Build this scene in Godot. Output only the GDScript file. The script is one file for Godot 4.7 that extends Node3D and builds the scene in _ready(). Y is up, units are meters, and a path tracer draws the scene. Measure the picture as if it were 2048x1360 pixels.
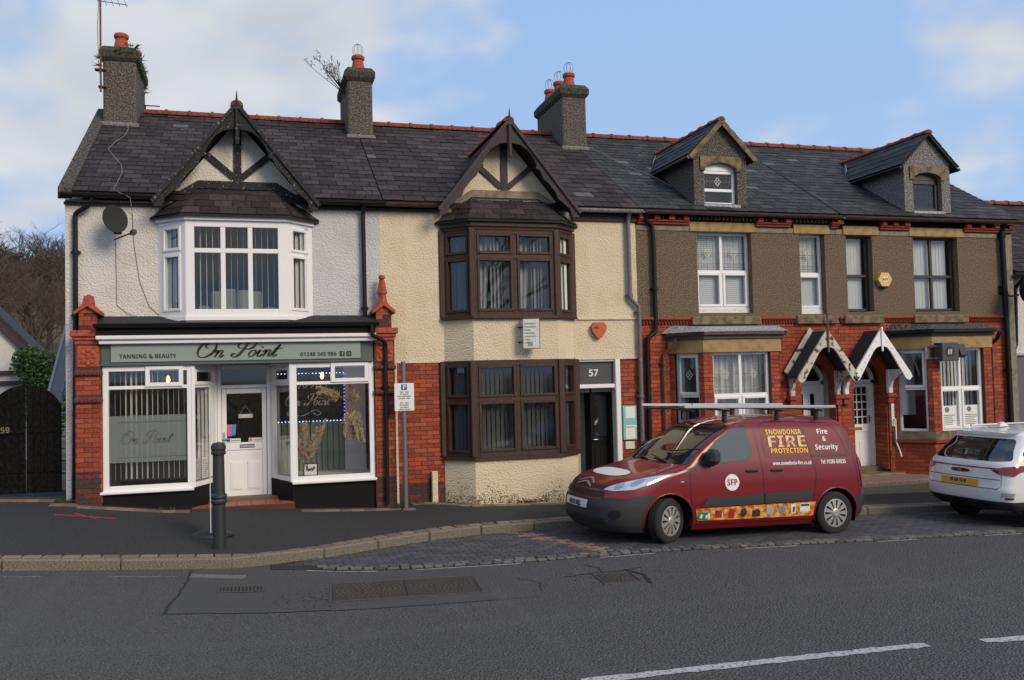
extends Node3D
# Terraced shops and houses on a sloping street. Units are metres; x runs along the facades, y up, z towards the road; the facades stand on z = 0.

var M := {}
var tex_cache := {}
var org := {}
var rng := RandomNumberGenerator.new()

# ---------------------------------------------------------------- mesh builder
class MB:
	var v := PackedVector3Array()
	var n := PackedVector3Array()
	var u := PackedVector2Array()
	func tri(a: Vector3, b: Vector3, c: Vector3) -> void:
		var m := (b - a).cross(c - a).normalized()
		v.append_array([a, c, b]); n.append_array([m, m, m])
	func quad(a: Vector3, b: Vector3, c: Vector3, d: Vector3) -> void:
		var m := (c - a).cross(d - b).normalized()
		v.append_array([a, c, b, a, d, c]); n.append_array([m, m, m, m, m, m])
	func squad(a: Vector3, b: Vector3, c: Vector3, d: Vector3, na: Vector3, nb: Vector3, nc: Vector3, nd: Vector3) -> void:
		if (c - a).cross(d - b).dot(na + nb + nc + nd) >= 0.0:
			v.append_array([a, c, b, a, d, c]); n.append_array([na, nc, nb, na, nd, nc])
		else:
			v.append_array([a, b, c, a, c, d]); n.append_array([na, nb, nc, na, nc, nd])
	func box(a: Vector3, b: Vector3) -> void:
		obox(Transform3D(Basis(), (a + b) / 2.0), (b - a).abs())
	func obox(t: Transform3D, s: Vector3) -> void:
		var h := s / 2.0
		var p: Array[Vector3] = []
		for k in 8:
			p.append(t * Vector3(h.x * (1 if k & 1 else -1), h.y * (1 if k & 2 else -1), h.z * (1 if k & 4 else -1)))
		quad(p[4], p[5], p[7], p[6]); quad(p[1], p[0], p[2], p[3]); quad(p[5], p[1], p[3], p[7])
		quad(p[0], p[4], p[6], p[2]); quad(p[6], p[7], p[3], p[2]); quad(p[0], p[1], p[5], p[4])
	func cbox(a: Vector3, b: Vector3, r := 0.01, t := Transform3D()) -> void:  # box with chamfered edges
		var c := (a + b) / 2.0
		var h := (b - a).abs() / 2.0
		r = minf(r, minf(h.x, minf(h.y, h.z)) * 0.9)
		var P := func(sx, sy, sz, ax): return t * (c + Vector3(sx * (h.x - (0.0 if ax == 0 else r)), sy * (h.y - (0.0 if ax == 1 else r)), sz * (h.z - (0.0 if ax == 2 else r))))
		for s: float in [-1.0, 1.0]:
			var q: Array = [[P.call(s, -1, -1, 0), P.call(s, 1, -1, 0), P.call(s, 1, 1, 0), P.call(s, -1, 1, 0)], [P.call(-1, s, -1, 1), P.call(-1, s, 1, 1), P.call(1, s, 1, 1), P.call(1, s, -1, 1)], [P.call(-1, -1, s, 2), P.call(1, -1, s, 2), P.call(1, 1, s, 2), P.call(-1, 1, s, 2)]]
			for f in q:
				if s > 0: quad(f[0], f[1], f[2], f[3])
				else: quad(f[3], f[2], f[1], f[0])
		for s: float in [-1.0, 1.0]:
			for w in [-1, 1]:
				fix(P.call(s, w, -1, 0), P.call(s, w, 1, 0), P.call(s, w, 1, 1), P.call(s, w, -1, 1), t * c)
				fix(P.call(s, -1, w, 0), P.call(s, 1, w, 0), P.call(s, 1, w, 2), P.call(s, -1, w, 2), t * c)
				fix(P.call(-1, s, w, 1), P.call(1, s, w, 1), P.call(1, s, w, 2), P.call(-1, s, w, 2), t * c)
				for x in [-1, 1]:
					var A: Vector3 = P.call(x, s, w, 0)
					var B: Vector3 = P.call(x, s, w, 1)
					var C: Vector3 = P.call(x, s, w, 2)
					if (B - A).cross(C - A).dot(A - t * c) > 0: tri(A, B, C)
					else: tri(A, C, B)
	func fix(a: Vector3, b: Vector3, c: Vector3, d: Vector3, o: Vector3) -> void:
		if (c - a).cross(d - b).dot((a + c) / 2.0 - o) > 0: quad(a, b, c, d)
		else: quad(d, c, b, a)
	func prism(poly: PackedVector2Array, t: Transform3D, z0: float, z1: float) -> void:  # outline in t's xy plane, extruded along its z
		if Geometry2D.is_polygon_clockwise(poly): poly = poly.duplicate(); poly.reverse()
		var f := Geometry2D.triangulate_polygon(poly)
		for k in range(0, f.size(), 3):
			var a := poly[f[k]]; var b := poly[f[k + 1]]; var c := poly[f[k + 2]]
			if (b - a).cross(c - a) < 0: var w := b; b = c; c = w
			tri(t * Vector3(a.x, a.y, z1), t * Vector3(b.x, b.y, z1), t * Vector3(c.x, c.y, z1))
			tri(t * Vector3(a.x, a.y, z0), t * Vector3(c.x, c.y, z0), t * Vector3(b.x, b.y, z0))
		for k in poly.size():
			var a := poly[k]; var b := poly[(k + 1) % poly.size()]
			quad(t * Vector3(a.x, a.y, z0), t * Vector3(b.x, b.y, z0), t * Vector3(b.x, b.y, z1), t * Vector3(a.x, a.y, z1))
	func tube(pts: Array, r: float, sides := 8, r2 := -1.0) -> void:
		var rings := []
		var prev := Vector3.ZERO
		for k in pts.size():
			var d: Vector3 = (pts[mini(k + 1, pts.size() - 1)] - pts[maxi(k - 1, 0)]).normalized()
			var s := d.cross(Vector3.UP if absf(d.y) < 0.9 else Vector3.RIGHT).normalized()
			if k > 0 and prev.dot(d) > -1: s = (prev - d * prev.dot(d)).normalized() if (prev - d * prev.dot(d)).length() > 0.01 else s
			prev = s
			var w := d.cross(s)
			var rr := r if r2 < 0 else lerpf(r, r2, float(k) / maxf(1, pts.size() - 1))
			var ring := []
			for j in sides:
				var a := TAU * j / sides
				ring.append([pts[k] + (s * cos(a) + w * sin(a)) * rr, s * cos(a) + w * sin(a)])
			rings.append(ring)
		for k in pts.size() - 1:
			for j in sides:
				var a = rings[k][j]; var b = rings[k][(j + 1) % sides]; var c = rings[k + 1][(j + 1) % sides]; var d = rings[k + 1][j]
				squad(a[0], b[0], c[0], d[0], a[1], b[1], c[1], d[1])
		for e in [0, pts.size() - 1]:
			for j in range(1, sides - 1):
				if e == 0: tri(rings[0][0][0], rings[0][j + 1][0], rings[0][j][0])
				else: tri(rings[e][0][0], rings[e][j][0], rings[e][j + 1][0])
	func lathe(prof: Array, t := Transform3D(), sides := 20, smooth := true) -> void:  # prof: Vector2(radius, height), from below
		for k in prof.size() - 1:
			var p: Vector2 = prof[k]; var q: Vector2 = prof[k + 1]
			var e := (q - p).normalized()
			for j in sides:
				var a := TAU * j / sides; var b := TAU * (j + 1) / sides
				var A := Vector3(cos(a), 0, -sin(a)); var B := Vector3(cos(b), 0, -sin(b))
				var na := (t.basis * (A * e.y - Vector3.UP * e.x)).normalized(); var nb := (t.basis * (B * e.y - Vector3.UP * e.x)).normalized()
				if not smooth: na = (na + nb).normalized(); nb = na
				squad(t * (A * p.x + Vector3.UP * p.y), t * (B * p.x + Vector3.UP * p.y), t * (B * q.x + Vector3.UP * q.y), t * (A * q.x + Vector3.UP * q.y), na, nb, nb, na)
	func mesh(o := Vector3.ZERO) -> ArrayMesh:
		if o != Vector3.ZERO:
			for k in v.size(): v[k] -= o
		var a := []
		a.resize(Mesh.ARRAY_MAX)
		a[Mesh.ARRAY_VERTEX] = v
		a[Mesh.ARRAY_NORMAL] = n
		if u.size() == v.size(): a[Mesh.ARRAY_TEX_UV] = u
		var m := ArrayMesh.new()
		m.add_surface_from_arrays(Mesh.PRIMITIVE_TRIANGLES, a)
		return m

func mb() -> MB:
	return MB.new()

func X(x := 0.0, y := 0.0, z := 0.0, yaw := 0.0) -> Transform3D:
	return Transform3D(Basis(Vector3.UP, yaw), Vector3(x, y, z))

func frame(o: Vector3, right: Vector3, up: Vector3) -> Transform3D:
	right = right.normalized()
	var back := right.cross(up).normalized()
	return Transform3D(Basis(right, back.cross(right), back), o)

# ---------------------------------------------------------------- objects
func thing(called: String, label: String, category: String, at := Vector3.ZERO, group := "") -> Node3D:
	var o := Node3D.new()
	o.name = called
	add_child(o, true)
	o.position = at
	org[o] = at
	o.set_meta("label", label); o.set_meta("category", category)
	if group: o.set_meta("group", group)
	return o

func part(st: MB, called: String, mat, parent: Node3D, label := "") -> MeshInstance3D:
	var o := MeshInstance3D.new()
	o.name = called
	var at: Vector3 = org.get(parent, Vector3.ZERO)
	o.mesh = st.mesh(at)
	o.material_override = M[mat] if mat is String else mat
	parent.add_child(o, true)
	org[o] = at
	if label: o.set_meta("label", label)
	return o

func solid(st: MB, called: String, mat, label: String, category: String, group := "", at := Vector3.ZERO) -> MeshInstance3D:  # a thing that is one mesh
	var o := MeshInstance3D.new()
	o.name = called
	o.mesh = st.mesh(at)
	o.position = at
	o.material_override = M[mat] if mat is String else mat
	add_child(o, true)
	org[o] = at
	o.set_meta("label", label); o.set_meta("category", category)
	if group: o.set_meta("group", group)
	return o

func setting(st: MB, called: String, mat, kind := "structure") -> MeshInstance3D:
	var o := MeshInstance3D.new()
	o.name = called
	o.mesh = st.mesh()
	o.material_override = M[mat] if mat is String else mat
	add_child(o, true)
	org[o] = Vector3.ZERO
	o.set_meta("kind", kind)
	return o

func piece(mesh: Mesh, t: Transform3D, called: String, mat, parent: Node3D) -> MeshInstance3D:
	var o := MeshInstance3D.new()
	o.name = called
	o.mesh = mesh
	o.material_override = M[mat] if mat is String else mat
	t.origin -= org.get(parent, Vector3.ZERO)
	o.transform = t
	parent.add_child(o, true)
	return o

func text(s: String, size: float, t: Transform3D, called: String, mat, parent: Node3D, bold := true, serif := false, squeeze := 1.0, depth := 0.006) -> MeshInstance3D:  # size: height of a capital; centred on t
	var f := SystemFont.new()
	f.font_names = PackedStringArray(["Droid Serif" if serif else "Droid Sans"])
	f.font_weight = 700 if bold else 400
	var m := TextMesh.new()
	m.font = f
	m.font_size = 64
	m.pixel_size = size / (64.0 * 0.714)
	m.depth = depth
	m.curve_step = 4.0
	m.text = s
	t.basis = t.basis * Basis.from_scale(Vector3(squeeze, 1, 1))
	return piece(m, t, called, mat, parent)

# ---------------------------------------------------------------- materials (colours are linear base colours)
func lin(r: float, g: float, b: float) -> Color:
	return Color(r, g, b).linear_to_srgb()

func noise_tex(freq: float, ramp: Array, type := FastNoiseLite.TYPE_SIMPLEX_SMOOTH, oct := 4, size := 512, sd := 1) -> NoiseTexture2D:  # ramp: [offset, linear colour] pairs
	var f := FastNoiseLite.new()
	f.noise_type = type
	f.frequency = freq
	f.fractal_octaves = oct
	f.seed = sd
	var g := Gradient.new()
	var offs := PackedFloat32Array(); var cols := PackedColorArray()
	for e in ramp:
		offs.append(e[0]); cols.append(lin(e[1][0], e[1][1], e[1][2]))
	g.offsets = offs; g.colors = cols
	var t := NoiseTexture2D.new()
	t.noise = f; t.width = size; t.height = size; t.seamless = true; t.color_ramp = g
	return t

func bump_tex(freq: float, strength: float, type := FastNoiseLite.TYPE_SIMPLEX_SMOOTH, oct := 3, size := 512) -> NoiseTexture2D:
	var key := "%s %s %s %s" % [freq, strength, type, oct]
	if not tex_cache.has(key):
		var f := FastNoiseLite.new()
		f.noise_type = type; f.frequency = freq; f.fractal_octaves = oct; f.seed = 7
		if type == FastNoiseLite.TYPE_CELLULAR: f.cellular_return_type = FastNoiseLite.RETURN_DISTANCE
		var t := NoiseTexture2D.new()
		t.noise = f; t.width = size; t.height = size; t.seamless = true; t.as_normal_map = true; t.bump_strength = strength
		tex_cache[key] = t
	return tex_cache[key]

func mat(called: String, c: Array, rough := 0.8, o := {}) -> StandardMaterial3D:
	var m := StandardMaterial3D.new()
	m.resource_name = called
	m.albedo_color = lin(c[0], c[1], c[2])
	m.roughness = rough
	m.metallic = o.get("metal", 0.0)
	m.metallic_specular = o.get("spec", 0.5)
	if o.has("tex"):
		m.albedo_texture = o.tex
		m.albedo_color = Color.WHITE
	if o.has("bump"):
		m.normal_enabled = true
		m.normal_texture = o.bump
		m.normal_scale = o.get("bump_scale", 1.0)
	if o.has("tex") or o.has("bump"):
		m.uv1_triplanar = true
		m.uv1_world_triplanar = true
		var s: float = 1.0 / o.get("tile", 1.0)
		m.uv1_scale = Vector3(s, s, s)
		m.uv1_triplanar_sharpness = 4.0
	if o.has("coat"):
		m.clearcoat_enabled = true; m.clearcoat = o.coat; m.clearcoat_roughness = 0.04
	if o.has("alpha"):
		m.transparency = BaseMaterial3D.TRANSPARENCY_ALPHA
		m.albedo_color.a = o.alpha
	if o.has("glow"):
		m.emission_enabled = true
		m.emission = lin(o.glow[0], o.glow[1], o.glow[2])
		m.emission_energy_multiplier = o.get("power", 1.0)
	if o.has("back"):
		m.backlight_enabled = true; m.backlight = lin(o.back[0], o.back[1], o.back[2])
	M[called] = m
	return m

func spread(c: Array, k: float) -> Array:
	return [c[0] * k, c[1] * k, c[2] * k]

func stained(c: Array, lo := 0.72, hi := 1.12, freq := 0.006, sd := 1, tint := [1.0, 1.0, 1.0], oct := 5) -> NoiseTexture2D:  # a colour with uneven weathering
	return noise_tex(freq, [[0.15, [c[0] * lo * tint[0], c[1] * lo * tint[1], c[2] * lo * tint[2]]], [0.5, c], [0.85, spread(c, hi)]], FastNoiseLite.TYPE_SIMPLEX_SMOOTH, oct, 512, sd)

func speckled(a: Array, b: Array, c: Array, freq := 0.12, sd := 3, oct := 3) -> NoiseTexture2D:
	return noise_tex(freq, [[0.2, a], [0.42, a], [0.5, b], [0.58, b], [0.75, c]], FastNoiseLite.TYPE_SIMPLEX_SMOOTH, oct, 512, sd)

func make_materials() -> void:
	var rough := bump_tex(0.075, 6.0, FastNoiseLite.TYPE_SIMPLEX_SMOOTH, 3)
	var fine := bump_tex(0.2, 5.0)
	var soft := bump_tex(0.02, 3.0)
	mat("render_white", [0.5, 0.5, 0.5], 0.95, {"tex": stained([0.62, 0.595, 0.56], 0.94, 1.03, 0.006, 2, [1.0, 0.97, 0.92]), "bump": rough, "tile": 1.7, "bump_scale": 0.8})
	mat("render_grey", [0.5, 0.5, 0.5], 0.95, {"tex": stained([0.54, 0.54, 0.55], 0.94, 1.04, 0.006, 5), "bump": rough, "tile": 1.7, "bump_scale": 0.8})
	mat("render_cream", [0.5, 0.5, 0.5], 0.95, {"tex": stained([0.66, 0.565, 0.41], 0.95, 1.03, 0.006, 4, [1.0, 0.97, 0.92]), "bump": rough, "tile": 1.7, "bump_scale": 0.75})
	mat("gable_white", [0.66, 0.64, 0.58], 0.95, {"bump": rough, "tile": 1.7, "bump_scale": 0.75})
	mat("gable_cream", [0.66, 0.58, 0.42], 0.95, {"bump": rough, "tile": 1.7, "bump_scale": 0.75})
	mat("pebble_brown", [0.5, 0.5, 0.5], 0.95, {"tex": speckled([0.115, 0.078, 0.047], [0.215, 0.158, 0.105], [0.35, 0.275, 0.195], 0.13, 3, 4), "bump": bump_tex(0.16, 7.0), "tile": 1.9, "bump_scale": 1.2})
	mat("pebble_grey", [0.5, 0.5, 0.5], 0.95, {"tex": speckled([0.085, 0.074, 0.062], [0.15, 0.134, 0.113], [0.245, 0.222, 0.19], 0.1, 6, 3), "bump": bump_tex(0.16, 7.0), "tile": 2.2, "bump_scale": 1.4})
	mat("pebble_pale", [0.5, 0.5, 0.5], 0.95, {"tex": speckled([0.15, 0.145, 0.14], [0.26, 0.25, 0.24], [0.42, 0.41, 0.39], 0.1, 8, 3), "bump": bump_tex(0.16, 7.0), "tile": 2.2, "bump_scale": 1.2})
	mat("moss_stone", [0.5, 0.5, 0.5], 1.0, {"tex": noise_tex(0.02, [[0.3, [0.03, 0.028, 0.022]], [0.5, [0.075, 0.07, 0.058]], [0.62, [0.05, 0.055, 0.02]], [0.8, [0.11, 0.10, 0.085]]]), "bump": rough, "tile": 0.8})
	mat("coping", [0.5, 0.5, 0.5], 1.0, {"tex": noise_tex(0.03, [[0.3, [0.03, 0.028, 0.025]], [0.55, [0.08, 0.075, 0.066]], [0.75, [0.15, 0.14, 0.12]]]), "bump": fine, "tile": 1.0})
	for k in 5:
		var b: Array = [[0.34, 0.070, 0.030], [0.28, 0.054, 0.025], [0.39, 0.088, 0.038], [0.23, 0.044, 0.023], [0.31, 0.060, 0.026]][k]
		mat("brick_%d" % k, b, 0.85, {"tex": stained(b, 0.7, 1.2, 0.03, 20 + k), "bump": fine, "tile": 0.6, "bump_scale": 0.5})
	for k in 3:
		var b: Array = [[0.085, 0.03, 0.024], [0.13, 0.035, 0.024], [0.055, 0.03, 0.028]][k]
		mat("brick_dark_%d" % k, b, 0.85, {"tex": stained(b, 0.6, 1.5, 0.03, 30 + k), "bump": fine, "tile": 0.6, "bump_scale": 0.5})
	mat("terracotta", [0.36, 0.075, 0.036], 0.75, {"tex": stained([0.36, 0.075, 0.036], 0.55, 1.15, 0.02, 9), "bump": fine, "tile": 0.7, "bump_scale": 0.4})
	mat("mortar_red", [0.11, 0.036, 0.027], 0.95, {"bump": fine, "tile": 0.5})
	mat("mortar_pale", [0.24, 0.17, 0.14], 0.95, {"bump": fine, "tile": 0.5})
	for k in 4:
		var p: Array = spread([0.046, 0.037, 0.039], [0.72, 1.0, 1.3, 0.88][k])
		mat("slate_purple_%d" % k, p, 0.78, {"spec": 0.3, "tex": stained(p, 0.7, 1.35, 0.02, 40 + k), "bump": soft, "tile": 0.9, "bump_scale": 0.5})
		var q: Array = spread([0.040, 0.042, 0.046], [0.75, 1.0, 1.3, 0.88][k])
		mat("slate_blue_%d" % k, q, 0.74, {"spec": 0.35, "tex": stained(q, 0.7, 1.35, 0.02, 44 + k), "bump": soft, "tile": 0.9, "bump_scale": 0.5})
	mat("slate_pale", [0.085, 0.09, 0.095], 0.6, {"tex": stained([0.085, 0.09, 0.095], 0.7, 1.2, 0.02, 49), "tile": 0.7})
	mat("slate_under", [0.018, 0.017, 0.018], 0.9)
	mat("ridge_red", [0.23, 0.055, 0.032], 0.85, {"tex": stained([0.23, 0.055, 0.032], 0.45, 1.2, 0.02, 12), "bump": fine, "tile": 0.8, "bump_scale": 0.5})
	mat("sandstone", [0.36, 0.245, 0.115], 0.9, {"tex": stained([0.36, 0.245, 0.115], 0.78, 1.1, 0.008, 13, [0.95, 0.92, 0.9]), "bump": fine, "tile": 1.0, "bump_scale": 0.5})
	mat("stone_dirty", [0.22, 0.17, 0.11], 0.95, {"tex": noise_tex(0.008, [[0.2, [0.13, 0.095, 0.06]], [0.5, [0.215, 0.165, 0.105]], [0.8, [0.27, 0.21, 0.135]]], FastNoiseLite.TYPE_SIMPLEX_SMOOTH, 5), "bump": fine, "tile": 0.9})
	mat("stucco_band", [0.30, 0.26, 0.19], 0.95, {"tex": stained([0.27, 0.235, 0.17], 0.7, 1.15, 0.01, 15), "bump": fine, "tile": 1.1})
	mat("upvc", [0.78, 0.78, 0.78], 0.35, {"bump": soft, "tile": 3.0, "bump_scale": 0.1})
	mat("upvc_old", [0.66, 0.655, 0.62], 0.45, {"tex": stained([0.68, 0.67, 0.63], 0.85, 1.05, 0.02, 16), "tile": 0.8})
	mat("white_paint", [0.76, 0.76, 0.75], 0.5, {"bump": fine, "tile": 0.8, "bump_scale": 0.2})
	mat("white_peeling", [0.5, 0.5, 0.5], 0.75, {"tex": noise_tex(0.014, [[0.24, [0.10, 0.05, 0.028]], [0.29, [0.30, 0.22, 0.15]], [0.33, [0.58, 0.54, 0.46]], [0.8, [0.64, 0.61, 0.53]]], FastNoiseLite.TYPE_SIMPLEX_SMOOTH, 4, 512, 21), "bump": fine, "tile": 1.3})
	mat("rust", [0.18, 0.065, 0.025], 0.9, {"tex": stained([0.12, 0.065, 0.04], 0.5, 1.5, 0.03, 23), "tile": 0.4})
	mat("brown_timber", [0.043, 0.017, 0.012], 0.6, {"tex": stained([0.042, 0.016, 0.011], 0.65, 1.4, 0.02, 24), "bump": fine, "tile": 0.9, "bump_scale": 0.3})
	mat("brown_dark", [0.030, 0.017, 0.014], 0.45, {"bump": fine, "tile": 0.9, "bump_scale": 0.2})
	mat("purple_paint", [0.055, 0.038, 0.048], 0.6, {"tex": noise_tex(0.03, [[0.2, [0.10, 0.075, 0.06]], [0.3, [0.055, 0.038, 0.047]], [0.75, [0.065, 0.046, 0.058]], [0.86, [0.16, 0.10, 0.06]]], FastNoiseLite.TYPE_SIMPLEX_SMOOTH, 4, 512, 26), "bump": fine, "tile": 0.8})
	mat("black_timber", [0.02, 0.02, 0.02], 0.6, {"tex": noise_tex(0.02, [[0.15, [0.26, 0.25, 0.23]], [0.22, [0.12, 0.115, 0.105]], [0.26, [0.016, 0.016, 0.016]], [0.9, [0.026, 0.025, 0.024]]], FastNoiseLite.TYPE_SIMPLEX_SMOOTH, 4, 512, 28), "bump": fine, "tile": 0.8})
	mat("black_gloss", [0.010, 0.010, 0.011], 0.45, {"spec": 0.35})
	mat("black_paint", [0.011, 0.011, 0.012], 0.75, {"spec": 0.25, "bump": fine, "tile": 0.7, "bump_scale": 0.4})
	mat("gate_black", [0.009, 0.009, 0.009], 0.9, {"spec": 0.2, "tex": stained([0.010, 0.010, 0.010], 0.6, 1.7, 0.02, 29), "bump": fine, "tile": 0.8})
	mat("brown_gutter", [0.065, 0.028, 0.022], 0.45, {"tex": stained([0.062, 0.029, 0.023], 0.6, 1.3, 0.01, 31), "tile": 1.2})
	mat("grey_gutter", [0.26, 0.25, 0.25], 0.5, {"tex": stained([0.25, 0.235, 0.24], 0.6, 1.2, 0.015, 33), "tile": 0.8})
	mat("lilac_pipe", [0.15, 0.12, 0.145], 0.5, {"tex": stained([0.15, 0.12, 0.145], 0.75, 1.2, 0.015, 34), "tile": 0.8})
	mat("lead", [0.33, 0.34, 0.36], 0.5, {"tex": stained([0.30, 0.315, 0.335], 0.6, 1.35, 0.02, 35), "bump": soft, "tile": 0.8})
	mat("cement", [0.33, 0.32, 0.30], 0.95, {"tex": stained([0.20, 0.19, 0.175], 0.6, 1.5, 0.02, 36), "bump": fine, "tile": 0.7})
	mat("sage_dark", [0.075, 0.095, 0.083], 0.5)
	mat("sage", [0.255, 0.30, 0.272], 0.42)
	mat("sage_wall", [0.20, 0.25, 0.215], 0.7)
	mat("letter_dark", [0.035, 0.03, 0.024], 0.3, {"metal": 0.4})
	mat("glass", [0.02, 0.025, 0.025], 0.02, {"alpha": 0.06})
	mat("glass_dim", [0.35, 0.38, 0.38], 0.03, {"alpha": 0.35})
	mat("frosting", [0.36, 0.42, 0.41], 0.6, {"alpha": 0.42})
	mat("transom_grey", [0.072, 0.075, 0.072], 0.25)
	mat("etch", [0.62, 0.66, 0.66], 0.6)
	mat("blind_white", [0.66, 0.69, 0.68], 0.8, {"back": [0.2, 0.2, 0.2]})
	mat("blind_grey", [0.22, 0.24, 0.25], 0.85)
	mat("blind_dark", [0.055, 0.065, 0.072], 0.85)
	mat("curtain_grey", [0.30, 0.32, 0.33], 0.9)
	mat("lead_came", [0.12, 0.13, 0.14], 0.6)
	mat("came_pale", [0.55, 0.58, 0.5], 0.4)
	mat("room", [0.34, 0.32, 0.29], 0.9)
	mat("panel_black", [0.02, 0.02, 0.022], 0.7)
	mat("wood_floor", [0.12, 0.085, 0.055], 0.6)
	mat("terrace_tile", [0.29, 0.085, 0.05], 0.5, {"tex": stained([0.30, 0.085, 0.05], 0.7, 1.1, 0.03, 39), "tile": 0.8})
	mat("pink_slab", [0.27, 0.165, 0.14], 0.7, {"tex": stained([0.26, 0.165, 0.14], 0.75, 1.15, 0.02, 50), "bump": fine, "tile": 0.9, "bump_scale": 0.4})
	mat("asphalt", [0.06, 0.06, 0.06], 0.88, {"tex": noise_tex(0.22, [[0.2, [0.045, 0.045, 0.046]], [0.45, [0.082, 0.081, 0.082]], [0.62, [0.105, 0.104, 0.105]], [0.8, [0.20, 0.198, 0.195]]], FastNoiseLite.TYPE_SIMPLEX_SMOOTH, 5, 1024, 51), "bump": bump_tex(0.3, 7.0), "tile": 4.6, "bump_scale": 1.2})
	mat("tarmac_new", [0.03, 0.03, 0.03], 0.8, {"tex": noise_tex(0.05, [[0.2, [0.019, 0.020, 0.021]], [0.5, [0.030, 0.031, 0.032]], [0.8, [0.044, 0.045, 0.047]]], FastNoiseLite.TYPE_SIMPLEX_SMOOTH, 6, 1024, 52), "bump": bump_tex(0.3, 7.0), "tile": 2.6, "bump_scale": 0.6})
	mat("tarmac_patch", [0.05, 0.05, 0.05], 0.9, {"tex": stained([0.078, 0.078, 0.079], 0.7, 1.35, 0.12, 53), "bump": bump_tex(0.3, 7.0), "tile": 1.7})
	mat("seam_tar", [0.012, 0.012, 0.012], 0.7)
	mat("kerb", [0.2, 0.18, 0.15], 0.95, {"tex": noise_tex(0.04, [[0.2, [0.11, 0.095, 0.068]], [0.5, [0.185, 0.163, 0.125]], [0.8, [0.25, 0.22, 0.175]]], FastNoiseLite.TYPE_SIMPLEX_SMOOTH, 6, 512, 54), "bump": fine, "tile": 0.55})
	for k in 3:
		var a: Array = [[0.062, 0.064, 0.075], [0.050, 0.051, 0.060], [0.075, 0.077, 0.087]][k]
		mat("paver_%d" % k, a, 0.85, {"tex": stained(a, 0.75, 1.25, 0.05, 55 + k), "bump": fine, "tile": 0.6, "bump_scale": 0.5})
		var b: Array = [[0.21, 0.138, 0.102], [0.165, 0.105, 0.082], [0.26, 0.175, 0.125]][k]
		mat("edge_brick_%d" % k, b, 0.9, {"tex": stained(b, 0.7, 1.2, 0.05, 60 + k), "bump": fine, "tile": 0.6, "bump_scale": 0.5})
		var c: Array = [[0.12, 0.115, 0.108], [0.085, 0.082, 0.078], [0.16, 0.152, 0.138]][k]
		mat("sett_%d" % k, c, 0.85, {"tex": stained(c, 0.7, 1.25, 0.05, 64 + k), "bump": fine, "tile": 0.5})
	mat("joint_sand", [0.022, 0.021, 0.020], 1.0)
	mat("road_paint", [0.45, 0.45, 0.44], 0.8, {"tex": noise_tex(0.05, [[0.22, [0.10, 0.10, 0.10]], [0.34, [0.36, 0.36, 0.35]], [0.7, [0.47, 0.47, 0.46]]], FastNoiseLite.TYPE_SIMPLEX_SMOOTH, 5, 512, 70), "tile": 1.2})
	mat("old_paint", [0.2, 0.2, 0.2], 0.85, {"tex": noise_tex(0.06, [[0.3, [0.075, 0.076, 0.078]], [0.5, [0.14, 0.135, 0.115]], [0.8, [0.26, 0.25, 0.21]]], FastNoiseLite.TYPE_SIMPLEX_SMOOTH, 5, 512, 71), "tile": 0.9})
	mat("red_spray", [0.55, 0.04, 0.045], 0.8)
	mat("iron", [0.09, 0.073, 0.058], 0.7, {"tex": stained([0.080, 0.070, 0.060], 0.6, 1.5, 0.04, 72), "tile": 0.6, "metal": 0.3})
	mat("iron_dark", [0.038, 0.031, 0.026], 0.8, {"tex": stained([0.038, 0.031, 0.026], 0.6, 1.5, 0.04, 73), "tile": 0.6})
	mat("bollard", [0.022, 0.026, 0.031], 0.5, {"bump": fine, "tile": 0.5, "bump_scale": 0.25})
	mat("steel", [0.28, 0.31, 0.34], 0.5, {"metal": 0.5})
	mat("galv_post", [0.16, 0.17, 0.185], 0.5, {"metal": 0.4})
	mat("aluminium", [0.62, 0.63, 0.64], 0.35, {"metal": 0.9})
	mat("sign_white", [0.72, 0.72, 0.70], 0.45)
	mat("sign_grey", [0.35, 0.36, 0.36], 0.5)
	mat("ink", [0.03, 0.03, 0.035], 0.6)
	mat("ink_grey", [0.16, 0.16, 0.17], 0.6)
	mat("blue_print", [0.02, 0.07, 0.30], 0.5)
	mat("teal_print", [0.20, 0.50, 0.46], 0.5)
	mat("cream_paper", [0.62, 0.59, 0.48], 0.7)
	mat("alarm_red", [0.44, 0.075, 0.03], 0.5)
	mat("alarm_yellow", [0.68, 0.42, 0.10], 0.5)
	mat("dish_dark", [0.030, 0.032, 0.035], 0.7, {"spec": 0.25})
	mat("cable", [0.26, 0.24, 0.23], 0.7)
	mat("pampas", [0.56, 0.45, 0.31], 0.95, {"back": [0.08, 0.06, 0.04]})
	mat("pampas_stem", [0.28, 0.19, 0.10], 0.9)
	mat("pink_print", [0.55, 0.13, 0.26], 0.5)
	mat("led_white", [0.5, 0.6, 0.9], 0.5, {"glow": [0.45, 0.6, 1.0], "power": 2.2})
	mat("led_violet", [0.3, 0.2, 0.8], 0.5, {"glow": [0.3, 0.2, 1.0], "power": 1.6})
	mat("bulb_warm", [1.0, 0.6, 0.2], 0.4, {"glow": [1.0, 0.52, 0.16], "power": 5.0})
	mat("brass", [0.32, 0.21, 0.08], 0.4, {"metal": 0.8})
	# vehicles
	mat("van_glass", [0.16, 0.18, 0.19], 0.03, {"metal": 0.7})
	mat("van_red", [0.165, 0.007, 0.013], 0.36, {"coat": 0.5, "spec": 0.4})
	mat("car_white", [0.70, 0.71, 0.72], 0.3, {"coat": 0.8})
	mat("trim_plastic", [0.026, 0.027, 0.029], 0.65)
	mat("trim_black", [0.010, 0.010, 0.011], 0.4)
	mat("tyre", [0.016, 0.016, 0.017], 0.85)
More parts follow.
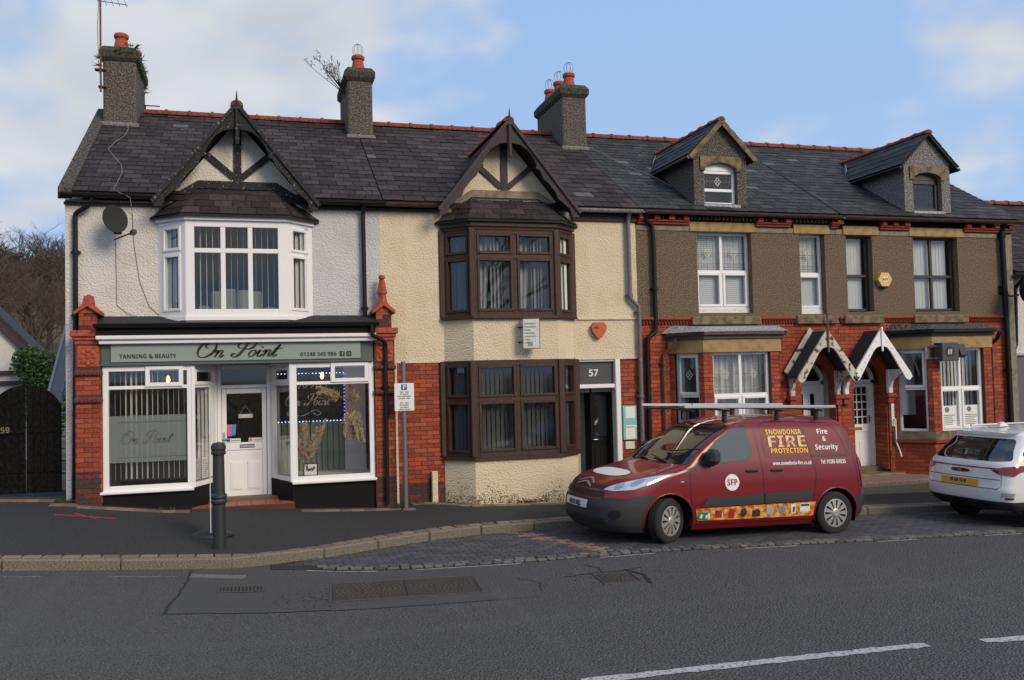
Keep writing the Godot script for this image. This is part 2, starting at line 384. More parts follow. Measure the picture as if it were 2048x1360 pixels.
	mat("hubcap", [0.46, 0.45, 0.43], 0.38, {"metal": 0.6})
	mat("car_glass", [0.010, 0.012, 0.013], 0.03, {"spec": 0.7})
	mat("lamp_clear", [0.62, 0.65, 0.68], 0.08, {"metal": 0.6})
	mat("lamp_red", [0.20, 0.008, 0.010], 0.12, {"coat": 0.6})
	mat("vinyl_white", [0.74, 0.74, 0.74], 0.4)
	mat("vinyl_yellow", [0.72, 0.46, 0.03], 0.4)
	mat("vinyl_gold", [0.5, 0.35, 0.13], 0.4, {"tex": noise_tex(0.02, [[0.25, [0.45, 0.11, 0.04]], [0.5, [0.56, 0.36, 0.14]], [0.8, [0.66, 0.55, 0.30]]], FastNoiseLite.TYPE_SIMPLEX_SMOOTH, 3, 256, 75), "tile": 0.5})
	mat("vinyl_orange", [0.5, 0.2, 0.04], 0.4, {"tex": noise_tex(0.02, [[0.2, [0.35, 0.06, 0.015]], [0.5, [0.58, 0.22, 0.04]], [0.8, [0.70, 0.45, 0.14]]], FastNoiseLite.TYPE_SIMPLEX_SMOOTH, 3, 256, 76), "tile": 0.7})
	mat("vinyl_green", [0.03, 0.20, 0.09], 0.4)
	mat("vinyl_red", [0.40, 0.02, 0.02], 0.4)
	mat("plate_white", [0.62, 0.62, 0.60], 0.4)
	mat("plate_yellow", [0.62, 0.37, 0.03], 0.4)
	# plants
	mat("bark", [0.075, 0.06, 0.045], 0.95)
	mat("twig", [0.085, 0.065, 0.05], 0.95)
	mat("ivy", [0.045, 0.085, 0.018], 0.6, {"back": [0.03, 0.06, 0.01]})
	mat("leaf", [0.045, 0.075, 0.02], 0.7, {"back": [0.03, 0.05, 0.01]})
	mat("evergreen", [0.018, 0.026, 0.012], 0.8)
	mat("grass", [0.05, 0.085, 0.018], 0.8, {"back": [0.03, 0.05, 0.01]})
	mat("hill", [0.08, 0.066, 0.042], 1.0, {"tex": stained([0.085, 0.070, 0.044], 0.6, 1.4, 0.02, 80), "tile": 30.0})
	mat("earth", [0.06, 0.055, 0.045], 1.0)

# ---------------------------------------------------------------- sky, light, camera
func sky_picture() -> ImageTexture:
	var w := 1536
	var h := 768
	var im := Image.create(w, h, false, Image.FORMAT_RGBF)
	var f := FastNoiseLite.new()
	f.noise_type = FastNoiseLite.TYPE_SIMPLEX_SMOOTH; f.frequency = 1.0; f.fractal_octaves = 6; f.fractal_gain = 0.5; f.seed = 11
	var g := FastNoiseLite.new()
	g.noise_type = FastNoiseLite.TYPE_SIMPLEX_SMOOTH; g.frequency = 1.0; g.fractal_octaves = 3; g.seed = 5
	# banks of cloud: azimuth (degrees, 0 = straight at the facades), elevation, half widths, weight
	var banks := [[-3.0, 19.5, 11.0, 7.0, 0.75], [-14.0, 13.0, 9.0, 8.0, 0.55], [6.5, 19.5, 3.0, 3.0, 0.5], [45.0, 16.0, 6.0, 4.0, 0.32], [26.0, 22.5, 5.0, 1.6, 0.22], [-60.0, 24.0, 26.0, 14.0, 0.8], [88.0, 28.0, 24.0, 15.0, 0.8], [130.0, 24.0, 22.0, 14.0, 0.8], [170.0, 34.0, 28.0, 18.0, 0.8], [-110.0, 30.0, 28.0, 16.0, 0.8], [-155.0, 22.0, 24.0, 14.0, 0.8], [20.0, 62.0, 60.0, 14.0, 0.75], [-120.0, 62.0, 60.0, 16.0, 0.75], [110.0, 58.0, 50.0, 14.0, 0.75]]
	for y in h:
		var el := PI * (0.5 - (y + 0.5) / h)
		for x in w:
			if el < -0.03:
				im.set_pixel(x, y, Color(0.16, 0.165, 0.17)); continue
			var az := TAU * (x + 0.5) / w  # straight at the facades lies on the picture's edge
			var d := Vector3(sin(az) * cos(el), sin(el), -cos(az) * cos(el))
			var s := clampf(sin(el), 0.0, 1.0)
			var blue := Color(0.29, 0.395, 0.55).lerp(Color(0.15, 0.265, 0.49), pow(s, 0.6))
			var q := d / (0.35 + s) * 1.6
			var dens := f.get_noise_3d(q.x * 1.3, q.y * 1.3, q.z * 1.3) * 1.25 - 0.30
			for b in banks:
				var da := fposmod(rad_to_deg(az) - b[0] + 180.0, 360.0) - 180.0
				var de: float = rad_to_deg(el) - b[1]
				if absf(da) < b[2] * 2.6 and absf(de) < b[3] * 2.6:
					dens += 0.85 * b[4] * exp(-(da * da / (b[2] * b[2]) + de * de / (b[3] * b[3])) * 0.8)
			var cover := smoothstep(-0.10, 0.5, dens)
			var body := 0.5 + 0.5 * g.get_noise_3d(q.x * 2.1 + 4.0, q.y * 2.1, q.z * 2.1)
			var cloud := Color(0.345, 0.36, 0.39).lerp(Color(0.50, 0.505, 0.515), body)
			im.set_pixel(x, y, blue.lerp(cloud, cover * 0.93))
	return ImageTexture.create_from_image(im)

func set_camera_and_light() -> void:
	var cam := Camera3D.new()
	cam.name = "camera"
	add_child(cam)
	cam.position = Vector3(0, 2.35, 15.5)
	cam.rotation = Vector3(0.039, -deg_to_rad(16.2), -0.0245)
	cam.fov = 2.0 * rad_to_deg(atan(680.0 / 1800.0))
	cam.near = 0.1
	cam.far = 900.0
	cam.current = true
	var env := Environment.new()
	env.background_mode = Environment.BG_SKY
	var sky := Sky.new()
	var pano := PanoramaSkyMaterial.new()
	pano.panorama = sky_picture()
	sky.sky_material = pano
	env.sky = sky
	env.tonemap_mode = Environment.TONE_MAPPER_LINEAR
	env.tonemap_exposure = 1.62
	env.sdfgi_enabled = true
	env.ssao_enabled = true
	env.ssil_enabled = true
	var we := WorldEnvironment.new()
	we.name = "environment"
	we.environment = env
	add_child(we)
	# the sun stands behind thin cloud, high over the road and to the right: soft, weak shadows fall down and to the left
	var sun := DirectionalLight3D.new()
	sun.name = "sun"
	sun.light_color = Color(1.0, 0.92, 0.82)
	sun.light_energy = 0.5
	sun.light_angular_distance = 24.0
	sun.shadow_enabled = true
	add_child(sun)
	sun.look_at_from_position(Vector3(9, 10.5, 17), Vector3.ZERO)

# ---------------------------------------------------------------- ground
func curve(pts: Array, x: float) -> float:
	if x <= pts[0][0]: return pts[0][1]
	for k in pts.size() - 1:
		if x <= pts[k + 1][0]:
			var t: float = (x - pts[k][0]) / (pts[k + 1][0] - pts[k][0])
			return lerpf(pts[k][1], pts[k + 1][1], t)
	return pts[-1][1]

func smooth(pts: Array, x: float) -> float:  # the same through a cubic, for bodywork
	if x <= pts[0][0]: return pts[0][1]
	var n := pts.size()
	for k in n - 1:
		if x <= pts[k + 1][0]:
			var h: float = pts[k + 1][0] - pts[k][0]
			var t: float = (x - pts[k][0]) / h
			var s: float = (pts[k + 1][1] - pts[k][1]) / h
			var a: float = (pts[k][1] - pts[k - 1][1]) / (pts[k][0] - pts[k - 1][0]) if k > 0 else s
			var b: float = (pts[k + 2][1] - pts[k + 1][1]) / (pts[k + 2][0] - pts[k + 1][0]) if k + 2 < n else s
			var m0 := 2.0 * a * s / (a + s) if a * s > 0.0 else 0.0
			var m1 := 2.0 * b * s / (b + s) if b * s > 0.0 else 0.0
			if k == 0: m0 = s
			if k + 2 >= n: m1 = s
			var t2 := t * t; var t3 := t2 * t
			return (2 * t3 - 3 * t2 + 1) * pts[k][1] + (t3 - 2 * t2 + t) * h * m0 + (3 * t2 - 2 * t3) * pts[k + 1][1] + (t3 - t2) * h * m1
	return pts[-1][1]

func road_y(x: float) -> float:
	return curve([[-30, 2.0], [-8, 0.60], [-2.8, 0.24], [-1.45, 0.14], [0, 0.04], [1, 0.0], [3, -0.002], [5, -0.006], [5.45, -0.012], [8.2, -0.10], [11.5, -0.215], [16, -0.36], [25, -0.6], [60, -1.4]], x)

func wall_y(x: float) -> float:  # pavement level at the foot of the facades
	return curve([[-30, 2.3], [-8, 0.92], [-2.6, 0.56], [-1.3, 0.39], [0.4, 0.29], [2, 0.20], [3.5, 0.175], [5.1, 0.09], [8, 0.05], [11.7, 0.0], [16, -0.12], [30, -0.5], [60, -1.2]], x)

func kerb_z(x: float) -> float:  # face of the kerb
	return curve([[-30, 3.8], [-0.05, 3.8], [0.35, 3.62], [0.9, 3.32], [2.0, 2.80], [2.8, 2.52], [3.5, 2.42], [4.2, 2.42], [11, 2.42], [30, 2.5]], x)

func pave_y(x: float, z: float) -> float:
	var t := clampf((z - 0.0) / (kerb_z(x) - 0.12), 0.0, 1.0)
	return lerpf(wall_y(x), road_y(x) + 0.125, t)

func bay_z(x: float) -> float:  # outer edge of the parking bay
	return curve([[0.4, 3.95], [1.6, 4.4], [3, 4.58], [5, 4.64], [8, 4.66], [11, 4.55], [20, 4.5]], x)

func strip(st: MB, pts: Array, width: float, lift: float, surface: Callable, sub := 0.25) -> void:  # flat band along a polyline on the ground
	for k in pts.size() - 1:
		var a: Vector2 = pts[k]; var b: Vector2 = pts[k + 1]
		var n := maxi(1, int(ceil(a.distance_to(b) / sub)))
		var s := (b - a).normalized().orthogonal() * width / 2.0
		for j in n:
			var p := a.lerp(b, float(j) / n); var q := a.lerp(b, float(j + 1) / n)
			var P := func(w: Vector2): return Vector3(w.x, surface.call(w.x, w.y) + lift, w.y)
			st.fix(P.call(p + s), P.call(q + s), P.call(q - s), P.call(p - s), Vector3(p.x, -50, p.y))

func build_ground() -> void:
	# far ground, one sheet
	var st := mb()
	var H := func(x: float, z: float) -> float:
		var base := road_y(clampf(x, -30, 60)) - 0.35
		if z < -9.0:
			var back := (-9.0 - z)
			base += smoothstep(0.0, 120.0, back) * 15.0 * smoothstep(45.0, -25.0, x + back * 0.05) + smoothstep(100.0, 300.0, back) * 4.0
		if z > 19.0: base += smoothstep(19.0, 26.0, z) * 1.2
		return base
	var xs := [-420.0, -250.0, -150.0, -100.0, -75.0, -55.0, -42.0, -32.0, -24.0, -18.0, -12.0, -8.0, -5.0, 0.0, 6.0, 14.0, 24.0, 40.0, 70.0, 120.0, 220.0, 420.0]
	var zs := [-420.0, -300.0, -220.0, -170.0, -135.0, -110.0, -90.0, -72.0, -56.0, -42.0, -30.0, -22.0, -15.0, -9.0, -4.0, 2.0, 10.0, 19.0, 22.0, 26.0, 60.0, 150.0, 420.0]
	for i in xs.size() - 1:
		for j in zs.size() - 1:
			var P := func(x, z): return Vector3(x, H.call(x, z), z)
			st.quad(P.call(xs[i], zs[j + 1]), P.call(xs[i + 1], zs[j + 1]), P.call(xs[i + 1], zs[j]), P.call(xs[i], zs[j]))
	setting(st, "ground", "hill")
	# road
	st = mb()
	var x := -30.0
	while x < 60.0:
		var e := x + (0.5 if x > -6 and x < 20 else 2.0)
		var zz := [kerb_z(x) - 0.2, 4.4, 6.0, 8.0, 10.0, 12.0, 13.6]
		var ze := [kerb_z(e) - 0.2, 4.4, 6.0, 8.0, 10.0, 12.0, 13.6]
		for k in 6:
			st.quad(Vector3(x, road_y(x), zz[k + 1]), Vector3(e, road_y(e), ze[k + 1]), Vector3(e, road_y(e), ze[k]), Vector3(x, road_y(x), zz[k]))
		x = e
	var road := setting(st, "road", "asphalt")
	# opposite pavement
	st = mb()
	x = -30.0
	while x < 60.0:
		var e := x + 2.0
		st.quad(Vector3(x, road_y(x) + 0.12, 19.2), Vector3(e, road_y(e) + 0.12, 19.2), Vector3(e, road_y(e) + 0.12, 13.6), Vector3(x, road_y(x) + 0.12, 13.6))
		st.quad(Vector3(e, road_y(e) - 0.1, 13.6), Vector3(x, road_y(x) - 0.1, 13.6), Vector3(x, road_y(x) + 0.12, 13.6), Vector3(e, road_y(e) + 0.12, 13.6))
		x = e
	setting(st, "opposite_pavement", "tarmac_new")
	# pavement in front of the houses
	st = mb()
	x = -30.0
	while x < 50.0:
		var e := x + (0.25 if x > -6 and x < 17 else 1.0)
		var n := 6
		for k in n:
			var P := func(xx: float, t: float) -> Vector3:
				var z := lerpf(-1.4, kerb_z(xx) - 0.275, t)
				return Vector3(xx, pave_y(xx, z), z)
			st.quad(P.call(x, float(k + 1) / n), P.call(e, float(k + 1) / n), P.call(e, float(k) / n), P.call(x, float(k) / n))
		x = e
	var pave := setting(st, "pavement", "tarmac_new")
	build_kerb(pave)
	build_bay(road)
	build_markings(road)

func along_kerb(d: float) -> Vector2:  # point on the kerb face, d metres along it from x = -8
	var p := Vector2(-8.0, kerb_z(-8.0))
	var left := d
	while left > 0.0:
		var q := Vector2(p.x + 0.05, kerb_z(p.x + 0.05))
		var s := p.distance_to(q)
		if s >= left: return p.lerp(q, left / s)
		left -= s
		p = q
	return p

func build_kerb(pave: Node3D) -> void:
	# kerb stones, a course of edging bricks behind them
	var pts := [Vector2(-8.0, kerb_z(-8.0))]
	while pts[-1].x < 24.0:
		pts.append(Vector2(pts[-1].x + 0.04, kerb_z(pts[-1].x + 0.04)))
	var at := func(d: float) -> Vector2:
		var left := d
		for k in pts.size() - 1:
			var s: float = pts[k].distance_to(pts[k + 1])
			if s >= left: return pts[k].lerp(pts[k + 1], left / s)
			left -= s
		return pts[-1]
	var d := 0.12
	var row := mb()
	var unit := mb()
	unit.cbox(Vector3(-0.5, -0.5, -0.5), Vector3(0.5, 0.5, 0.5), 0.06)
	var brick := unit.mesh()
	while d < 31.0:
		var here: Vector2 = at.call(d)
		var L := 1.27 if here.x < -0.1 or here.x > 4.5 else 0.84
		var a := here
		var b: Vector2 = at.call(d + L)
		var f := frame(Vector3.ZERO, Vector3(b.x - a.x, road_y(b.x) - road_y(a.x), b.y - a.y), Vector3.UP)
		var st := mb()
		var len := Vector3(b.x - a.x, road_y(b.x) - road_y(a.x), b.y - a.y).length()
		var mid := Vector3((a.x + b.x) / 2, (road_y(a.x) + road_y(b.x)) / 2, (a.y + b.y) / 2) - f.basis.z * 0.065
		f.origin = mid
		st.cbox(Vector3(-len / 2 + 0.005, -0.18, -0.065), Vector3(len / 2 - 0.005, 0.128 + rng.randf_range(-0.003, 0.003), 0.065), 0.018, f)
		part(st, "kerb_stone", "kerb", pave)
		d += L
	d = 0.0
	var n := 0
	while d < 30.0:
		var a: Vector2 = at.call(d)
		var b: Vector2 = at.call(d + 0.215)
		var f := frame(Vector3.ZERO, Vector3(b.x - a.x, road_y(b.x) - road_y(a.x), b.y - a.y), Vector3.UP)
		f.origin = Vector3((a.x + b.x) / 2, road_y((a.x + b.x) / 2) + 0.09, (a.y + b.y) / 2) - f.basis.z * 0.205
		if a.x > -4.6 and a.x < 13.5:
			var t := Transform3D(f.basis * Basis.from_scale(Vector3(0.2, 0.085, 0.14)), f.origin)
			piece(brick, t, "edging_brick", "edge_brick_%d" % rng.randi_range(0, 2), pave)
			n += 1
		else:
			row.obox(f, Vector3(0.2, 0.08, 0.14))
		d += 0.215
	var rest := part(row, "far_edging_bricks", "edge_brick_0", pave)
	rest.set_meta("kind", "stuff")
	# brick margin along the foot of the houses
	var spots := []
	x_margin(spots, -2.95, -2.55, 0.40); x_margin(spots, -2.55, -0.95, 0.52); x_margin(spots, 0.75, 2.35, 0.52); x_margin(spots, 2.35, 2.62, 0.62)
	x_margin(spots, 2.62, 3.02, 0.10); x_margin(spots, 3.55, 5.4, 0.58); x_margin(spots, -4.6, -2.95, 0.05)
	for s in [[3.02, 0.14, 3.55, 0.56]]:
		for k in 3:
			spots.append([lerpf(s[0], s[2], (k + 0.5) / 3.0), lerpf(s[1], s[3], (k + 0.5) / 3.0), -0.66])
	for s in spots:
		var lie := Basis(Vector3(1, (pave_y(s[0] + 0.1, s[1]) - pave_y(s[0] - 0.1, s[1])) / 0.2, 0).normalized(), Vector3.UP, Vector3(0, (pave_y(s[0], s[1] + 0.1) - pave_y(s[0], s[1] - 0.1)) / 0.2, 1).normalized())
		var t := Transform3D(lie * Basis(Vector3.UP, s[2]) * Basis.from_scale(Vector3(0.203, 0.06, 0.21)), Vector3(s[0], pave_y(s[0], s[1]) - 0.022, s[1]))
		piece(brick, t, "margin_brick", "edge_brick_%d" % rng.randi_range(0, 2), pave)
	# red sprayed mark of a surveyor
	var st := mb()
	strip(st, [Vector2(-2.75, 1.15), Vector2(-1.9, 1.28)], 0.035, 0.004, pave_y)
	strip(st, [Vector2(-2.5, 1.05), Vector2(-2.15, 1.36)], 0.03, 0.008, pave_y)
	part(st, "sprayed_mark", "red_spray", pave, "red sprayed utility mark on dark tarmac")

func x_margin(spots: Array, a: float, b: float, z: float) -> void:
	var n := int(round((b - a) / 0.21))
	for k in n: spots.append([lerpf(a, b, (k + 0.5) / n), z + rng.randf_range(-0.006, 0.006), rng.randf_range(-0.02, 0.02)])

func build_bay(road: Node3D) -> void:
	var u := mb()
	u.cbox(Vector3(-0.5, -0.5, -0.5), Vector3(0.5, 0.5, 0.5), 0.07)
	var block := u.mesh()
	var bed := mb()
	var x := 0.2
	while x < 20.0:
		var e := x + 0.4
		bed.quad(Vector3(x, road_y(x) + 0.004, bay_z(x)), Vector3(e, road_y(e) + 0.004, bay_z(e)), Vector3(e, road_y(e) + 0.004, minf(kerb_z(e) - 0.05, bay_z(e))), Vector3(x, road_y(x) + 0.004, minf(kerb_z(x) - 0.05, bay_z(x))))
		x = e
	var bay := setting(bed, "parking_bay", "joint_sand")
	var rest := [mb(), mb(), mb()]
	var all := []
	var rows := 23
	for r in rows:
		var z0 := 2.32 + r * 0.1
		x = 0.3 + (0.1 if r % 2 else 0.0)
		while x < 17.5:
			var z := z0
			if z > kerb_z(x) + 0.03 and z < bay_z(x) - 0.24 and x > 0.45:
				all.append(Vector3(x, road_y(x), z))
			x += 0.2
	all.sort_custom(func(a, b): return a.distance_to(Vector3(1.6, 0, 5.5)) < b.distance_to(Vector3(1.6, 0, 5.5)))
	for k in all.size():
		var p: Vector3 = all[k]
		var red := absf((p.x - 3.91) - (p.z - 2.85) * 0.383) < 0.125
		var sl := (road_y(p.x + 0.2) - road_y(p.x - 0.2)) / 0.4
		var b := Basis(Vector3.BACK, atan(sl)) * Basis(Vector3.UP, rng.randf_range(-0.012, 0.012)) * Basis(Vector3.RIGHT, rng.randf_range(-0.012, 0.012))
		var t := Transform3D(b * Basis.from_scale(Vector3(0.189, 0.05, 0.089)), p + Vector3(0, -0.012 + rng.randf_range(-0.002, 0.002), 0))
		var which := rng.randi_range(0, 2)
		if k < 300: piece(block, t, "paving_block", ("edge_brick_%d" if red else "paver_%d") % which, bay)
		else: rest[which].obox(t, Vector3.ONE)
	for k in 3:
		var o := part(rest[k], "far_paving_blocks", "paver_%d" % k, bay)
		o.set_meta("kind", "stuff")
	# band of worn setts along the edge
	var far := mb()
	var n := 0
	for r in 2:
		x = 0.75 + 0.06 * r
		while x < 17.0:
			var w := rng.randf_range(0.11, 0.17)
			var z := bay_z(x) - 0.175 + r * 0.115
			var t := Transform3D(Basis(Vector3.UP, rng.randf_range(-0.12, 0.12)) * Basis.from_scale(Vector3(w - 0.02, 0.06, rng.randf_range(0.085, 0.1))), Vector3(x + w / 2, road_y(x) - 0.008 + rng.randf_range(-0.005, 0.007), z))
			if x < 13.0: piece(block, t, "sett", "sett_%d" % rng.randi_range(0, 2), bay)
			else: far.obox(t, Vector3.ONE)
			n += 1
			x += w
	var o := part(far, "far_setts", "sett_0", bay)
	o.set_meta("kind", "stuff")

func road_at(x: float, _z: float) -> float:
	return road_y(x)

func ragged(a: Vector2, b: Vector2, w: float, seed_: int, wob := 0.012) -> PackedVector2Array:  # long quad with worn edges
	var r := RandomNumberGenerator.new(); r.seed = seed_
	var p := PackedVector2Array()
	var s := (b - a).normalized().orthogonal() * w / 2
	var n := maxi(2, int(a.distance_to(b) / 0.07))
	for k in n + 1: p.append(a.lerp(b, float(k) / n) + s * (1.0 + r.randf_range(-wob, wob) / w * 2))
	for k in n + 1: p.append(b.lerp(a, float(k) / n) - s * (1.0 + r.randf_range(-wob, wob) / w * 2))
	return p

func ground_poly(st: MB, poly: PackedVector2Array, lift: float) -> void:  # outline on the road, cut along x so that it follows the slope
	var lo := 1e9; var hi := -1e9
	for p in poly: lo = minf(lo, p.x); hi = maxf(hi, p.x)
	var x := floorf(lo / 0.5) * 0.5
	while x < hi:
		for q in Geometry2D.intersect_polygons(poly, PackedVector2Array([Vector2(x, -50), Vector2(x + 0.5, -50), Vector2(x + 0.5, 50), Vector2(x, 50)])):
			var f := Geometry2D.triangulate_polygon(q)
			for k in range(0, f.size(), 3):
				var A := Vector3(q[f[k]].x, road_y(q[f[k]].x) + lift, q[f[k]].y); var B := Vector3(q[f[k + 1]].x, road_y(q[f[k + 1]].x) + lift, q[f[k + 1]].y); var C := Vector3(q[f[k + 2]].x, road_y(q[f[k + 2]].x) + lift, q[f[k + 2]].y)
				if (B - A).cross(C - A).y > 0: st.tri(A, B, C)
				else: st.tri(A, C, B)
		x += 0.5

func build_markings(road: Node3D) -> void:
	# broken white line in the middle of the road
	var dash := [[[-4.2, 8.9], [-2.4, 8.9]], [[0.2, 8.92], [2.0, 8.93]], [[2.4, 8.94], [5.45, 9.07]], [[6.0, 9.10], [9.0, 9.22]], [[13.0, 9.35], [17.0, 9.45]]]
	for k in dash.size():
		if k < 2: continue
		var st := mb()
		ground_poly(st, ragged(Vector2(dash[k][0][0], dash[k][0][1]), Vector2(dash[k][1][0], dash[k][1][1]), 0.115, 5 + k), 0.004)
		part(st, "centre_line_dash", "road_paint", road)
	# thin dashes at the edge of the parking bay
	var e := [[0.62, 1.45], [1.9, 3.2], [4.25, 5.0], [6.3, 7.1], [8.4, 9.1], [10.3, 11.0], [12.4, 13.2]]
	for k in e.size():
		var st := mb()
		ground_poly(st, ragged(Vector2(e[k][0], bay_z(e[k][0]) + 0.055), Vector2(e[k][1], bay_z(e[k][1]) + 0.055), 0.03, 30 + k, 0.006), 0.004)
		part(st, "bay_edge_dash", "road_paint", road)
	# remains of a line by the kerb
	for k in 3:
		var st := mb()
		var a: Array = [[-1.6, 4.2, -0.85, 4.24, 0.05], [-0.72, 4.2, -0.1, 4.32, 0.2], [-2.7, 4.15, -2.3, 4.15, 0.05]][k]
		ground_poly(st, ragged(Vector2(a[0], a[1]), Vector2(a[2], a[3]), a[4], 50 + k, 0.02), 0.004)
		part(st, "worn_line", "old_paint", road)
	# sealed trench and cracks
	var st := mb()
	ground_poly(st, PackedVector2Array([Vector2(-0.72, 3.86), Vector2(-0.75, 4.6), Vector2(-0.84, 6.0), Vector2(0.7, 6.12), Vector2(2.45, 6.3), Vector2(2.6, 4.65), Vector2(0.4, 4.46), Vector2(0.0, 3.86)]), 0.003)
	part(st, "trench_patch", "tarmac_patch", road)
	st = mb()
	for c in [[[-0.72, 3.9, -0.73, 4.5, -0.78, 5.2, -0.85, 6.0], 0.022], [[-0.85, 6.0, 0.0, 6.06, 0.7, 6.12, 1.0, 6.14], 0.012], [[1.0, 6.14, 1.9, 6.25, 2.9, 6.32], 0.008], [[2.9, 5.4, 3.1, 5.7, 3.0, 6.1], 0.012], [[3.9, 5.0, 4.0, 5.25, 3.95, 5.45], 0.012], [[4.25, 5.45, 4.35, 5.8, 4.25, 6.2], 0.04], [[3.45, 5.55, 3.8, 5.48, 4.2, 5.5, 4.5, 5.4], 0.02]]:
		var pts := []
		for k in range(0, c[0].size() - 2, 2):
			var a := Vector2(c[0][k], c[0][k + 1]); var b := Vector2(c[0][k + 2], c[0][k + 3])
			for j in 6: pts.append(a.lerp(b, j / 6.0) + Vector2(rng.randf_range(-0.015, 0.015), rng.randf_range(-0.015, 0.015)))
		pts.append(Vector2(c[0][-2], c[0][-1]))
		strip(st, pts, c[1], 0.007, road_at, 2.0)
	part(st, "cracks", "seam_tar", road)
	# broken tarmac round the covers: many small dark pits
	st = mb()
	for k in 260:
		var c := Vector2(rng.randfn(0.55, 0.3), rng.randfn(5.6, 0.2)) if k < 170 else Vector2(rng.randfn(4.0, 0.4), rng.randfn(5.75, 0.2))
		var p := PackedVector2Array()
		var r := rng.randf_range(0.004, 0.013)
		for j in 6: p.append(c + Vector2.from_angle(TAU * j / 6) * r * rng.randf_range(0.6, 1.4))
		ground_poly(st, p, 0.006)
	var pits := part(st, "pitted_tarmac", "seam_tar", road)
	pits.set_meta("kind", "stuff")

# ---------------------------------------------------------------- building kit
func wall_sheet(st: MB, x0: float, x1: float, y0: float, y1: float, zb: float, zf: float, holes := []) -> void:
	var xs := [x0, x1]; var ys := [y0, y1]
	for h in holes:
		for a in [h[0], h[1]]:
			if a > x0 and a < x1: xs.append(a)
		for a in [h[2], h[3]]:
			if a > y0 and a < y1: ys.append(a)
	xs.sort(); ys.sort()
	for i in xs.size() - 1:
		for j in ys.size() - 1:
			var a: float = xs[i]; var b: float = xs[i + 1]; var c: float = ys[j]; var d: float = ys[j + 1]
			if b - a < 1e-5 or d - c < 1e-5: continue
			var gap := false
			for h in holes:
				if (a + b) / 2 > h[0] and (a + b) / 2 < h[1] and (c + d) / 2 > h[2] and (c + d) / 2 < h[3]: gap = true
			if gap: continue
			st.quad(Vector3(a, c, zf), Vector3(b, c, zf), Vector3(b, d, zf), Vector3(a, d, zf))
			st.quad(Vector3(b, c, zb), Vector3(a, c, zb), Vector3(a, d, zb), Vector3(b, d, zb))
	for h in holes:
		var a: float = maxf(h[0], x0); var b: float = minf(h[1], x1); var c: float = maxf(h[2], y0); var d: float = minf(h[3], y1)
		if h[0] > x0: st.quad(Vector3(a, c, zf), Vector3(a, c, zb), Vector3(a, d, zb), Vector3(a, d, zf))
		if h[1] < x1: st.quad(Vector3(b, c, zb), Vector3(b, c, zf), Vector3(b, d, zf), Vector3(b, d, zb))
		if h[2] > y0: st.quad(Vector3(a, c, zf), Vector3(b, c, zf), Vector3(b, c, zb), Vector3(a, c, zb))
		if h[3] < y1: st.quad(Vector3(a, d, zb), Vector3(b, d, zb), Vector3(b, d, zf), Vector3(a, d, zf))
	st.quad(Vector3(x0, y0, zb), Vector3(x0, y0, zf), Vector3(x0, y1, zf), Vector3(x0, y1, zb))
	st.quad(Vector3(x1, y0, zf), Vector3(x1, y0, zb), Vector3(x1, y1, zb), Vector3(x1, y1, zf))
	st.quad(Vector3(x0, y1, zf), Vector3(x1, y1, zf), Vector3(x1, y1, zb), Vector3(x0, y1, zb))

func shell(house: Node3D, x0: float, x1: float, yf: float, mat_room := "room", depth := 4.0) -> void:  # rooms behind the front wall
	var st := mb()
	st.box(Vector3(x0, yf - 0.3, -7.6), Vector3(x0 + 0.1, 5.3, -0.26)); st.box(Vector3(x1 - 0.1, yf - 0.3, -7.6), Vector3(x1, 5.3, -0.26))
	st.box(Vector3(x0 + 0.1, yf - 0.3, -7.6), Vector3(x1 - 0.1, 5.3, -7.4))
	st.box(Vector3(x0 + 0.1, yf - 0.3, -depth - 0.1), Vector3(x1 - 0.1, 5.3, -depth))
	part(st, "room_walls", mat_room, house)
	for e in [[yf - 0.15, yf, depth], [2.95, 3.2, depth], [5.3, 5.36, 7.6]]:
		st = mb()
		st.box(Vector3(x0 + 0.1, e[0], -e[2]), Vector3(x1 - 0.1, e[1], -0.26))
		part(st, "floor_slab", "wood_floor", house)

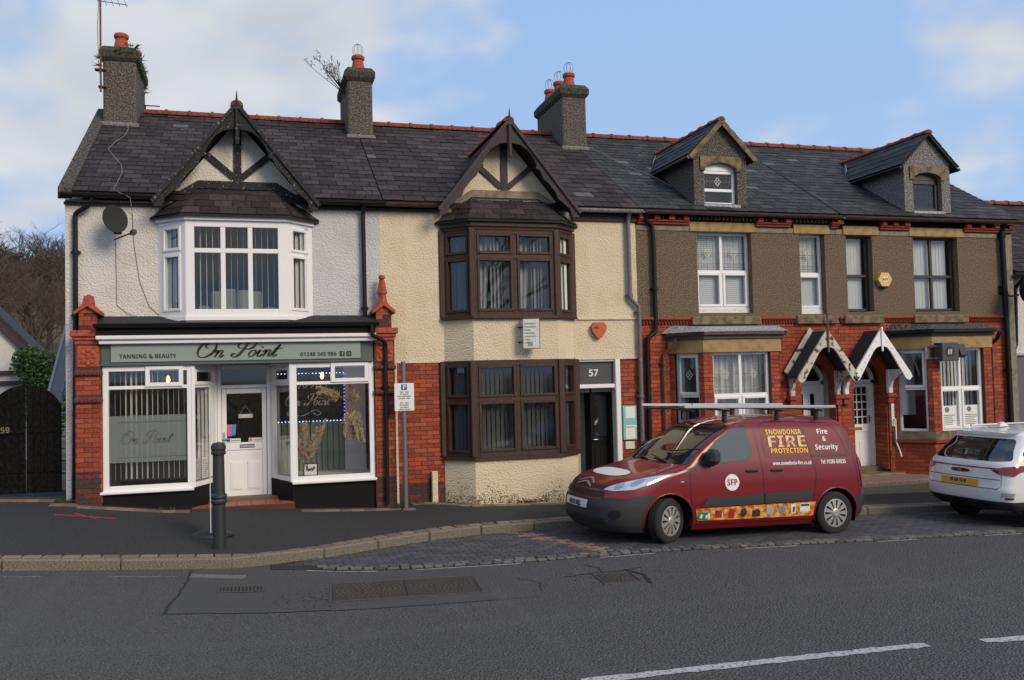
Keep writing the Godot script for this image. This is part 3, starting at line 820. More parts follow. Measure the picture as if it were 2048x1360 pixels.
func win(house: Node3D, t: Transform3D, w: float, h: float, cols: Array, rows: Array, o := {}) -> MeshInstance3D:
	# a window in t's plane, lower left corner on t; cols and rows are the centres of the bars; cas lists opening lights [column, row]
	var f: float = o.get("fw", 0.05)
	var bar: float = o.get("bar", 0.045)
	var dp: float = o.get("depth", 0.07)
	var st := mb()
	var B := func(a: float, b: float, c: float, d: float, z0: float, z1: float): st.cbox(Vector3(a, c, z0), Vector3(b, d, z1), 0.006, t)
	B.call(0.0, f, 0.0, h, -dp, 0.0); B.call(w - f, w, 0.0, h, -dp, 0.0); B.call(f, w - f, 0.0, f, -dp, -0.001); B.call(f, w - f, h - f, h, -dp, -0.001)
	for r in rows: B.call(f, w - f, r - bar / 2, r + bar / 2, -dp + 0.003, -0.003)
	var xs := [f]
	for c in cols: xs.append_array([c - bar / 2, c + bar / 2])
	xs.append(w - f)
	var ys := [f]
	for r in rows: ys.append_array([r - bar / 2, r + bar / 2])
	ys.append(h - f)
	for c in cols:
		for j in range(0, ys.size(), 2): B.call(c - bar / 2, c + bar / 2, ys[j], ys[j + 1], -dp + 0.005, -0.005)
	var panes := []
	for i in range(0, xs.size(), 2):
		for j in range(0, ys.size(), 2):
			var a: float = xs[i]; var b: float = xs[i + 1]; var c: float = ys[j]; var d: float = ys[j + 1]
			if o.get("cas", []).has([i / 2, j / 2]):
				var q: float = o.get("cw", 0.045)
				for e in [[a - 0.012, a + q, c - 0.012, d + 0.012], [b - q, b + 0.012, c - 0.012, d + 0.012], [a + q, b - q, c - 0.012, c + q], [a + q, b - q, d - q, d + 0.012]]:
					B.call(e[0], e[1], e[2], e[3], -dp + 0.02, 0.016)
				a += q; b -= q; c += q; d -= q
			panes.append([a, b, c, d])
	var fr := part(st, o.get("name", "window"), o.get("mat", "upvc"), house, o.get("label", ""))
	for p in panes:
		var g := mb()
		g.obox(t * Transform3D(Basis(), Vector3((p[0] + p[1]) / 2, (p[2] + p[3]) / 2, -dp * 0.55)), Vector3(p[1] - p[0], p[3] - p[2], 0.006))
		part(g, "pane", o.get("glass", "glass"), fr)
	if o.has("leaded"):
		var g := mb(); var lite := mb()
		for p in panes:
			var a: float = p[0]; var b: float = p[1]; var c: float = p[2]; var d: float = p[3]
			var cx := (a + b) / 2; var cy := (c + d) / 2
			var L := func(q: Vector2, r: Vector2, k: float, m: MB):
				var e := r - q
				m.obox(t * Transform3D(Basis(Vector3.BACK, atan2(e.y, e.x)), Vector3((q.x + r.x) / 2, (q.y + r.y) / 2, -dp * 0.55 + 0.006)), Vector3(e.length(), k, 0.005))
			if (c + d) / 2 > h / 2:
				for s in [0.06, 0.13]:
					L.call(Vector2(a + s, c), Vector2(a + s, d), 0.005, g); L.call(Vector2(b - s, c), Vector2(b - s, d), 0.005, g)
					L.call(Vector2(a, c + s), Vector2(b, c + s), 0.006, g); L.call(Vector2(a, d - s), Vector2(b, d - s), 0.006, g)
				L.call(Vector2(cx, c), Vector2(cx, d), 0.007, g); L.call(Vector2(a, cy), Vector2(b, cy), 0.007, g)
				var k := minf(0.085, (b - a) * 0.28)
				for s in 4:
					var q := Vector2(cx, cy) + Vector2.from_angle(PI / 2 * s) * Vector2(k * 0.8, k); var r := Vector2(cx, cy) + Vector2.from_angle(PI / 2 * (s + 1)) * Vector2(k * 0.8, k)
					L.call(q, r, 0.012, lite)
				L.call(Vector2(cx - k * 0.4, cy - k * 0.5), Vector2(cx + k * 0.4, cy + k * 0.5), 0.01, lite); L.call(Vector2(cx - k * 0.4, cy + k * 0.5), Vector2(cx + k * 0.4, cy - k * 0.5), 0.01, lite)
			else:
				L.call(Vector2(a + 0.03, c), Vector2(a + 0.03, d), 0.005, g); L.call(Vector2(b - 0.03, c), Vector2(b - 0.03, d), 0.005, g)
		if g.v.size(): part(g, "leading", "lead_came", fr)
		if lite.v.size(): part(lite, "diamond", "came_pale", fr)
	return fr

func blind(label: String, x0: float, x1: float, y0: float, y1: float, z: float, n: int, turn: float, mat_: String, group := "", width := 0.09, jit := 0.25) -> Node3D:  # vertical louvres hanging inside a window
	var b := thing("vertical_blind", label, "blind", Vector3((x0 + x1) / 2, y0, z), group)
	var st := mb()
	st.box(Vector3(x0, y1, z - 0.02), Vector3(x1, y1 + 0.035, z + 0.02))
	part(st, "head_rail", "upvc_old", b)
	var u := mb()
	u.box(Vector3(-0.5, 0, -0.5), Vector3(0.5, 1, 0.5))
	var m := u.mesh()
	for k in n:
		var t := Transform3D(Basis(Vector3.UP, turn + rng.randf_range(-jit, jit)) * Basis(Vector3.BACK, rng.randf_range(-0.006, 0.006)) * Basis.from_scale(Vector3(width, y1 - y0, 0.003)), Vector3(lerpf(x0, x1, (k + 0.5) / n), y0, z))
		piece(m, t, "slat", mat_, b)
	return b

func curtain(label: String, x0: float, x1: float, y0: float, y1: float, z: float, mat_: String, folds := 5, taper := 0.0, group := "", cat := "curtain") -> void:
	var st := mb()
	var n := folds * 8
	for k in n:
		for j in 4:
			var P := func(a: float, b: float) -> Vector3:
				var w := lerpf(x1 - x0, (x1 - x0) * (1.0 - taper), 1.0 - b)
				return Vector3(x0 + w * a, lerpf(y0, y1, b), z + sin(a * folds * TAU) * 0.025 * (1.0 + 0.4 * sin(b * 3.0 + a * 7.0)))
			st.quad(P.call(float(k) / n, j / 4.0), P.call(float(k + 1) / n, j / 4.0), P.call(float(k + 1) / n, (j + 1) / 4.0), P.call(float(k) / n, (j + 1) / 4.0))
	solid(st, "curtain", mat_, label, cat, group, Vector3((x0 + x1) / 2, y0, z))

var slate_mesh := {}
func slate_unit(kind: int) -> ArrayMesh:
	if not slate_mesh.has(kind):
		var st := mb()
		if kind == 0: st.box(Vector3(-0.5, 0, -1), Vector3(0.5, 1, 0))
		else:
			var p := PackedVector2Array([Vector2(-0.5, 1), Vector2(0.5, 1)])
			if kind == 1: p.append_array([Vector2(0.5, 0.1), Vector2(0.46, 0.0), Vector2(0.1, 0.03), Vector2(-0.5, 0)])
			else: p.append_array([Vector2(0.5, 0.02), Vector2(-0.2, 0.0), Vector2(-0.42, 0.07), Vector2(-0.5, 0.04)])
			st.prism(p, Transform3D(), -1, 0)
		slate_mesh[kind] = st.mesh()
	return slate_mesh[kind]

func slates(roof: Node3D, bl: Vector3, br: Vector3, tl: Vector3, tr: Vector3, gauge: float, width: float, tone: String, most := 300, skip = null, off := 0.0) -> void:
	# courses of slates on the quadrilateral; each tail lies on the course below it
	var up := ((tl + tr) / 2 - (bl + br) / 2)
	var dir := ((br - bl) if bl.distance_to(br) > tl.distance_to(tr) else (tr - tl)).normalized()
	var rise := (up - dir * up.dot(dir))
	var rows := int(round(rise.length() / gauge))
	rise = rise.normalized()
	var nrm := dir.cross(rise)
	var rest := [mb(), mb(), mb(), mb()]
	var made := 0
	for r in rows:
		var a := bl.lerp(tl, float(r) / rows); var b := br.lerp(tr, float(r) / rows)
		var a2 := bl.lerp(tl, float(r + 1) / rows); var b2 := br.lerp(tr, float(r + 1) / rows)
		var len := a.distance_to(b)
		var hgt := (a2 - a).dot(rise)
		var sl := (a2 - a).dot(dir); var sr := (b2 - b).dot(dir)  # slanted ends of the course
		var x := -(width * 0.5 if r % 2 else 0.0) + off
		while x < len - 0.01:
			var p := maxf(x, 0.0); var q := minf(x + width, len)
			x += width
			if q - p < 0.03: continue
			var lift := nrm * (0.016 + rng.randf_range(-0.002, 0.003))
			var c := a + dir * (p + q) / 2
			if skip != null and skip.call(c + rise * hgt * 0.5): continue
			var tilt := Basis(dir, rise, dir.cross(rise)) * Basis(Vector3.RIGHT, -0.045 + rng.randf_range(-0.012, 0.010)) * Basis(Vector3.BACK, rng.randf_range(-0.006, 0.006))
			var k := rng.randi_range(0, 3)
			var m: String = tone + "_%d" % k
			if rng.randf() < 0.012: m = "slate_pale"
			var left := p < 0.001 and absf(sl) > 0.02; var right := q > len - 0.001 and absf(sr) > 0.02
			if not left and not right:
				var t := Transform3D(tilt * Basis.from_scale(Vector3(q - p - rng.randf_range(0.008, 0.014), hgt * 1.25, 0.012)), c + lift - rise * hgt * 0.02 + nrm * 0.007)
				if made < most: piece(slate_unit(0 if rng.randf() < 0.8 else rng.randi_range(1, 2)), t, "slate", m, roof)
				else: rest[k].obox(Transform3D(t.basis, t.origin + t.basis.y * 0.5), Vector3.ONE)
			else:
				var poly := PackedVector2Array([Vector2(p + 0.003 - (p + q) / 2, 0), Vector2(q - 0.003 - (p + q) / 2, 0), Vector2(q - 0.003 - (p + q) / 2 + (sr if right else 0.0), hgt), Vector2(p + 0.003 - (p + q) / 2 + (sl if left else 0.0), hgt)])
				if poly[2].x - poly[3].x < 0.01: poly = PackedVector2Array([poly[0], poly[1], Vector2((poly[2].x + poly[3].x) / 2, hgt * 0.9)])
				if absf(poly[1].x - poly[0].x) < 0.02: continue
				var st := mb()
				st.prism(poly, Transform3D(tilt, c + lift), -0.004, 0.007)
				if made < most: part(st, "slate", m, roof)
				else: rest[k].v.append_array(st.v); rest[k].n.append_array(st.n)
			made += 1
	for k in 4:
		if rest[k].v.size():
			var o := part(rest[k], "upper_slates", tone + "_%d" % k, roof)
			o.set_meta("kind", "stuff")

var brick_mesh: ArrayMesh
var brick_count := {}
func bricks(owner_: Node3D, t: Transform3D, x0: float, x1: float, y0: float, y1: float, tone := "brick", holes := [], most := 300) -> void:
	# running bond in t's plane; the mortar stands 7 mm behind the faces
	if brick_mesh == null:
		var u := mb()
		u.cbox(Vector3(-0.5, -0.5, -1), Vector3(0.5, 0.5, 0), 0.03)
		brick_mesh = u.mesh()
	var n := 5 if tone == "brick" else 3
	var rest := {}
	var y := y0
	var r := int(round(y0 / 0.075))
	while y < y1 - 0.02:
		var hh := minf(0.075, y1 - y)
		var x := floorf(x0 / 0.225) * 0.225 - (0.1125 if r % 2 else 0.0)
		while x < x1 - 0.005:
			var spans := [[maxf(x, x0), minf(x + 0.225, x1)]]
			for h in holes:
				if y + hh / 2 < h[2] or y + hh / 2 > h[3]: continue
				var next := []
				for s in spans:
					if h[1] <= s[0] or h[0] >= s[1]: next.append(s)
					else:
						if h[0] > s[0]: next.append([s[0], h[0]])
						if h[1] < s[1]: next.append([h[1], s[1]])
				spans = next
			for s in spans:
				if s[1] - s[0] < 0.025: continue
				var k := rng.randi_range(0, n - 1)
				var b := t * Transform3D(Basis.from_scale(Vector3(s[1] - s[0] - 0.009, hh - 0.009, 0.03)), Vector3((s[0] + s[1]) / 2, y + hh / 2, 0.007 + rng.randf_range(-0.0015, 0.0015)))
				var c: int = brick_count.get(owner_, 0)
				if c < most: piece(brick_mesh, b, "brick", "%s_%d" % [tone, k], owner_)
				else:
					if not rest.has(k): rest[k] = mb()
					rest[k].obox(Transform3D(b.basis, b.origin - b.basis.z * 0.5), Vector3.ONE)
				brick_count[owner_] = c + 1
			x += 0.225
		y += 0.075
		r += 1
	for k in rest:
		var o := part(rest[k], "more_bricks", "%s_%d" % [tone, k], owner_)
		o.set_meta("kind", "stuff")

func ridge_tiles(roof: Node3D, a: Vector3, b: Vector3, each := 0.45, r := 0.12) -> void:
	var n := int(round(a.distance_to(b) / each))
	for k in n:
		var p := a.lerp(b, float(k) / n); var q := a.lerp(b, float(k + 1) / n)
		var d := (q - p).normalized()
		var s := d.cross(Vector3.UP).normalized()
		var st := mb()
		for part_ in [[0.0, 0.9, r], [0.88, 1.0, r + 0.022]]:
			var ring := func(t: float, rr: float) -> Array:
				var o := []
				for j in 9:
					var ang := lerpf(-0.15, PI + 0.15, j / 8.0)
					o.append([p.lerp(q, t) + s * cos(ang) * rr + Vector3.UP * (sin(ang) * rr * 0.8 - 0.02), (s * cos(ang) + Vector3.UP * sin(ang)).normalized()])
				return o
			var A = ring.call(part_[0] + 0.004, part_[2]); var B = ring.call(part_[1], part_[2])
			for j in 8: st.squad(A[j][0], A[j + 1][0], B[j + 1][0], B[j][0], A[j][1], A[j + 1][1], B[j + 1][1], B[j][1])
			for e in [A, B]:
				for j in range(1, 8): st.fix(e[0][0], e[j][0], e[j + 1][0], e[j + 1][0], p if e == B else q)
		part(st, "ridge_tile", "ridge_red", roof)

const EAVE := Vector2(0.16, 5.40)   # z and height of the slates' lower edge
const RIDGE := Vector2(-3.8, 7.80)
func roof_y(z: float) -> float:
	return EAVE.y + (EAVE.x - z) * (RIDGE.y - EAVE.y) / (EAVE.x - RIDGE.x)
func roof_z(y: float) -> float:
	return EAVE.x - (y - EAVE.y) * (EAVE.x - RIDGE.x) / (RIDGE.y - EAVE.y)

func main_roof(house: Node3D, x0: float, x1: float, gauge: float, width: float, tone: String, skip = null, ridge_from := 0.0, ridge_to := 0.0) -> MeshInstance3D:
	var st := mb()
	var back := -7.7
	st.prism(PackedVector2Array([Vector2(-EAVE.x + 0.02, EAVE.y - 0.09), Vector2(-EAVE.x, EAVE.y - 0.015), Vector2(-RIDGE.x, RIDGE.y - 0.015), Vector2(-back, EAVE.y), Vector2(-back, EAVE.y - 0.12), Vector2(-RIDGE.x, RIDGE.y - 0.16)]), Transform3D(Basis(Vector3(0, 0, -1), Vector3.UP, Vector3.RIGHT), Vector3.ZERO), x0, x1)
	var roof := part(st, "roof", "slate_under", house)
	slates(roof, Vector3(x0, EAVE.y, EAVE.x), Vector3(x1, EAVE.y, EAVE.x), Vector3(x0, RIDGE.y, RIDGE.x), Vector3(x1, RIDGE.y, RIDGE.x), gauge, width, tone, 300, skip)
	ridge_tiles(roof, Vector3(ridge_from if ridge_from else x0, RIDGE.y + 0.02, RIDGE.x), Vector3(ridge_to if ridge_to else x1, RIDGE.y + 0.02, RIDGE.x))
	return roof

func chimney(house: Node3D, x0: float, x1: float, zf: float, zb: float, top: float, mat_: String, pots: Array, guards: Array, label := "") -> MeshInstance3D:
	var st := mb()
	st.cbox(Vector3(x0, roof_y(zf) - 0.7, zb), Vector3(x1, top, zf), 0.03)
	var c := part(st, "chimney", mat_, house, label)
	st = mb()
	var P := func(g: float, y: float) -> Array: return [Vector3(x0 - g, y, zf + g), Vector3(x1 + g, y, zf + g), Vector3(x1 + g, y, zb - g), Vector3(x0 - g, y, zb - g)]
	var rings := [P.call(0.004, top - 0.015), P.call(0.055, top + 0.05), P.call(0.06, top + 0.17), P.call(-0.01, top + 0.27)]
	for k in 3:
		for j in 4: st.quad(rings[k][j], rings[k][(j + 1) % 4], rings[k + 1][(j + 1) % 4], rings[k + 1][j])
	st.quad(rings[3][0], rings[3][1], rings[3][2], rings[3][3])
	part(st, "chimney_cap", "moss_stone", c)
	st = mb()
	st.cbox(Vector3(x0 - 0.05, roof_y(zf) - 0.06, zf - 0.1), Vector3(x1 + 0.05, roof_y(zf) + 0.06, zf + 0.06), 0.03)
	part(st, "flaunching", "cement", c)
	for p in pots:
		st = mb()
		st.lathe([Vector2(0.155, 0), Vector2(0.15, 0.05), Vector2(0.115, 0.22), Vector2(0.108, 0.27), Vector2(0.135, 0.29), Vector2(0.14, 0.34), Vector2(0.118, 0.37), Vector2(0.09, 0.37), Vector2(0.09, 0.2)], X(p.x, p.y, p.z))
		part(st, "chimney_pot", "terracotta", c)
	for p in guards:
		st = mb()
		for k in 4:
			var ring := []
			for j in 13: ring.append(Vector3(p.x, p.y + 0.5, p.z) + Basis(Vector3.UP, PI / 4 * k) * Vector3(cos(PI * j / 6) * 0.115, sin(PI * j / 6) * 0.13, 0))
			st.tube(ring, 0.004, 4)
		part(st, "bird_guard", "steel", c)
	return c

func gutter(house: Node3D, x0: float, x1: float, y: float, z: float, mat_: String, called := "gutter") -> void:
	var st := mb()
	var p := PackedVector2Array()
	for k in 9: p.append(Vector2(cos(PI + PI * k / 8) * 0.06, sin(PI + PI * k / 8) * 0.065))
	for k in 9: p.append(Vector2(cos(TAU - PI * k / 8) * 0.052, sin(TAU - PI * k / 8) * 0.057))
	st.prism(p, Transform3D(Basis(Vector3(0, 0, 1), Vector3.UP, Vector3(-1, 0, 0)), Vector3(0, y, z)), -x1, -x0)
	part(st, called, mat_, house)

func pipe(house: Node3D, pts: Array, r: float, mat_: String, collars := [], called := "downpipe") -> MeshInstance3D:
	var st := mb()
	var smooth := []
	for k in pts.size():
		if k == 0 or k == pts.size() - 1: smooth.append(pts[k]); continue
		var a: Vector3 = pts[k] + (pts[k - 1] - pts[k]).limit_length(0.05); var b: Vector3 = pts[k] + (pts[k + 1] - pts[k]).limit_length(0.05)
		smooth.append_array([a, (a + b) / 4 + pts[k] / 2, b])
	st.tube(smooth, r, 10)
	var o := part(st, called, mat_, house)
	for c in collars:
		st = mb()
		st.lathe([Vector2(r, -0.035), Vector2(r + 0.013, -0.03), Vector2(r + 0.013, 0.03), Vector2(r, 0.035)], X(c.x, c.y, c.z), 12)
		st.box(Vector3(c.x - r - 0.03, c.y - 0.02, c.z - r - 0.02), Vector3(c.x + r + 0.03, c.y + 0.02, c.z - r + 0.01))
		part(st, "pipe_bracket", mat_, o)
	return o

# canted bay: corner points of its plan from left to right, at the wall and at the front
func bay_plan(xc: float, half := 1.22, front := 0.775, dp := 0.42) -> Array:
	return [Vector3(xc - half, 0, 0), Vector3(xc - front, 0, dp), Vector3(xc + front, 0, dp), Vector3(xc + half, 0, 0)]

func faces_of(plan: Array, y: float) -> Array:  # [transform with x along the face, width] of each face
	var out := []
	for k in plan.size() - 1:
		var a: Vector3 = plan[k] + Vector3(0, y, 0); var b: Vector3 = plan[k + 1] + Vector3(0, y, 0)
		out.append([frame(a, b - a, Vector3.UP), a.distance_to(b)])
	return out

func plan_band(st: MB, plan: Array, y0: float, y1: float, grow: float, thick: float) -> void:  # moulding round a bay
	var o := []; var i := []
	for k in plan.size():
		var d: Vector3 = (plan[mini(k + 1, plan.size() - 1)] - plan[maxi(k - 1, 0)]).normalized().cross(Vector3.UP)
		o.append(plan[k] + d * grow); i.append(plan[k] + d * (grow - thick))
	for k in plan.size() - 1:
		var c: Vector3 = (o[k] + o[k + 1] + i[k] + i[k + 1]) / 4 + Vector3(0, (y0 + y1) / 2, 0)
		var U := Vector3(0, y1, 0); var L := Vector3(0, y0, 0)
		st.fix(o[k] + L, o[k + 1] + L, o[k + 1] + U, o[k] + U, c); st.fix(i[k] + L, i[k + 1] + L, i[k + 1] + U, i[k] + U, c)
		st.fix(o[k] + U, o[k + 1] + U, i[k + 1] + U, i[k] + U, c); st.fix(o[k] + L, o[k + 1] + L, i[k + 1] + L, i[k] + L, c)
	for k in [0, plan.size() - 1]:
		st.fix(o[k] + Vector3(0, y0, 0), i[k] + Vector3(0, y0, 0), i[k] + Vector3(0, y1, 0), o[k] + Vector3(0, y1, 0), plan[1 if k == 0 else k - 1])

func bay_roof(house: Node3D, plan: Array, y0: float, y1: float, tone: String, top_half := 0.6, over := 0.11, flash := "lead") -> void:
	var xc: float = (plan[0].x + plan[3].x) / 2
	var q := [plan[0] + Vector3(-over * 1.1, y0, 0.02), plan[1] + Vector3(-over * 0.6, y0, over), plan[2] + Vector3(over * 0.6, y0, over), plan[3] + Vector3(over * 1.1, y0, 0.02)]
	var t0 := Vector3(xc - top_half, y1, 0.03); var t1 := Vector3(xc + top_half, y1, 0.03)
	var st := mb()
	var c := Vector3(xc, y0 + 0.1, 0.05)
	st.fix(q[1], q[2], t1, t0, c); st.tri(q[0], q[1], t0); st.tri(q[2], q[3], t1); st.fix(q[0], q[1], q[2], q[3], c + Vector3(0, 1, 0)); st.fix(q[0], q[3], t1, t0, Vector3(xc, y0, 1))
	for k in 3: st.fix(q[k], q[k + 1], q[k + 1] + Vector3(0, -0.035, 0), q[k] + Vector3(0, -0.035, 0), c)
	var r := part(st, "bay_roof", "slate_under", house)
	slates(r, q[1], q[2], t0, t1, 0.165, 0.29, tone)
	slates(r, q[0], q[1], t0 - Vector3(0.01, 0, 0), t0, 0.165, 0.29, tone, 300, null, 0.1)
	slates(r, q[2], q[3], t1, t1 + Vector3(0.01, 0, 0), 0.165, 0.29, tone, 300, null, 0.05)
	st = mb()
	st.tube([q[1] + Vector3(0, 0.012, 0), t0 + Vector3(0, 0.012, 0)], 0.016, 6); st.tube([q[2] + Vector3(0, 0.012, 0), t1 + Vector3(0, 0.012, 0)], 0.016, 6)
	part(st, "hip", tone + "_0", r)
	st = mb()
	st.obox(Transform3D(Basis(Vector3.RIGHT, -0.7), Vector3(xc, y1 + 0.005, 0.05)), Vector3(top_half * 2 + 0.05, 0.11, 0.012))
	part(st, "flashing", flash, r)

func gable(house: Node3D, xc: float, wall_mat: String, board: String, tone: String, post_mat: String, collar_mat: String) -> void:
	# small half-timbered gable over the bay
	var apex := 6.80; var foot := 5.20; var half := 1.235; var zf := 0.45
	var st := mb()
	st.prism(PackedVector2Array([Vector2(xc - 1.17, 5.25), Vector2(xc + 1.17, 5.25), Vector2(xc, 6.68)]), Transform3D(), -0.2, 0.06)
	part(st, "gable_wall", wall_mat, house)
	# roof of the gable
	var rise := (apex - foot) / half
	st = mb()
	var zr := roof_z(apex)
	for s: float in [-1.0, 1.0]:
		var e0 := Vector3(xc + s * half, foot + 0.03, zf - 0.03); var a0 := Vector3(xc, apex + 0.03, zf - 0.03); var a1 := Vector3(xc, apex + 0.03, zr - 0.1); var e1 := Vector3(xc + s * half, foot + 0.03, zf - 0.1)
		var d := Vector3(0, -0.05, 0)
		var c := Vector3(xc, foot, -0.5)
		st.fix(e0, a0, a1, e1, c); st.fix(e0 + d, a0 + d, a1 + d, e1 + d, c + Vector3(0, 9, 0)); st.fix(e0, a0, a0 + d, e0 + d, Vector3(xc, foot, -9))
	var r := part(st, "gable_roof", "slate_under", house)
	for s: float in [-1.0, 1.0]:
		var e0 := Vector3(xc + s * (half + 0.02), foot + 0.02, zf); var a0 := Vector3(xc + s * 0.01, apex + 0.035, zf); var a1 := Vector3(xc + s * 0.01, apex + 0.035, zr); var e1 := Vector3(xc + s * (half + 0.02), foot + 0.02, zf - 0.07)
		if s < 0: slates(r, e1, e0, a1, a0, 0.23, 0.3, tone, 60)
		else: slates(r, e0, e1, a0, a1, 0.23, 0.3, tone, 60)
	ridge_tiles(r, Vector3(xc, apex + 0.05, zf + 0.01), Vector3(xc, apex + 0.05, zr), 0.42, 0.1)
	# bargeboards: straight upper edge, lower edge cut into an arch and two cusps
	for s: float in [-1.0, 1.0]:
		st = mb()
		var p := PackedVector2Array([Vector2(0, apex + 0.02), Vector2(half + 0.03, foot + 0.04), Vector2(half + 0.03, foot - 0.06), Vector2(half - 0.09, foot - 0.05)])
		p.append_array([Vector2(half - 0.14, foot + 0.09), Vector2(half - 0.28, foot + 0.21), Vector2(half - 0.36, foot + 0.27), Vector2(half - 0.40, foot + 0.38), Vector2(half - 0.52, foot + 0.53), Vector2(half - 0.62, foot + 0.62), Vector2(half - 0.69, foot + 0.77), Vector2(half - 0.76, foot + 0.80), Vector2(half - 0.74, foot + 0.84), Vector2(half - 0.80, foot + 0.98), Vector2(half - 0.90, foot + 1.11), Vector2(half - 1.03, foot + 1.20), Vector2(0, foot + 1.24)])
		for k in p.size(): p[k] = Vector2(xc + s * p[k].x, p[k].y)
		st.prism(p, Transform3D(), zf - 0.02, zf + 0.025)
		var o := part(st, "bargeboard", board, house)
		st = mb()
		var dv := Vector3(xc + s * (half + 0.05), foot + 0.02, zf + 0.035) - Vector3(xc, apex + 0.045, zf + 0.035)
		st.obox(Transform3D(Basis(dv.normalized(), Vector3.BACK.cross(dv.normalized()), Vector3.BACK), Vector3(xc, apex + 0.04, zf + 0.03) + dv / 2), Vector3(dv.length(), 0.055, 0.07))
		part(st, "verge_moulding", board, o)
	st = mb()
	st.lathe([Vector2(0.03, 0.0), Vector2(0.035, 0.05), Vector2(0.035, 0.55), Vector2(0.05, 0.57), Vector2(0.03, 0.62), Vector2(0.004, 0.88)], X(xc, 6.17, zf + 0.05), 6, false)
	part(st, "finial", board, house)
	st = mb()
	st.box(Vector3(xc - 0.06, 5.6, 0.06), Vector3(xc + 0.06, 6.5, 0.1))
	part(st, "king_post", post_mat, house)
	for s: float in [-1.0, 1.0]:
		st = mb()
		var a := Vector3(xc + s * 0.06, 5.72, 0.08); var b := Vector3(xc + s * 0.5, 6.1, 0.08)
		var d := (b - a).normalized()
		st.obox(Transform3D(Basis(d, Vector3.BACK.cross(d), Vector3.BACK), (a + b) / 2), Vector3(a.distance_to(b), 0.1, 0.035))
		part(st, "diagonal_brace", post_mat, house)
	st = mb()
	st.prism(PackedVector2Array([Vector2(xc - 0.62, 5.52), Vector2(xc + 0.62, 5.52), Vector2(xc + 1.2, 5.16), Vector2(xc + 1.2, 5.28), Vector2(xc + 0.62, 5.65), Vector2(xc - 0.62, 5.65), Vector2(xc - 1.2, 5.28), Vector2(xc - 1.2, 5.16)]), Transform3D(), 0.061, 0.12)
	part(st, "collar_beam", collar_mat, house)

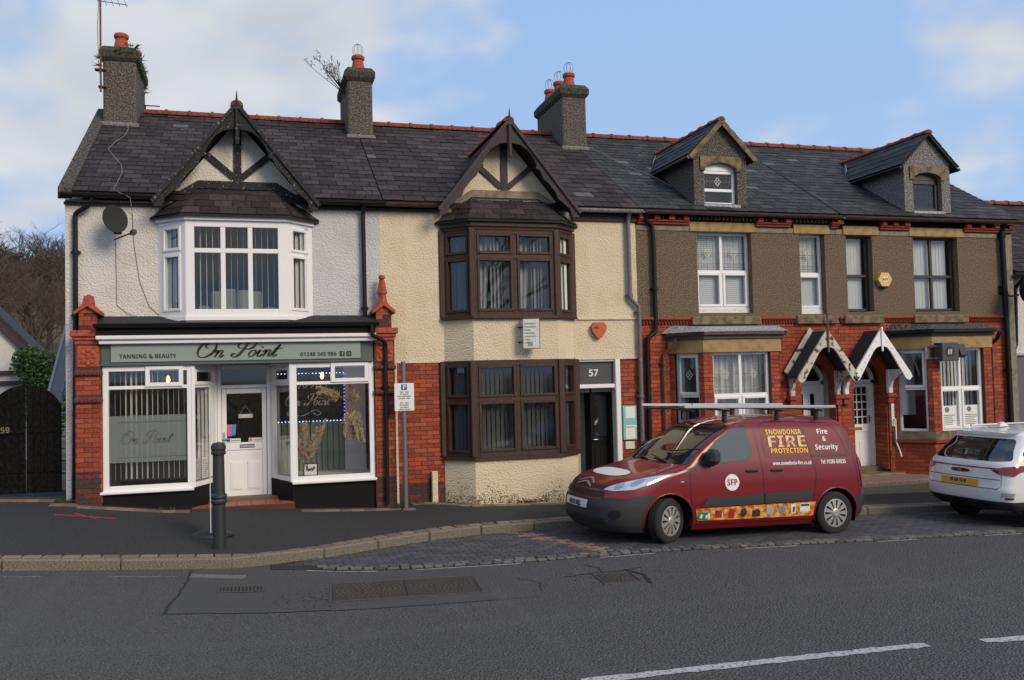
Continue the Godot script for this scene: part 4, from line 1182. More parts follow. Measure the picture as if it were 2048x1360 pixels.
# ---------------------------------------------------------------- house with the beauty shop
func pier(house: Node3D, x0: float, x1: float, yb: float, spire: bool) -> void:
	# brick pilaster beside the shop window, with terracotta mouldings and cap
	var zf := 0.35
	var st := mb()
	st.box(Vector3(x0, yb - 0.3, -0.02), Vector3(x1, 3.12, zf - 0.007))
	var p := part(st, "pilaster", "mortar_red", house)
	bricks(p, X(0, 0, zf - 0.007), x0, x1, yb + 0.02, yb + 0.5, "brick_dark")
	bricks(p, X(0, 0, zf - 0.007), x0, x1, yb + 0.5, 2.06, "brick")
	var side := frame(Vector3(x1, 0, zf), Vector3(0, 0, -1), Vector3.UP) if not spire else frame(Vector3(x0, 0, 0), Vector3(0, 0, 1), Vector3.UP)
	bricks(p, side, 0.0, 0.34, yb + 0.02, 2.06, "brick")
	bricks(p, X(0, 0, zf - 0.007), x0, x1, 2.2, 2.48, "brick")
	st = mb()
	for y in [2.06, 2.48]:
		st.cbox(Vector3(x0 - 0.02, y, -0.02), Vector3(x1 + 0.02, y + 0.11, zf + 0.03), 0.03)
		for k in 6: st.lathe([Vector2(0.0, -0.02), Vector2(0.028, -0.012), Vector2(0.03, 0.012), Vector2(0.0, 0.024)], Transform3D(Basis(Vector3.RIGHT, PI / 2), Vector3(lerpf(x0 + 0.01, x1 - 0.01, (k + 0.5) / 6), y + 0.055, zf + 0.035)), 8)
	part(st, "terracotta_band", "brick_dark_1", p)
	st = mb()  # carved panel
	st.cbox(Vector3(x0 + 0.02, 2.62, 0), Vector3(x1 - 0.02, 2.96, zf + 0.012), 0.02)
	for k in 9:
		var a := TAU * k / 8
		var c := Vector3((x0 + x1) / 2, 2.79, zf + 0.012) + (Vector3(cos(a) * 0.09, sin(a) * 0.1, 0) if k < 8 else Vector3.ZERO)
		st.lathe([Vector2(0.042, 0), Vector2(0.03, 0.016), Vector2(0, 0.022)], Transform3D(Basis(Vector3.RIGHT, PI / 2), c), 8)
	part(st, "carved_panel", "terracotta", p)
	st = mb()
	for e in [[2.98, 3.04, 0.01], [3.04, 3.10, 0.03], [3.10, 3.2, 0.06]]: st.cbox(Vector3(x0 - e[2], e[0], -0.02), Vector3(x1 + e[2], e[1], zf + e[2]), 0.015)
	part(st, "pilaster_cornice", "terracotta", p)
	var c := (x0 + x1) / 2
	var w := 0.13
	st = mb()
	st.box(Vector3(c - w, 3.2, 0.02), Vector3(c + w, 3.47, zf - 0.01))
	part(st, "cap_block", "mortar_red", p)
	bricks(p, X(0, 0, zf - 0.017), c - w, c + w, 3.2, 3.47, "brick")
	st = mb()
	st.prism(PackedVector2Array([Vector2(c - 0.19, 3.44), Vector2(c - 0.19, 3.49), Vector2(c - 0.03, 3.63), Vector2(c + 0.03, 3.63), Vector2(c + 0.19, 3.49), Vector2(c + 0.19, 3.44), Vector2(c, 3.575)]), Transform3D(), -0.02, zf + 0.06)
	st.prism(PackedVector2Array([Vector2(c - 0.15, 3.47), Vector2(c + 0.15, 3.47), Vector2(c, 3.6)]), Transform3D(), 0.0, zf)
	if spire:
		st.lathe([Vector2(0.12, 0), Vector2(0.075, 0.12), Vector2(0.065, 0.2), Vector2(0.09, 0.21), Vector2(0.09, 0.235), Vector2(0.045, 0.44), Vector2(0.03, 0.46)], X(c, 3.58, zf - 0.16), 4, false)
		st.lathe([Vector2(0.02, 0), Vector2(0.05, 0.025), Vector2(0.058, 0.05), Vector2(0.05, 0.08), Vector2(0.0, 0.1)], X(c, 4.02, zf - 0.16), 12)
	else:
		st.prism(PackedVector2Array([Vector2(c - 0.085, 3.58), Vector2(c + 0.085, 3.58), Vector2(c + 0.06, 3.74), Vector2(c + 0.02, 3.76), Vector2(c - 0.06, 3.73)]), Transform3D(), zf - 0.2, zf - 0.02)
	part(st, "cap", "terracotta", p)

func script_stroke(st: MB, t: Transform3D, pts: Array, s: float, nib := 0.16, hair := 0.028) -> void:
	# pen stroke along a smooth curve, broad on the down strokes; extruded 12 mm
	var c := Curve2D.new()
	for k in pts.size():
		var p := Vector2(pts[k][0], pts[k][1])
		var a := Vector2(pts[maxi(k - 1, 0)][0], pts[maxi(k - 1, 0)][1]); var b := Vector2(pts[mini(k + 1, pts.size() - 1)][0], pts[mini(k + 1, pts.size() - 1)][1])
		var d := (b - a) * 0.19
		c.add_point(p * s, -d * s, d * s)
	c.bake_interval = 0.06 * s
	var q := c.get_baked_points()
	if q.size() < 2: return
	for k in q.size() - 1:
		var w := []
		for j in [k, k + 1]:
			var d := (q[mini(j + 1, q.size() - 1)] - q[maxi(j - 1, 0)]).normalized()
			var th := hair + (nib - hair) * pow(absf(d.dot(Vector2(0.42, 0.91))), 3.0)
			w.append(d.orthogonal() * th * s * 0.5)
		var z := 0.012
		var A := func(p: Vector2, zz: float) -> Vector3: return t * Vector3(p.x, p.y, zz)
		st.quad(A.call(q[k] - w[0], z), A.call(q[k + 1] - w[1], z), A.call(q[k + 1] + w[1], z), A.call(q[k] + w[0], z))
		st.quad(A.call(q[k] - w[0], 0), A.call(q[k + 1] - w[1], 0), A.call(q[k + 1] - w[1], z), A.call(q[k] - w[0], z))
		st.quad(A.call(q[k + 1] + w[1], 0), A.call(q[k] + w[0], 0), A.call(q[k] + w[0], z), A.call(q[k + 1] + w[1], z))

func script_words(st: MB, t: Transform3D, s: float) -> void:  # «On Point» in a copperplate hand; s = height of the capitals
	var slant := Transform3D(Basis(Vector3(1, 0, 0), Vector3(0.36, 1, 0), Vector3(0, 0, 1)), Vector3.ZERO)
	t = t * slant
	var S := func(pts: Array, dx: float, nib := 0.15): 
		var q := []
		for p in pts: q.append([p[0] + dx, p[1]])
		script_stroke(st, t, q, s, nib)
	S.call([[0.62, 0.88], [0.42, 1.0], [0.16, 0.86], [0.02, 0.5], [0.12, 0.12], [0.36, 0.0], [0.64, 0.16], [0.76, 0.52], [0.66, 0.86], [0.46, 0.94], [0.30, 0.80], [0.30, 0.62], [0.44, 0.55]], 0.0)  # O
	var n := [[0.0, 0.30], [0.10, 0.42], [0.13, 0.30], [0.10, 0.0]]
	var n2 := [[0.11, 0.18], [0.22, 0.38], [0.32, 0.40], [0.33, 0.26], [0.30, 0.06], [0.36, 0.0], [0.46, 0.12]]
	S.call(n, 0.80, 0.11); S.call(n2, 0.80, 0.11)
	S.call([[0.52, 0.92], [0.44, 0.5], [0.30, 0.10], [0.12, 0.0], [0.0, 0.08], [0.06, 0.2], [0.16, 0.18]], 1.62)  # P stem
	S.call([[0.34, 0.52], [0.16, 0.58], [0.12, 0.80], [0.34, 0.98], [0.66, 1.0], [0.86, 0.84], [0.82, 0.60], [0.62, 0.46], [0.46, 0.50]], 1.62)
	S.call([[0.24, 0.40], [0.08, 0.34], [0.02, 0.16], [0.10, 0.02], [0.24, 0.06], [0.30, 0.26], [0.22, 0.40], [0.32, 0.34]], 2.36, 0.11)  # o
	S.call([[0.0, 0.18], [0.12, 0.40], [0.08, 0.08], [0.16, 0.0], [0.28, 0.14]], 2.72, 0.11)  # i
	S.call([[0.115, 0.56], [0.13, 0.60]], 2.74, 0.13)
	S.call(n, 2.98, 0.11); S.call(n2, 2.98, 0.11)
	S.call([[0.0, 0.14], [0.22, 0.72], [0.10, 0.12], [0.16, 0.0], [0.28, 0.10]], 3.42, 0.11)  # t
	S.call([[-0.06, 0.46], [0.34, 0.50]], 3.5, 0.06)

func shop_house() -> void:
	var h := thing("shop_house", "white roughcast end house with black gable and sage green beauty shop front", "house", Vector3(-0.3, 0.3, 0))
	var st := mb()
	wall_sheet(st, -2.79, 0.95, -0.2, 5.3, -0.25, 0.0, [[-1.36, 0.99, 3.42, 4.94], [-2.19, 2.0, -0.3, 2.98]])
	part(st, "front_wall", "render_white", h)
	st = mb()
	wall_sheet(st, 0.95, 2.16, -0.2, 5.3, -0.25, 0.0, [[-1.36, 0.99, 3.42, 4.94], [-2.19, 2.0, -0.3, 2.98]])
	part(st, "right_wall", "render_grey", h)
	st = mb()
	st.prism(PackedVector2Array([Vector2(0.25, 5.3), Vector2(3.8, 7.66), Vector2(7.55, 5.3), Vector2(7.55, -0.2), Vector2(0.25, -0.2)]), Transform3D(Basis(Vector3(0, 0, -1), Vector3.UP, Vector3.RIGHT), Vector3.ZERO), -2.79, -2.6)
	part(st, "gable_end", "render_white", h)
	shell(h, -2.6, 2.16, 0.42, "room")
	var skip := func(p: Vector3) -> bool:
		return absf(p.x + 0.17) < (6.80 - p.y) / 1.296 - 0.12 and p.y < 6.7
	var roof := main_roof(h, -2.72, 2.2, 0.218, 0.29, "slate_purple", skip, -2.0, 1.98)
	st = mb()  # mortared verge
	st.prism(PackedVector2Array([Vector2(-EAVE.x - 0.02, EAVE.y - 0.13), Vector2(-EAVE.x - 0.02, EAVE.y + 0.05), Vector2(3.8, 7.86), Vector2(3.8, 7.66)]), Transform3D(Basis(Vector3(0, 0, -1), Vector3.UP, Vector3.RIGHT), Vector3.ZERO), -2.86, -2.66)
	part(st, "verge", "coping", h)
	st = mb()
	st.box(Vector3(-2.8, 5.21, 0.001), Vector3(-1.3, 5.255, 0.05))
	part(st, "soffit_board", "brown_timber", h)
	st = mb(); st.box(Vector3(1.0, 5.24, 0.001), Vector3(2.16, 5.3, 0.05))
	part(st, "soffit_board", "brown_timber", h)
	gutter(h, -2.84, -1.42, 5.36, 0.2, "black_gloss"); gutter(h, 1.08, 2.26, 5.36, 0.2, "black_gloss")
	var ch := chimney(h, -2.66, -2.07, -3.02, -4.6, 8.6, "pebble_grey", [Vector3(-2.36, 8.84, -3.3), Vector3(-2.22, 8.84, -4.2)], [], "pebbledashed end chimney with mossy cap")
	st = mb()
	for y in [8.12, 7.82, 7.7]:
		st.box(Vector3(-2.07, y, -4.35), Vector3(-1.76, y + 0.02, -4.33))
	st.box(Vector3(-2.05, 7.7, -4.36), Vector3(-2.03, 8.14, -4.32))
	part(st, "iron_brackets", "black_paint", ch)
	gable(h, -0.17, "gable_white", "black_timber", "slate_purple", "black_timber", "black_timber")
	# upper bay
	var plan := bay_plan(-0.2)
	bay_roof(h, plan, 5.03, 5.54, "slate_purple", 0.6)
	var bay := faces_of(plan, 3.39)
	var W := {"name": "bay_window", "fw": 0.1, "bar": 0.075, "depth": 0.08}
	win(h, bay[1][0], bay[1][1], 1.58, [0.165 + 0.36 + 0.04, 0.165 + 0.82], [1.07], W.merged({"fw": 0.13}, true))
	win(h, bay[0][0], bay[0][1], 1.58, [], [1.05], W.merged({"cas": [[0, 0], [0, 1]], "fw": 0.12, "cw": 0.035}, true))
	win(h, bay[2][0], bay[2][1], 1.58, [], [1.05], W.merged({"cas": [[0, 0], [0, 1]], "fw": 0.12, "cw": 0.035}, true))
	st = mb()
	plan_band(st, plan, 4.945, 5.035, 0.05, 0.12); plan_band(st, plan, 3.34, 3.40, 0.03, 0.1)
	part(st, "bay_trim", "upvc", h)
	st = mb()
	st.prism(PackedVector2Array([Vector2(plan[0].x, 0), Vector2(plan[1].x, plan[1].z), Vector2(plan[2].x, plan[2].z), Vector2(plan[3].x, 0), Vector2(plan[3].x, -0.25), Vector2(plan[0].x, -0.25)]), Transform3D(Basis(Vector3.RIGHT, Vector3.BACK, Vector3.DOWN), Vector3.ZERO), -3.36, -3.30)
	st.prism(PackedVector2Array([Vector2(plan[0].x, 0), Vector2(plan[1].x, plan[1].z), Vector2(plan[2].x, plan[2].z), Vector2(plan[3].x, 0), Vector2(plan[3].x, -0.25), Vector2(plan[0].x, -0.25)]), Transform3D(Basis(Vector3.RIGHT, Vector3.BACK, Vector3.DOWN), Vector3.ZERO), -5.02, -4.96)
	part(st, "bay_floor", "room", h)
	# pilasters, cornice, stallriser
	pier(h, -2.6, -2.23, 0.52, false)
	pier(h, 1.99, 2.33, 0.20, true)
	st = mb()
	st.prism(PackedVector2Array([Vector2(0.0, 3.44), Vector2(0.47, 3.30), Vector2(0.47, 3.26), Vector2(0.0, 3.26)]), Transform3D(Basis(Vector3.BACK, Vector3.UP, Vector3.LEFT), Vector3.ZERO), -2.04, 2.27)
	part(st, "shop_roof", "slate_blue_0", h)
	gutter(h, -2.31, 2.05, 3.29, 0.52, "black_gloss", "shop_gutter")
	st = mb()
	st.cbox(Vector3(-2.28, 3.11, 0.0), Vector3(2.0, 3.26, 0.47), 0.01)
	part(st, "shop_fascia", "black_paint", h)
	st = mb()
	st.cbox(Vector3(-2.29, 3.045, 0.0), Vector3(2.01, 3.11, 0.49), 0.015); st.cbox(Vector3(-2.25, 2.98, 0.0), Vector3(1.98, 3.045, 0.44), 0.01)
	part(st, "cornice_moulding", "white_paint", h)
	for s in [[[-2.22, 0.28], [-0.90, 0.28], [-0.56, -0.52], [-0.56, -0.62], [-2.22, -0.62]], [[0.63, 0.28], [1.98, 0.28], [1.98, -0.62], [0.30, -0.62], [0.30, -0.52]]]:
		st = mb()
		var p := PackedVector2Array()
		for q in s: p.append(Vector2(q[0], q[1]))
		st.prism(p, Transform3D(Basis(Vector3.RIGHT, Vector3.BACK, Vector3.DOWN), Vector3.ZERO), -0.70, 0.1)
		part(st, "stallriser", "black_paint", h)
	# shop windows: front and slanted return on each side of the door
	var y0 := 0.69; var hh := 1.95
	var O := {"name": "shop_window", "fw": 0.085, "bar": 0.055, "depth": 0.08}
	win(h, X(-2.22, y0, 0.3), 1.32, hh, [], [1.61], O)
	var a := Vector3(-0.895, y0, 0.3); var b := Vector3(-0.555, y0, -0.5)
	win(h, frame(a, b - a, Vector3.UP), a.distance_to(b), hh, [], [1.61], O.merged({"cas": [[0, 1]], "fw": 0.07}, true))
	a = Vector3(0.315, y0, -0.5); b = Vector3(0.625, y0, 0.3)
	win(h, frame(a, b - a, Vector3.UP), a.distance_to(b), hh, [], [1.61], O.merged({"cas": [[0, 1]], "fw": 0.07}, true))
	win(h, X(0.63, y0, 0.3), 1.35, hh, [], [1.61], O)
	for e in [[-1.60, 0.56, 2.31], [1.27, 0.62, 2.31]]:  # mullion and opening light of the top row
		win(h, X(e[0], e[2] - 0.005, 0.325), e[1], 0.33, [], [], {"name": "opening_light", "fw": 0.065, "depth": 0.09})
	for e in [[-2.26, -0.89], [0.62, 2.0]]:
		st = mb(); st.cbox(Vector3(e[0], 0.655, 0.2), Vector3(e[1], 0.7, 0.36), 0.01)
		part(st, "shop_window_sill", "upvc", h)
	for x in [-0.895, 0.625]:
		st = mb(); st.cbox(Vector3(x - 0.03, y0, 0.22), Vector3(x + 0.03, y0 + hh, 0.31), 0.01)
		part(st, "corner_post", "upvc", h)
	# head over the recess, door step, ceiling of the recess
	st = mb()
	st.box(Vector3(-2.22, 2.64, -0.7), Vector3(1.98, 2.98, 0.29))
	part(st, "shop_head", "sage_dark", h)
	st = mb()
	st.prism(PackedVector2Array([Vector2(-0.56, -0.6), Vector2(-0.56, -0.5), Vector2(-0.92, 0.36), Vector2(0.66, 0.36), Vector2(0.31, -0.5), Vector2(0.31, -0.6)]), Transform3D(Basis(Vector3.RIGHT, Vector3.BACK, Vector3.DOWN), Vector3.ZERO), -0.365, 0.1)
	var step := part(st, "door_step", "mortar_red", h)
	var u := mb(); u.cbox(Vector3(-0.5, -0.5, -0.5), Vector3(0.5, 0.5, 0.5), 0.03)
	var tile := u.mesh()
	for i in 7:
		for j in 6:
			var z := -0.5 + (j + 0.5) * 0.142
			var reach := 0.31 + (0.35 if z > -0.5 else 0.0) * (z + 0.5) / 0.86
			var x := -0.93 + (i + 0.5) * 0.226
			if x > -reach - 0.27 + 0.0 and x < reach + 0.02: piece(tile, Transform3D(Basis.from_scale(Vector3(0.218, 0.02, 0.136)), Vector3(x, 0.366, z)), "tile", "terrace_tile", step)
	# door
	st = mb()
	st.cbox(Vector3(-0.56, 0.37, -0.62), Vector3(-0.49, 2.64, -0.5), 0.01); st.cbox(Vector3(0.25, 0.37, -0.62), Vector3(0.32, 2.64, -0.5), 0.01)
	st.cbox(Vector3(-0.49, 2.24, -0.62), Vector3(0.25, 2.30, -0.51), 0.01); st.cbox(Vector3(-0.49, 2.58, -0.62), Vector3(0.25, 2.64, -0.51), 0.01)
	for e in [[-0.485, -0.41, 0.39, 2.235], [0.17, 0.245, 0.39, 2.235], [-0.41, 0.17, 2.15, 2.235], [-0.41, 0.17, 1.19, 1.32]]: st.cbox(Vector3(e[0], e[2], -0.6), Vector3(e[1], e[3], -0.545), 0.008)
	st.cbox(Vector3(-0.41, 0.39, -0.6), Vector3(0.17, 1.19, -0.56), 0.006)
	for c in [-0.26, 0.02]:
		st.cbox(Vector3(c - 0.1, 0.52, -0.565), Vector3(c + 0.1, 1.0, -0.548), 0.008)
		st.cbox(Vector3(c - 0.075, 0.545, -0.55), Vector3(c + 0.075, 0.975, -0.542), 0.006)
	var door := part(st, "shop_door", "upvc", h)
	for e in [[-0.41, 0.17, 1.32, 2.15, -0.57], [-0.49, 0.25, 2.30, 2.58, -0.56]]:
		st = mb(); st.box(Vector3(e[0], e[2], e[4] - 0.004), Vector3(e[1], e[3], e[4] + 0.004))
		part(st, "pane", "glass", door)
	st = mb()
	st.cbox(Vector3(-0.2, 1.225, -0.55), Vector3(0.04, 1.285, -0.538), 0.004)
	part(st, "letter_plate", "black_gloss", door)
	st = mb()
	st.cbox(Vector3(-0.19, 1.235, -0.54), Vector3(0.03, 1.275, -0.533), 0.003); st.cbox(Vector3(-0.47, 1.38, -0.55), Vector3(-0.36, 1.40, -0.49), 0.005); st.cbox(Vector3(-0.475, 1.3, -0.55), Vector3(-0.435, 1.5, -0.54), 0.004)
	part(st, "handle", "aluminium", door)
	# drainpipes
	pipe(h, [Vector3(-2.35, 5.3, 0.2), Vector3(-2.42, 5.18, 0.16), Vector3(-2.63, 5.06, 0.08), Vector3(-2.63, 3.0, 0.08), Vector3(-2.66, 0.58, 0.08)], 0.04, "black_gloss", [Vector3(-2.63, 4.45, 0.08), Vector3(-2.63, 3.45, 0.08)])
	pipe(h, [Vector3(1.875, 5.3, 0.19), Vector3(1.875, 5.2, 0.085), Vector3(1.88, 3.42, 0.085)], 0.037, "black_gloss", [Vector3(1.88, 3.55, 0.085)])
	pipe(h, [Vector3(1.93, 3.26, 0.53), Vector3(1.93, 3.08, 0.53), Vector3(2.16, 2.96, 0.44), Vector3(2.17, 2.9, 0.4), Vector3(2.155, 0.26, 0.41)], 0.036, "black_gloss", [Vector3(2.165, 2.2, 0.41)])
	shop_sign()
	shop_inside()

func shop_sign() -> void:
	var s := thing("shop_signboard", "long sage green shop signboard with dark script lettering", "sign", Vector3(-0.13, 2.65, 0.3))
	var st := mb()
	st.cbox(Vector3(-2.24, 2.64, 0.29), Vector3(1.97, 3.0, 0.325), 0.006); st.cbox(Vector3(-2.24, 2.64, 0.29), Vector3(1.97, 2.685, 0.36), 0.006)
	part(st, "backing_board", "sage_dark", s)
	st = mb()
	st.cbox(Vector3(-2.09, 2.695, 0.325), Vector3(1.76, 3.035, 0.362), 0.006)
	part(st, "face_panel", "sage", s)
	st = mb()
	script_words(st, X(-0.86, 2.755, 0.363) * Transform3D(Basis.from_scale(Vector3(1.3, 1, 1)), Vector3.ZERO), 0.262)
	part(st, "script_lettering", "letter_dark", s, "dark script lettering reading On Point")
	text("TANNING & BEAUTY", 0.062, X(-1.55, 2.785, 0.364), "lettering", "letter_dark", s)
	text("01248 345 986", 0.064, X(1.07, 2.775, 0.364), "lettering", "letter_dark", s)
	st = mb()
	for c in [1.455, 1.565]:
		st.cbox(Vector3(c - 0.042, 2.733, 0.362), Vector3(c + 0.042, 2.817, 0.368), 0.003)
	var icons := part(st, "social_icons", "letter_dark", s)
	text("f", 0.062, X(1.46, 2.772, 0.369), "icon_mark", "sage", s)
	st = mb()
	for q in [[0.03, 0.024], [0.016, 0.011]]:
		st.lathe([Vector2(q[1], 0), Vector2(q[1], 0.003), Vector2(q[0] - 0.001, 0.003), Vector2(q[0], 0)], Transform3D(Basis(Vector3.RIGHT, PI / 2), Vector3(1.565, 2.775, 0.368)), 20 if q[0] < 0.02 else 4)
	part(st, "icon_mark", "sage", s)

func shop_inside() -> void:
	# goods and fittings seen through the shop windows
	blind("white vertical blind with open louvres in left shop window", -2.1, -1.0, 0.86, 2.6, 0.14, 14, 1.5, "blind_white", "", 0.075, 0.22)
	blind("pale vertical blind drawn beside the shop door", -0.86, -0.62, 0.8, 2.3, -0.3, 4, 0.9, "blind_white", "", 0.09)
	blind("open vertical blind in white upper bay window", -1.0, 0.62, 3.48, 4.9, 0.24, 17, 1.5, "blind_white", "", 0.06, 0.12)
	for s: float in [-1.0, 1.0]:
		blind("closed white blind in slanted side of upper bay, %s" % ("next to satellite dish" if s < 0 else "next to black downpipe"), -0.2 + s * 1.0 - 0.15, -0.2 + s * 1.0 + 0.15, 3.5, 4.88, 0.1, 4, s * 0.75, "blind_white", "", 0.09, 0.1)
	var st := mb()
	for k in 6: st.cbox(Vector3(-0.83 + k * 0.21, 3.42, -0.3), Vector3(-0.64 + k * 0.21, [3.62, 3.86, 3.9, 3.88, 3.86, 3.6][k], -0.12), 0.03)
	var sofa := solid(st, "sofa_back", mat("sofa_green", [0.33, 0.36, 0.30], 0.95), "pale green sofa back inside the white bay window", "sofa", "", Vector3(-0.2, 3.42, -0.2))
	# frosted film
	var film := thing("frosted_film", "frosted band with On Point script on left shop window", "window film", Vector3(-1.58, 1.1, 0.25))
	st = mb(); st.box(Vector3(-2.13, 1.13, 0.236), Vector3(-1.0, 1.86, 0.239))
	part(st, "film", "frosting", film)
	st = mb()
	script_words(st, X(-1.98, 1.42, 0.240) * Transform3D(Basis.from_scale(Vector3(1, 1, 0.3)), Vector3.ZERO), 0.2)
	st.box(Vector3(-2.0, 1.75, 0.240), Vector3(-1.02, 1.765, 0.242)); st.box(Vector3(-2.0, 1.2, 0.240), Vector3(-1.02, 1.215, 0.242))
	part(st, "film_lettering", "ink_grey", film)
	# dark partition with neon border and script
	var p := thing("dark_feature_panel", "black display panel edged with blue LED dots behind right shop window", "panel", Vector3(1.0, 1.5, -0.9))
	st = mb(); st.cbox(Vector3(0.3, 1.62, -0.95), Vector3(1.62, 2.5, -0.9), 0.005)
	part(st, "board", "panel_black", p)
	st = mb()
	for k in 22: st.obox(X(0.33 + k * 0.06, 1.62, -0.885), Vector3(0.016, 0.016, 0.01))
	for k in 22: st.obox(X(0.33 + k * 0.06, 2.47, -0.885), Vector3(0.016, 0.016, 0.01))
	part(st, "led_strip", "led_white", p)
	st = mb()
	for k in 13: st.obox(X(1.6, 1.66 + k * 0.065, -0.885), Vector3(0.016, 0.016, 0.01))
	part(st, "led_strip", "led_violet", p)
	st = mb()
	script_words(st, X(0.55, 1.9, -0.89), 0.21)
	script_stroke(st, X(0.72, 1.72, -0.89), [[0, 0.1], [0.4, 0.0], [0.8, 0.16], [1.1, 0.3], [1.4, 0.14], [1.2, 0.02], [1.0, 0.14]], 0.33, 0.06)
	script_stroke(st, X(0.80, 2.2, -0.89), [[0, 0.0], [0.2, 0.3], [0.35, 0.05], [0.6, 0.3], [0.7, 0.05], [1.0, 0.3], [1.1, 0.05], [1.5, 0.35], [1.6, 0.1]], 0.3, 0.07)
	part(st, "script", "etch", p)
	st = mb()
	for k in 14: st.cbox(Vector3(0.3 + k * 0.1, 0.7, -0.96), Vector3(0.392 + k * 0.1, 1.61, -0.92), 0.008)
	solid(st, "sage_panelling", "sage_wall", "sage green tongue and groove panelling behind right shop window", "panelling", "", Vector3(1.0, 0.7, -0.94))
	st = mb(); st.cbox(Vector3(1.6, 0.7, -0.98), Vector3(1.98, 2.6, -0.9), 0.01)
	solid(st, "white_screen", "white_paint", "white screen wall at the end of right shop window", "screen", "", Vector3(1.8, 0.7, -0.94))
	# pampas grass
	for q in [["tall pampas plume spray standing in right shop window", Vector3(0.86, 0.76, 0.06), 9, 0.95, Vector3(0.1, 1, 0.0)], ["dried pampas spray hung by window's right edge", Vector3(1.55, 2.0, 0.1), 6, 0.55, Vector3(-0.6, 0.25, 0.2)], ["drooping pampas bunch hung by window's right edge", Vector3(1.6, 2.0, 0.1), 8, 0.62, Vector3(0.1, -1, 0.1)], ["upright pampas sprig at top of right shop window", Vector3(1.62, 1.85, 0.1), 4, 0.5, Vector3(0.15, 1, 0.0)]]:
		var g := thing("pampas_spray", q[0], "dried plant", q[1])
		var stems := mb(); var plume := mb()
		for k in q[2]:
			var d: Vector3 = (q[4] + Vector3(rng.randf_range(-0.28, 0.28), rng.randf_range(-0.1, 0.1), rng.randf_range(-0.15, 0.15))).normalized()
			var L: float = q[3] * rng.randf_range(0.75, 1.1)
			var o: Vector3 = q[1] + Vector3(rng.randf_range(-0.03, 0.03), 0, 0)
			stems.tube([o, o + d * L * 0.5], 0.004, 4)
			for j in 260:
				var s := rng.randf_range(0.35, 1.0)
				var c: Vector3 = o + d * L * s + Vector3(0, -0.06 * s * s, 0)
				var w := (Vector3(rng.randfn(), rng.randfn(), rng.randfn()).normalized() + d * 1.1).normalized() * rng.randf_range(0.05, 0.11) * (1.3 - s) * 1.4
				var e := w.cross(Vector3(rng.randfn(), rng.randfn(), rng.randfn())).normalized() * 0.011
				plume.tri(c - e, c + e, c + w)
		part(stems, "stems", "pampas_stem", g); part(plume, "plumes", "pampas", g)
	var f := thing("framed_print", "small black framed print on right window ledge", "picture", Vector3(0.93, 0.76, 0.1))
	var ft := Transform3D(Basis(Vector3.UP, -0.1) * Basis(Vector3.RIGHT, -0.25), Vector3(0.93, 0.86, 0.08))
	st = mb(); st.cbox(Vector3(-0.12, -0.11, -0.012), Vector3(0.12, 0.11, 0.0), 0.004, ft)
	part(st, "frame", "black_gloss", f)
	st = mb(); st.cbox(Vector3(-0.1, -0.09, 0.0), Vector3(0.1, 0.09, 0.004), 0.001, ft)
	part(st, "print", "sign_white", f)
	st = mb(); script_stroke(st, ft * X(-0.07, -0.03, 0.004), [[0, 0.2], [0.2, 0.9], [0.3, 0.0], [0.5, 0.5], [0.6, 0.1], [0.9, 0.6], [1.0, 0.1], [1.3, 0.8], [1.4, 0.2]], 0.1, 0.14)
	part(st, "print_script", "ink", f)
	# window ledges
	st = mb(); st.box(Vector3(0.62, 0.7, -0.9), Vector3(1.98, 0.74, 0.2))
	solid(st, "display_ledge", "sign_white", "white display ledge inside right shop window", "shelf", "", Vector3(1.3, 0.7, -0.3))
	# hanging bulbs
	for q in [["glowing filament bulb behind left shop window", Vector3(-1.32, 2.42, -0.4)], ["glowing filament bulb near dark panel in right shop window", Vector3(1.17, 2.42, -0.3)]]:
		var b := thing("pendant_bulb", q[0], "lamp", q[1], "filament bulbs in the shop")
		st = mb(); st.tube([q[1] + Vector3(0, 0.06, 0), q[1] + Vector3(0, 0.5, 0)], 0.006, 6)
		part(st, "flex", "black_gloss", b)
		st = mb(); st.lathe([Vector2(0.0, -0.06), Vector2(0.022, -0.045), Vector2(0.032, -0.01), Vector2(0.022, 0.03), Vector2(0.012, 0.06)], X(q[1].x, q[1].y, q[1].z), 12)
		part(st, "bulb", "bulb_warm", b)
		var l := OmniLight3D.new()
		l.name = "bulb_light"; l.light_color = Color(1.0, 0.72, 0.38); l.light_energy = 0.03; l.light_size = 0.03; l.omni_range = 8.0; l.omni_attenuation = 2.0; l.shadow_enabled = true
		b.add_child(l, true)
	# door notices
	var o := thing("open_sign", "small grey OPEN sign hanging inside shop door", "sign", Vector3(-0.1, 1.78, -0.54))
	st = mb(); st.cbox(Vector3(-0.22, 1.73, -0.545), Vector3(0.02, 1.80, -0.535), 0.003, Transform3D())
	st.tube([Vector3(-0.19, 1.8, -0.54), Vector3(-0.1, 1.95, -0.54), Vector3(-0.01, 1.8, -0.54)], 0.003, 4)
	part(st, "plaque", "sign_grey", o)
	text("OPEN", 0.04, X(-0.1, 1.765, -0.534), "lettering", "sign_white", o)
	for q in [["blue social media sticker low on shop door glass", -0.3, "blue_print", "facebook"], ["pink social media sticker low on shop door glass", 0.06, "pink_print", "Instagram"]]:
		var k := thing("door_sticker", q[0], "sticker", Vector3(q[1], 1.33, -0.56))
		st = mb(); st.box(Vector3(q[1] - 0.115, 1.325, -0.5655), Vector3(q[1] + 0.115, 1.39, -0.5635))
		part(st, "sheet", "sign_white", k)
		st = mb(); st.box(Vector3(q[1] - 0.105, 1.335, -0.5635), Vector3(q[1] - 0.06, 1.38, -0.5625))
		part(st, "icon", q[2], k)
		text(q[3], 0.026, X(q[1] + 0.03, 1.357, -0.562), "lettering", q[2], k, true, false, 0.9, 0.002)
